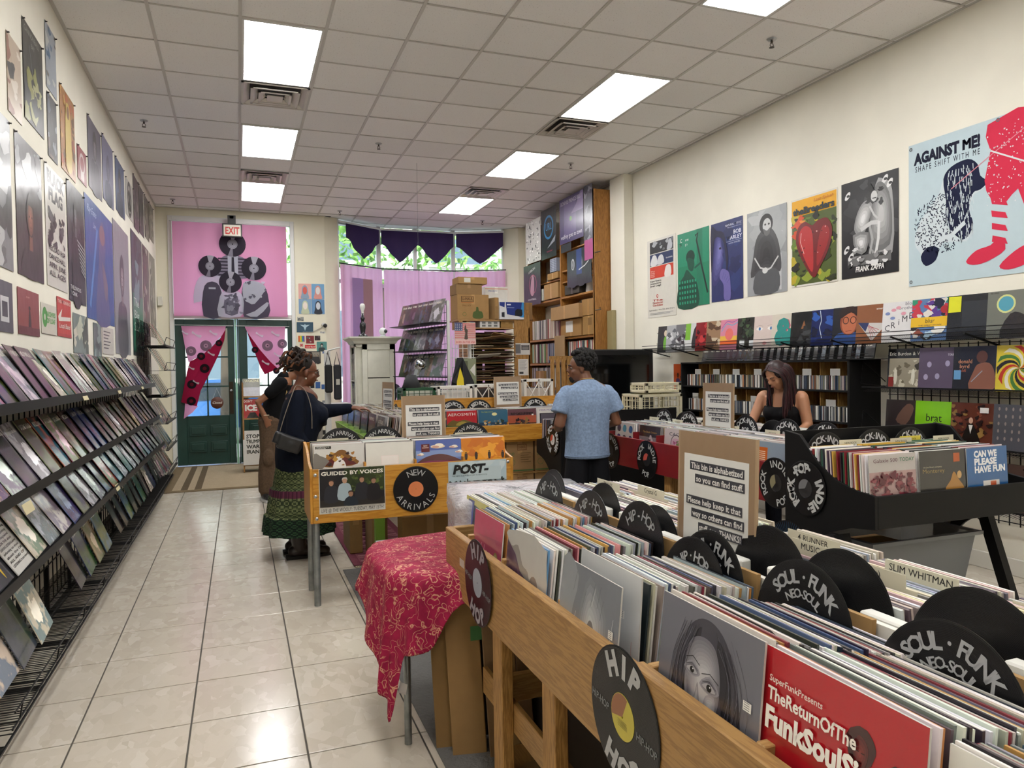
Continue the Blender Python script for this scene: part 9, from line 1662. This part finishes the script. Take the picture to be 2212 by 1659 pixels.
for s_ in (-1, 1): m.tube([q1(s_ * .03 + .022 * cos(a), .097, .004 + .018 * sin(a)) for a in [k * pi / 6 for k in range(13)]], .0016, 5, '#14120f'); m.tube([q1(s_ * .052, .096, .008), q1(s_ * .076, .04, .01), q1(s_ * .078, -.01, .008)], .0016, 5, '#14120f')
m.tube([q1(-.010, .10, .008), q1(.010, .10, .008)], .0016, 5, '#14120f'); m.obj('glasses', paint_m, t1)
m = M(); m.ball(q1(-.08, -.002, -.05), .008, 8, '#c9c5b8'); m.obj('earring', paint_m, t1); m = M(); m.tube([F1.p(.0, -.06, 1.34), F1.p(.09, -.04, 1.28), F1.p(.125, 0, 1.235), F1.p(.09, .04, 1.28), F1.p(.0, .06, 1.34)], .002, 5, '#6a5a3a'); m.ball(F1.p(.135, 0, 1.225), .014, 8, '#8a5a4a'); m.obj('necklace', paint_m, t1)
t = empty('handbag', F1.p(-.16, -.30, .80), 'black slouchy leather handbag on a patterned strap at the hip of the person in navy', 'bag')
m = M(); U_ = V((.93, -.1, -.36)).normalized(); W_2 = V((.36, 0, .93)).normalized(); c0 = F1.p(-.13, -.29, .955); R = Matrix((U_, U_.cross(W_2) * -1, W_2)).transposed(); m.obox(c0, U_ * .11, V((0, .028, 0)), W_2 * .045); m.obox(c0 + U_ * .02 - W_2 * .02, U_ * .085, V((0, .036, 0)), W_2 * .055); m.ball(c0 + U_ * .03 - W_2 * .02, (.09, .042, .06), 12, rot=R); fuse('bag_body', m, .009, plain('black_leather', '#17171a', .35), t, 3)
m = M(); m.tube(spline([tuple(c0 - U_ * .08 + W_2 * .05), tuple(F1.p(-.15, -.29, 1.15)), tuple(F1.p(-.09, -.25, 1.30)), tuple(F1.p(-.04, -.17, 1.375)), tuple(F1.p(.02, -.20, 1.33)), tuple(F1.p(.05, -.27, 1.20)), tuple(F1.p(.05, -.295, 1.04))], 5, False), [(.014, .003)] * 31, 6, '#8a7f72', side=(0, 1, 0)); m.obj('strap', cloth_m, t)
# --- person in black tee and cargo trousers behind her
F2 = Fig(.36, 8.95, -.05); sk2 = skin_m('tan_brown_skin', '#8a5c40'); c = F2.chain
t2 = empty('person', F2.p(0, 0, 0), 'person in black tee and brown cargo trousers, head hidden behind the navy cardigan', 'person')
m = M(); c(m, [(-.03, 0, .95), (.02, 0, 1.1), (.09, 0, 1.25), (.14, 0, 1.36), (.17, 0, 1.41)], [(.15, .10), (.14, .10), (.16, .11), (.15, .09), (.07, .055)]); c(m, [(.17, 0, 1.40), (.23, 0, 1.44)], [.055, .055]); q2, R2 = head(m, F2.p(.28, 0, 1.49), F2.f + V((0, -.1, -.4)), (0, 0, 1));
for s_ in (-1, 1): c(m, [(-.02, .09 * s_, .93), (-.04, .11 * s_, .5), (-.08, .12 * s_, .10), (-.08, .12 * s_, .06)], [.085, .06, .045, .045]); c(m, [(-.10, .12 * s_, .045), (.06, .13 * s_, .035)], [.04, .032])
c(m, [(.10, -.18, 1.34), (-.16, -.20, 1.13), (-.08, -.20, .95)], [.05, .042, .032]); hand(m, F2.p(-.08, -.20, .94), (.35, .1, -.9), (0, -1, 0), .3, 1, 1); c(m, [(.10, .18, 1.34), (.22, .20, 1.08), (.36, .10, 1.08)], [.05, .04, .03]); hand(m, F2.p(.37, .10, 1.08), F2.f, (0, 0, 1), .3, 1, -1)
fuse('body', m, .008, sk2, t2, 3); eyes(q2, R2, t2); r = random.Random(2); m = M(); m.ball(q2(0, -.02, .045), (.079, .092, .080), 14, '#141110', rot=R2); [m.ball(q2(.078 * cos(a) * cos(b_), -.02 + .09 * sin(a) * cos(b_), .045 + .078 * sin(b_)), .014, 6, '#14110f') for a, b_ in [(r.uniform(2.9, 6.5), r.uniform(-.3, 1.5)) for _ in range(110)]]; m.obj('short_hair', matte_m, t2)
m = M(); c(m, [(-.04, 0, .93), (.0, 0, 1.06), (.06, 0, 1.2), (.11, 0, 1.33), (.13, 0, 1.40)], [(.175, .13), (.17, .125), (.185, .135), (.17, .12), (.09, .085)], 18, e=2); c(m, [(.10, -.17, 1.345), (-.03, -.20, 1.235)], [.075, .068]); c(m, [(.10, .17, 1.345), (.17, .20, 1.22)], [.075, .068]); fuse('tee_shirt', m, .010, cloth('black_cotton', '#0c0c0e', .9, .4), t2, 5)
m = M(); m.obox(F2.p(.10, -.145, 1.26), (.05, 0, .02), (0, .004, 0), (-.02, 0, .06), '#b89a5a'); m.obj('shirt_print', print_m, t2)
m = M(); c(m, [(-.04, 0, .98), (-.04, 0, .88)], [(.165, .12), (.175, .135)], 18)
for s_ in (-1, 1): c(m, [(-.04, .09 * s_, .92), (-.05, .11 * s_, .55), (-.08, .12 * s_, .30), (-.07, .12 * s_, .11)], [(.105, .12), (.095, .105), (.09, .10), (.10, .11)]); m.ball(F2.p(-.06, .215 * s_, .50), (.07, .03, .10), 10)
fuse('cargo_trousers', m, .010, cloth('brown_cargo_cotton', '#5c4a3a', .9, .6, 7), t2, 5); m = M(); m.tube([F2.p(-.08 + .036 * cos(a), -.20 + .036 * sin(a), .985) for a in [k * pi / 6 for k in range(13)]], .004, 6, '#c9b8a0'); m.obj('bracelet', paint_m, t2)
def shoe(F, f0, l0, yw, par, c1='#1a1a1c', c2='#d6d6d4', name='sneaker'):
 a, b_ = cos(yw), sin(yw); g_ = lambda u, v_, z: F.p(f0 + u * a - v_ * b_, l0 + u * b_ + v_ * a, z)
 m = M(); m.tube([g_(-.08, 0, .055), g_(0, 0, .06), (g_(.09, 0, .05)), g_(.17, 0, .04)], [(.04, .045), (.048, .048), (.048, .038), (.03, .022)], 14, side=F.l); m.ball(g_(.155, 0, .045), .036, 10); m.ball(g_(-.07, 0, .06), .042, 10); par = fuse(name, m, .007, plain('sneaker_black', c1, .45), par, 3)
 m = M(); P = [g_(u, v_, z) for z in (.002, .030) for u, v_ in ((-.12, -.04), (.07, -.053), (.18, -.035), (.205, 0), (.18, .035), (.07, .053), (-.12, .04))]; m.add(P, [tuple(range(7))[::-1], tuple(range(7, 14))] + [(i, (i + 1) % 7, 7 + (i + 1) % 7, 7 + i) for i in range(7)], c2); m.obj('shoe_sole', paint_m, par); m = M(); m.ball(g_(.15, 0, .052), (.034, .034, .022), 8, c2); [m.tube([g_(.02 + .025 * k, -.025, .088 - .006 * k), g_(.02 + .025 * k, .025, .088 - .006 * k)], .003, 5, c2) for k in range(4)]; m.obj('toe_cap_and_laces', paint_m, par)
shoe(F2, -.10, -.13, -1.35, t2); shoe(F2, .02, .13, -.3, t2)
# --- man in the blue tee seen from behind
F3 = Fig(2.64, 5.35, pi / 2 - .05); sk3 = skin_m('warm_brown_skin', '#6e4630'); c = F3.chain
t3 = empty('person', F3.p(0, 0, 0), 'person in pale blue tee and dark shorts seen from behind', 'person')
m = M(); c(m, [(0, 0, .88), (0, 0, 1.05), (.0, -.01, 1.22), (-.01, -.01, 1.32), (-.01, 0, 1.36)], [(.15, .10), (.14, .10), (.175, .11), (.16, .085), (.08, .06)]); c(m, [(-.01, 0, 1.33), (.0, .01, 1.39), (.02, .02, 1.43)], [.058, .055, .056])
q3, R3 = head(m, F3.p(.035, .04, 1.475), F3.f * .25 + F3.l * .95 + V((0, 0, -.02)), (0, 0, 1), 1.0)
for s_ in (-1, 1): c(m, [(0, .09 * s_, .86), (.02, .10 * s_, .48), (-.01, .11 * s_, .10), (-.01, .11 * s_, .06)], [.09, .058, .042, .042]); c(m, [(-.05, .11 * s_, .04), (.13, .12 * s_, .035)], [.04, .03])
for s_ in (-1, 1): c(m, [(-.01, .175 * s_, 1.27), (-.03, .25 * s_, 1.03), (.17, .19 * s_, .98)], [.045, .046, .032]); hand(m, F3.p(.18, .185 * s_, .985), F3.f - F3.l * .5 * s_, (0, 0, 1), .5, 1, s_)
fuse('body', m, .0075, sk3, t3, 3); eyes(q3, R3, t3)
m = M(); m.tube([q3(0, .05, -.095), q3(0, .07, -.085), q3(0, .085, -.07)], [.028, .026, .014], 10, '#17110e'); m.obj('goatee', matte_m, t3)
m = M(); c(m, [(0, 0, .75), (-.005, 0, .90), (-.01, 0, 1.05), (-.01, 0, 1.20), (-.015, 0, 1.30), (-.015, 0, 1.345), (-.008, 0, 1.375)], [(.195, .13), (.185, .125), (.19, .125), (.208, .132), (.20, .108), (.125, .08), (.072, .066)], 20, e=0)
for s_ in (-1, 1): c(m, [(-.01, .165 * s_, 1.285), (-.015, .215 * s_, 1.24), (-.03, .255 * s_, 1.12)], [.06, .062, .068], e=1); m.ball(F3.p(-.01, .18 * s_, 1.28), .060, 12)
fuse('tee_shirt', m, .010, cloth('pale_blue_jersey', '#7f93b0', .85, .55, 4), t3, 5)
m = M(); m.tube([F3.p(-.005 + .196 * 0 + .123 * sin(a), .192 * cos(a), .772) for a in [k * pi / 16 for k in range(33)]], .004, 6, '#7487a4'); m.obj('hem', cloth_m, t3)
m = M(); c(m, [(0, 0, .86), (0, 0, .76)], [(.155, .10), (.165, .105)], 18, e=0)
for s_ in (-1, 1): c(m, [(0, .085 * s_, .80), (.0, .09 * s_, .70), (.01, .11 * s_, .42)], [(.085, .09), (.095, .10), (.10, .105)], e=1)
fuse('shorts', m, .010, cloth('black_shorts', '#101116', .8, .3), t3, 4); shoe(F3, .0, .12, 0, t3, '#2a2a2c'); shoe(F3, 0, -.12, 0, t3, '#2a2a2c')
m = M(); r = random.Random(3)
hh_ = q3(0, -.02, .045)
for k in range(420):
 n_ = V((r.gauss(0, 1), r.gauss(0, 1), r.gauss(0, 1))).normalized()
 if n_.y > .55 and n_.z < .55 or n_.z < -.62 or (n_.y > .1 and n_.z < -.2): continue
 m.ball(hh_ + R3 @ V((n_.x * .098, n_.y * .108 - .008, n_.z * .098 + .015)), r.uniform(.012, .019), 6, '#120f0e')
m.ball(hh_ + R3 @ V((0, -.012, .012)), (.098, .098, .098), 14, '#0f0c0b'); m.obj('curly_hair', matte_m, t3)
m = M(); m.tube([F3.p(.0 + .062 * sin(a), .062 * cos(a), 1.383 - .01 * sin(a)) for a in [k * pi / 8 for k in range(17)]], .003, 5, '#c09a5a'); m.obj('gold_chain', gloss_m, t3)
# --- red haired person bent over the far side of the red bin
F4 = Fig(4.17, 4.84, pi + .42); sk4 = skin_m('light_tan_skin', '#b07e60'); c = F4.chain
t4 = empty('person', F4.p(0, 0, 0), 'person with long dark red hair and black strap top looking down at records', 'person')
m = M(); c(m, [(-.06, 0, .85), (-.02, 0, 1.0), (.0, 0, 1.12), (.01, 0, 1.22), (.03, 0, 1.27)], [(.15, .10), (.125, .09), (.145, .10), (.15, .075), (.06, .05)]); c(m, [(.02, 0, 1.24), (.055, 0, 1.31), (.09, 0, 1.35)], [.05, .046, .05])
q4, R4 = head(m, F4.p(.12, .01, 1.395), V((-1, -.12, -.62)), V((-.4, 0, 1)), .96)
for s_ in (-1, 1): c(m, [(-.05, .09 * s_, .83), (-.03, .10 * s_, .46), (-.05, .10 * s_, .08)], [.09, .058, .04]); c(m, [(-.07, .10 * s_, .04), (.10, .10 * s_, .03)], [.036, .03]); m.ball(F4.p(-.005, .155 * s_, 1.215), .055, 12)
c(m, [(0, .165, 1.215), (.0, .21, 1.0), (.10, .19, .95), (.22, .14, 1.0)], [.052, .042, .036, .026]); hand(m, F4.p(.235, .135, 1.0), F4.f - F4.l * .3, (0, 0, 1), .5, .9, -1)
c(m, [(0, -.165, 1.215), (.08, -.22, 1.02), (.28, -.24, 1.005)], [.05, .040, .026]); hand(m, F4.p(.295, -.245, 1.005), F4.f + F4.l * .1, (0, 0, 1), .5, .9, 1)
fuse('body', m, .007, sk4, t4, 3); eyes(q4, R4, t4, .95, lid=True)
m = M(); c(m, [(-.06, 0, .84), (-.02, 0, 1.0), (.02, 0, 1.10), (.03, 0, 1.15)], [(.15, .115), (.14, .105), (.152, .112), (.135, .09)], 18, e=0); [m.ball(F4.p(.075, .065 * s_, 1.09), .062, 12) for s_ in (-1, 1)]
for s_ in (-1, 1): m.tube([F4.p(.11, .075 * s_, 1.15), F4.p(.07, .09 * s_, 1.245), F4.p(-.01, .10 * s_, 1.285), F4.p(-.08, .085 * s_, 1.20), F4.p(-.07, .07 * s_, 1.10)], .011, 8)
fuse('strap_top', m, .008, cloth('black_ribbed', '#111114', .85, .2), t4, 3)
m = M(); c(m, [(-.06, 0, .93), (-.06, 0, .84)], [(.155, .12), (.17, .13)], 18)
for s_ in (-1, 1): c(m, [(-.05, .09 * s_, .86), (-.03, .10 * s_, .46), (-.05, .10 * s_, .10)], [(.10, .11), (.07, .075), (.06, .065)])
fuse('trousers', m, .010, cloth('dark_denim', '#1a1c24', .85, .3), t4, 4); shoe(F4, -.06, .10, 0, t4, '#1a1a1c'); shoe(F4, -.06, -.10, 0, t4, '#1a1a1c')
m = M(); r = random.Random(6); hq = lambda a, b_, z: q4(a, b_, z)
for k in range(300):
 a0 = r.uniform(-1, 1); back = r.random(); sx = 1 if a0 > 0 else -1
 top = hq(.012 * sx + r.uniform(-.004, .004), .075 - .15 * back, .118 - .06 * abs(.35 - back)); mid = hq(sx * (.078 + .02 * r.random()), .055 - .14 * back, .045); low = hq(sx * (.083 + .022 * r.random()), .045 - .13 * back, -.05)
 z1 = 1.10 + .12 * back * r.random() - r.uniform(0, .06); e = low + V((0, 0, z1 - low.z)) + F4.f * (-.02 - .05 * back) + F4.l * (-.015 * sx) + V((r.uniform(-.015, .015), r.uniform(-.015, .015), 0))
 m.tube(spline([tuple(top), tuple(mid), tuple(low), tuple((low + e) / 2 + F4.l * r.uniform(-.012, .012)), tuple(e)], 3, False), [.006] * 12 + [.002], 5, r.choice(['#2a0f14', '#35141a', '#1f0b0f', '#43181f', '#160a0c']))
m.ball(hq(0, -.018, .036), (.085, .090, .088), 14, '#240d11', rot=R4); m.obj('long_hair', print_m, t4)
m = M(); m.tube([F4.p(.20 + .01 * cos(a), .145 + .031 * cos(a), .998 + .031 * sin(a)) for a in [k * pi / 6 for k in range(13)]], .006, 6, '#c9b070'); m.obj('bracelet', chrome_m, t4, 'metal bangle'); m = M(); m.tube([F4.p(.255 + .006 * cos(a), -.24 + .030 * cos(a), 1.003 + .030 * sin(a)) for a in [k * pi / 6 for k in range(13)]], .005, 6, '#c9a24a'); m.obj('watch', chrome_m, t4)
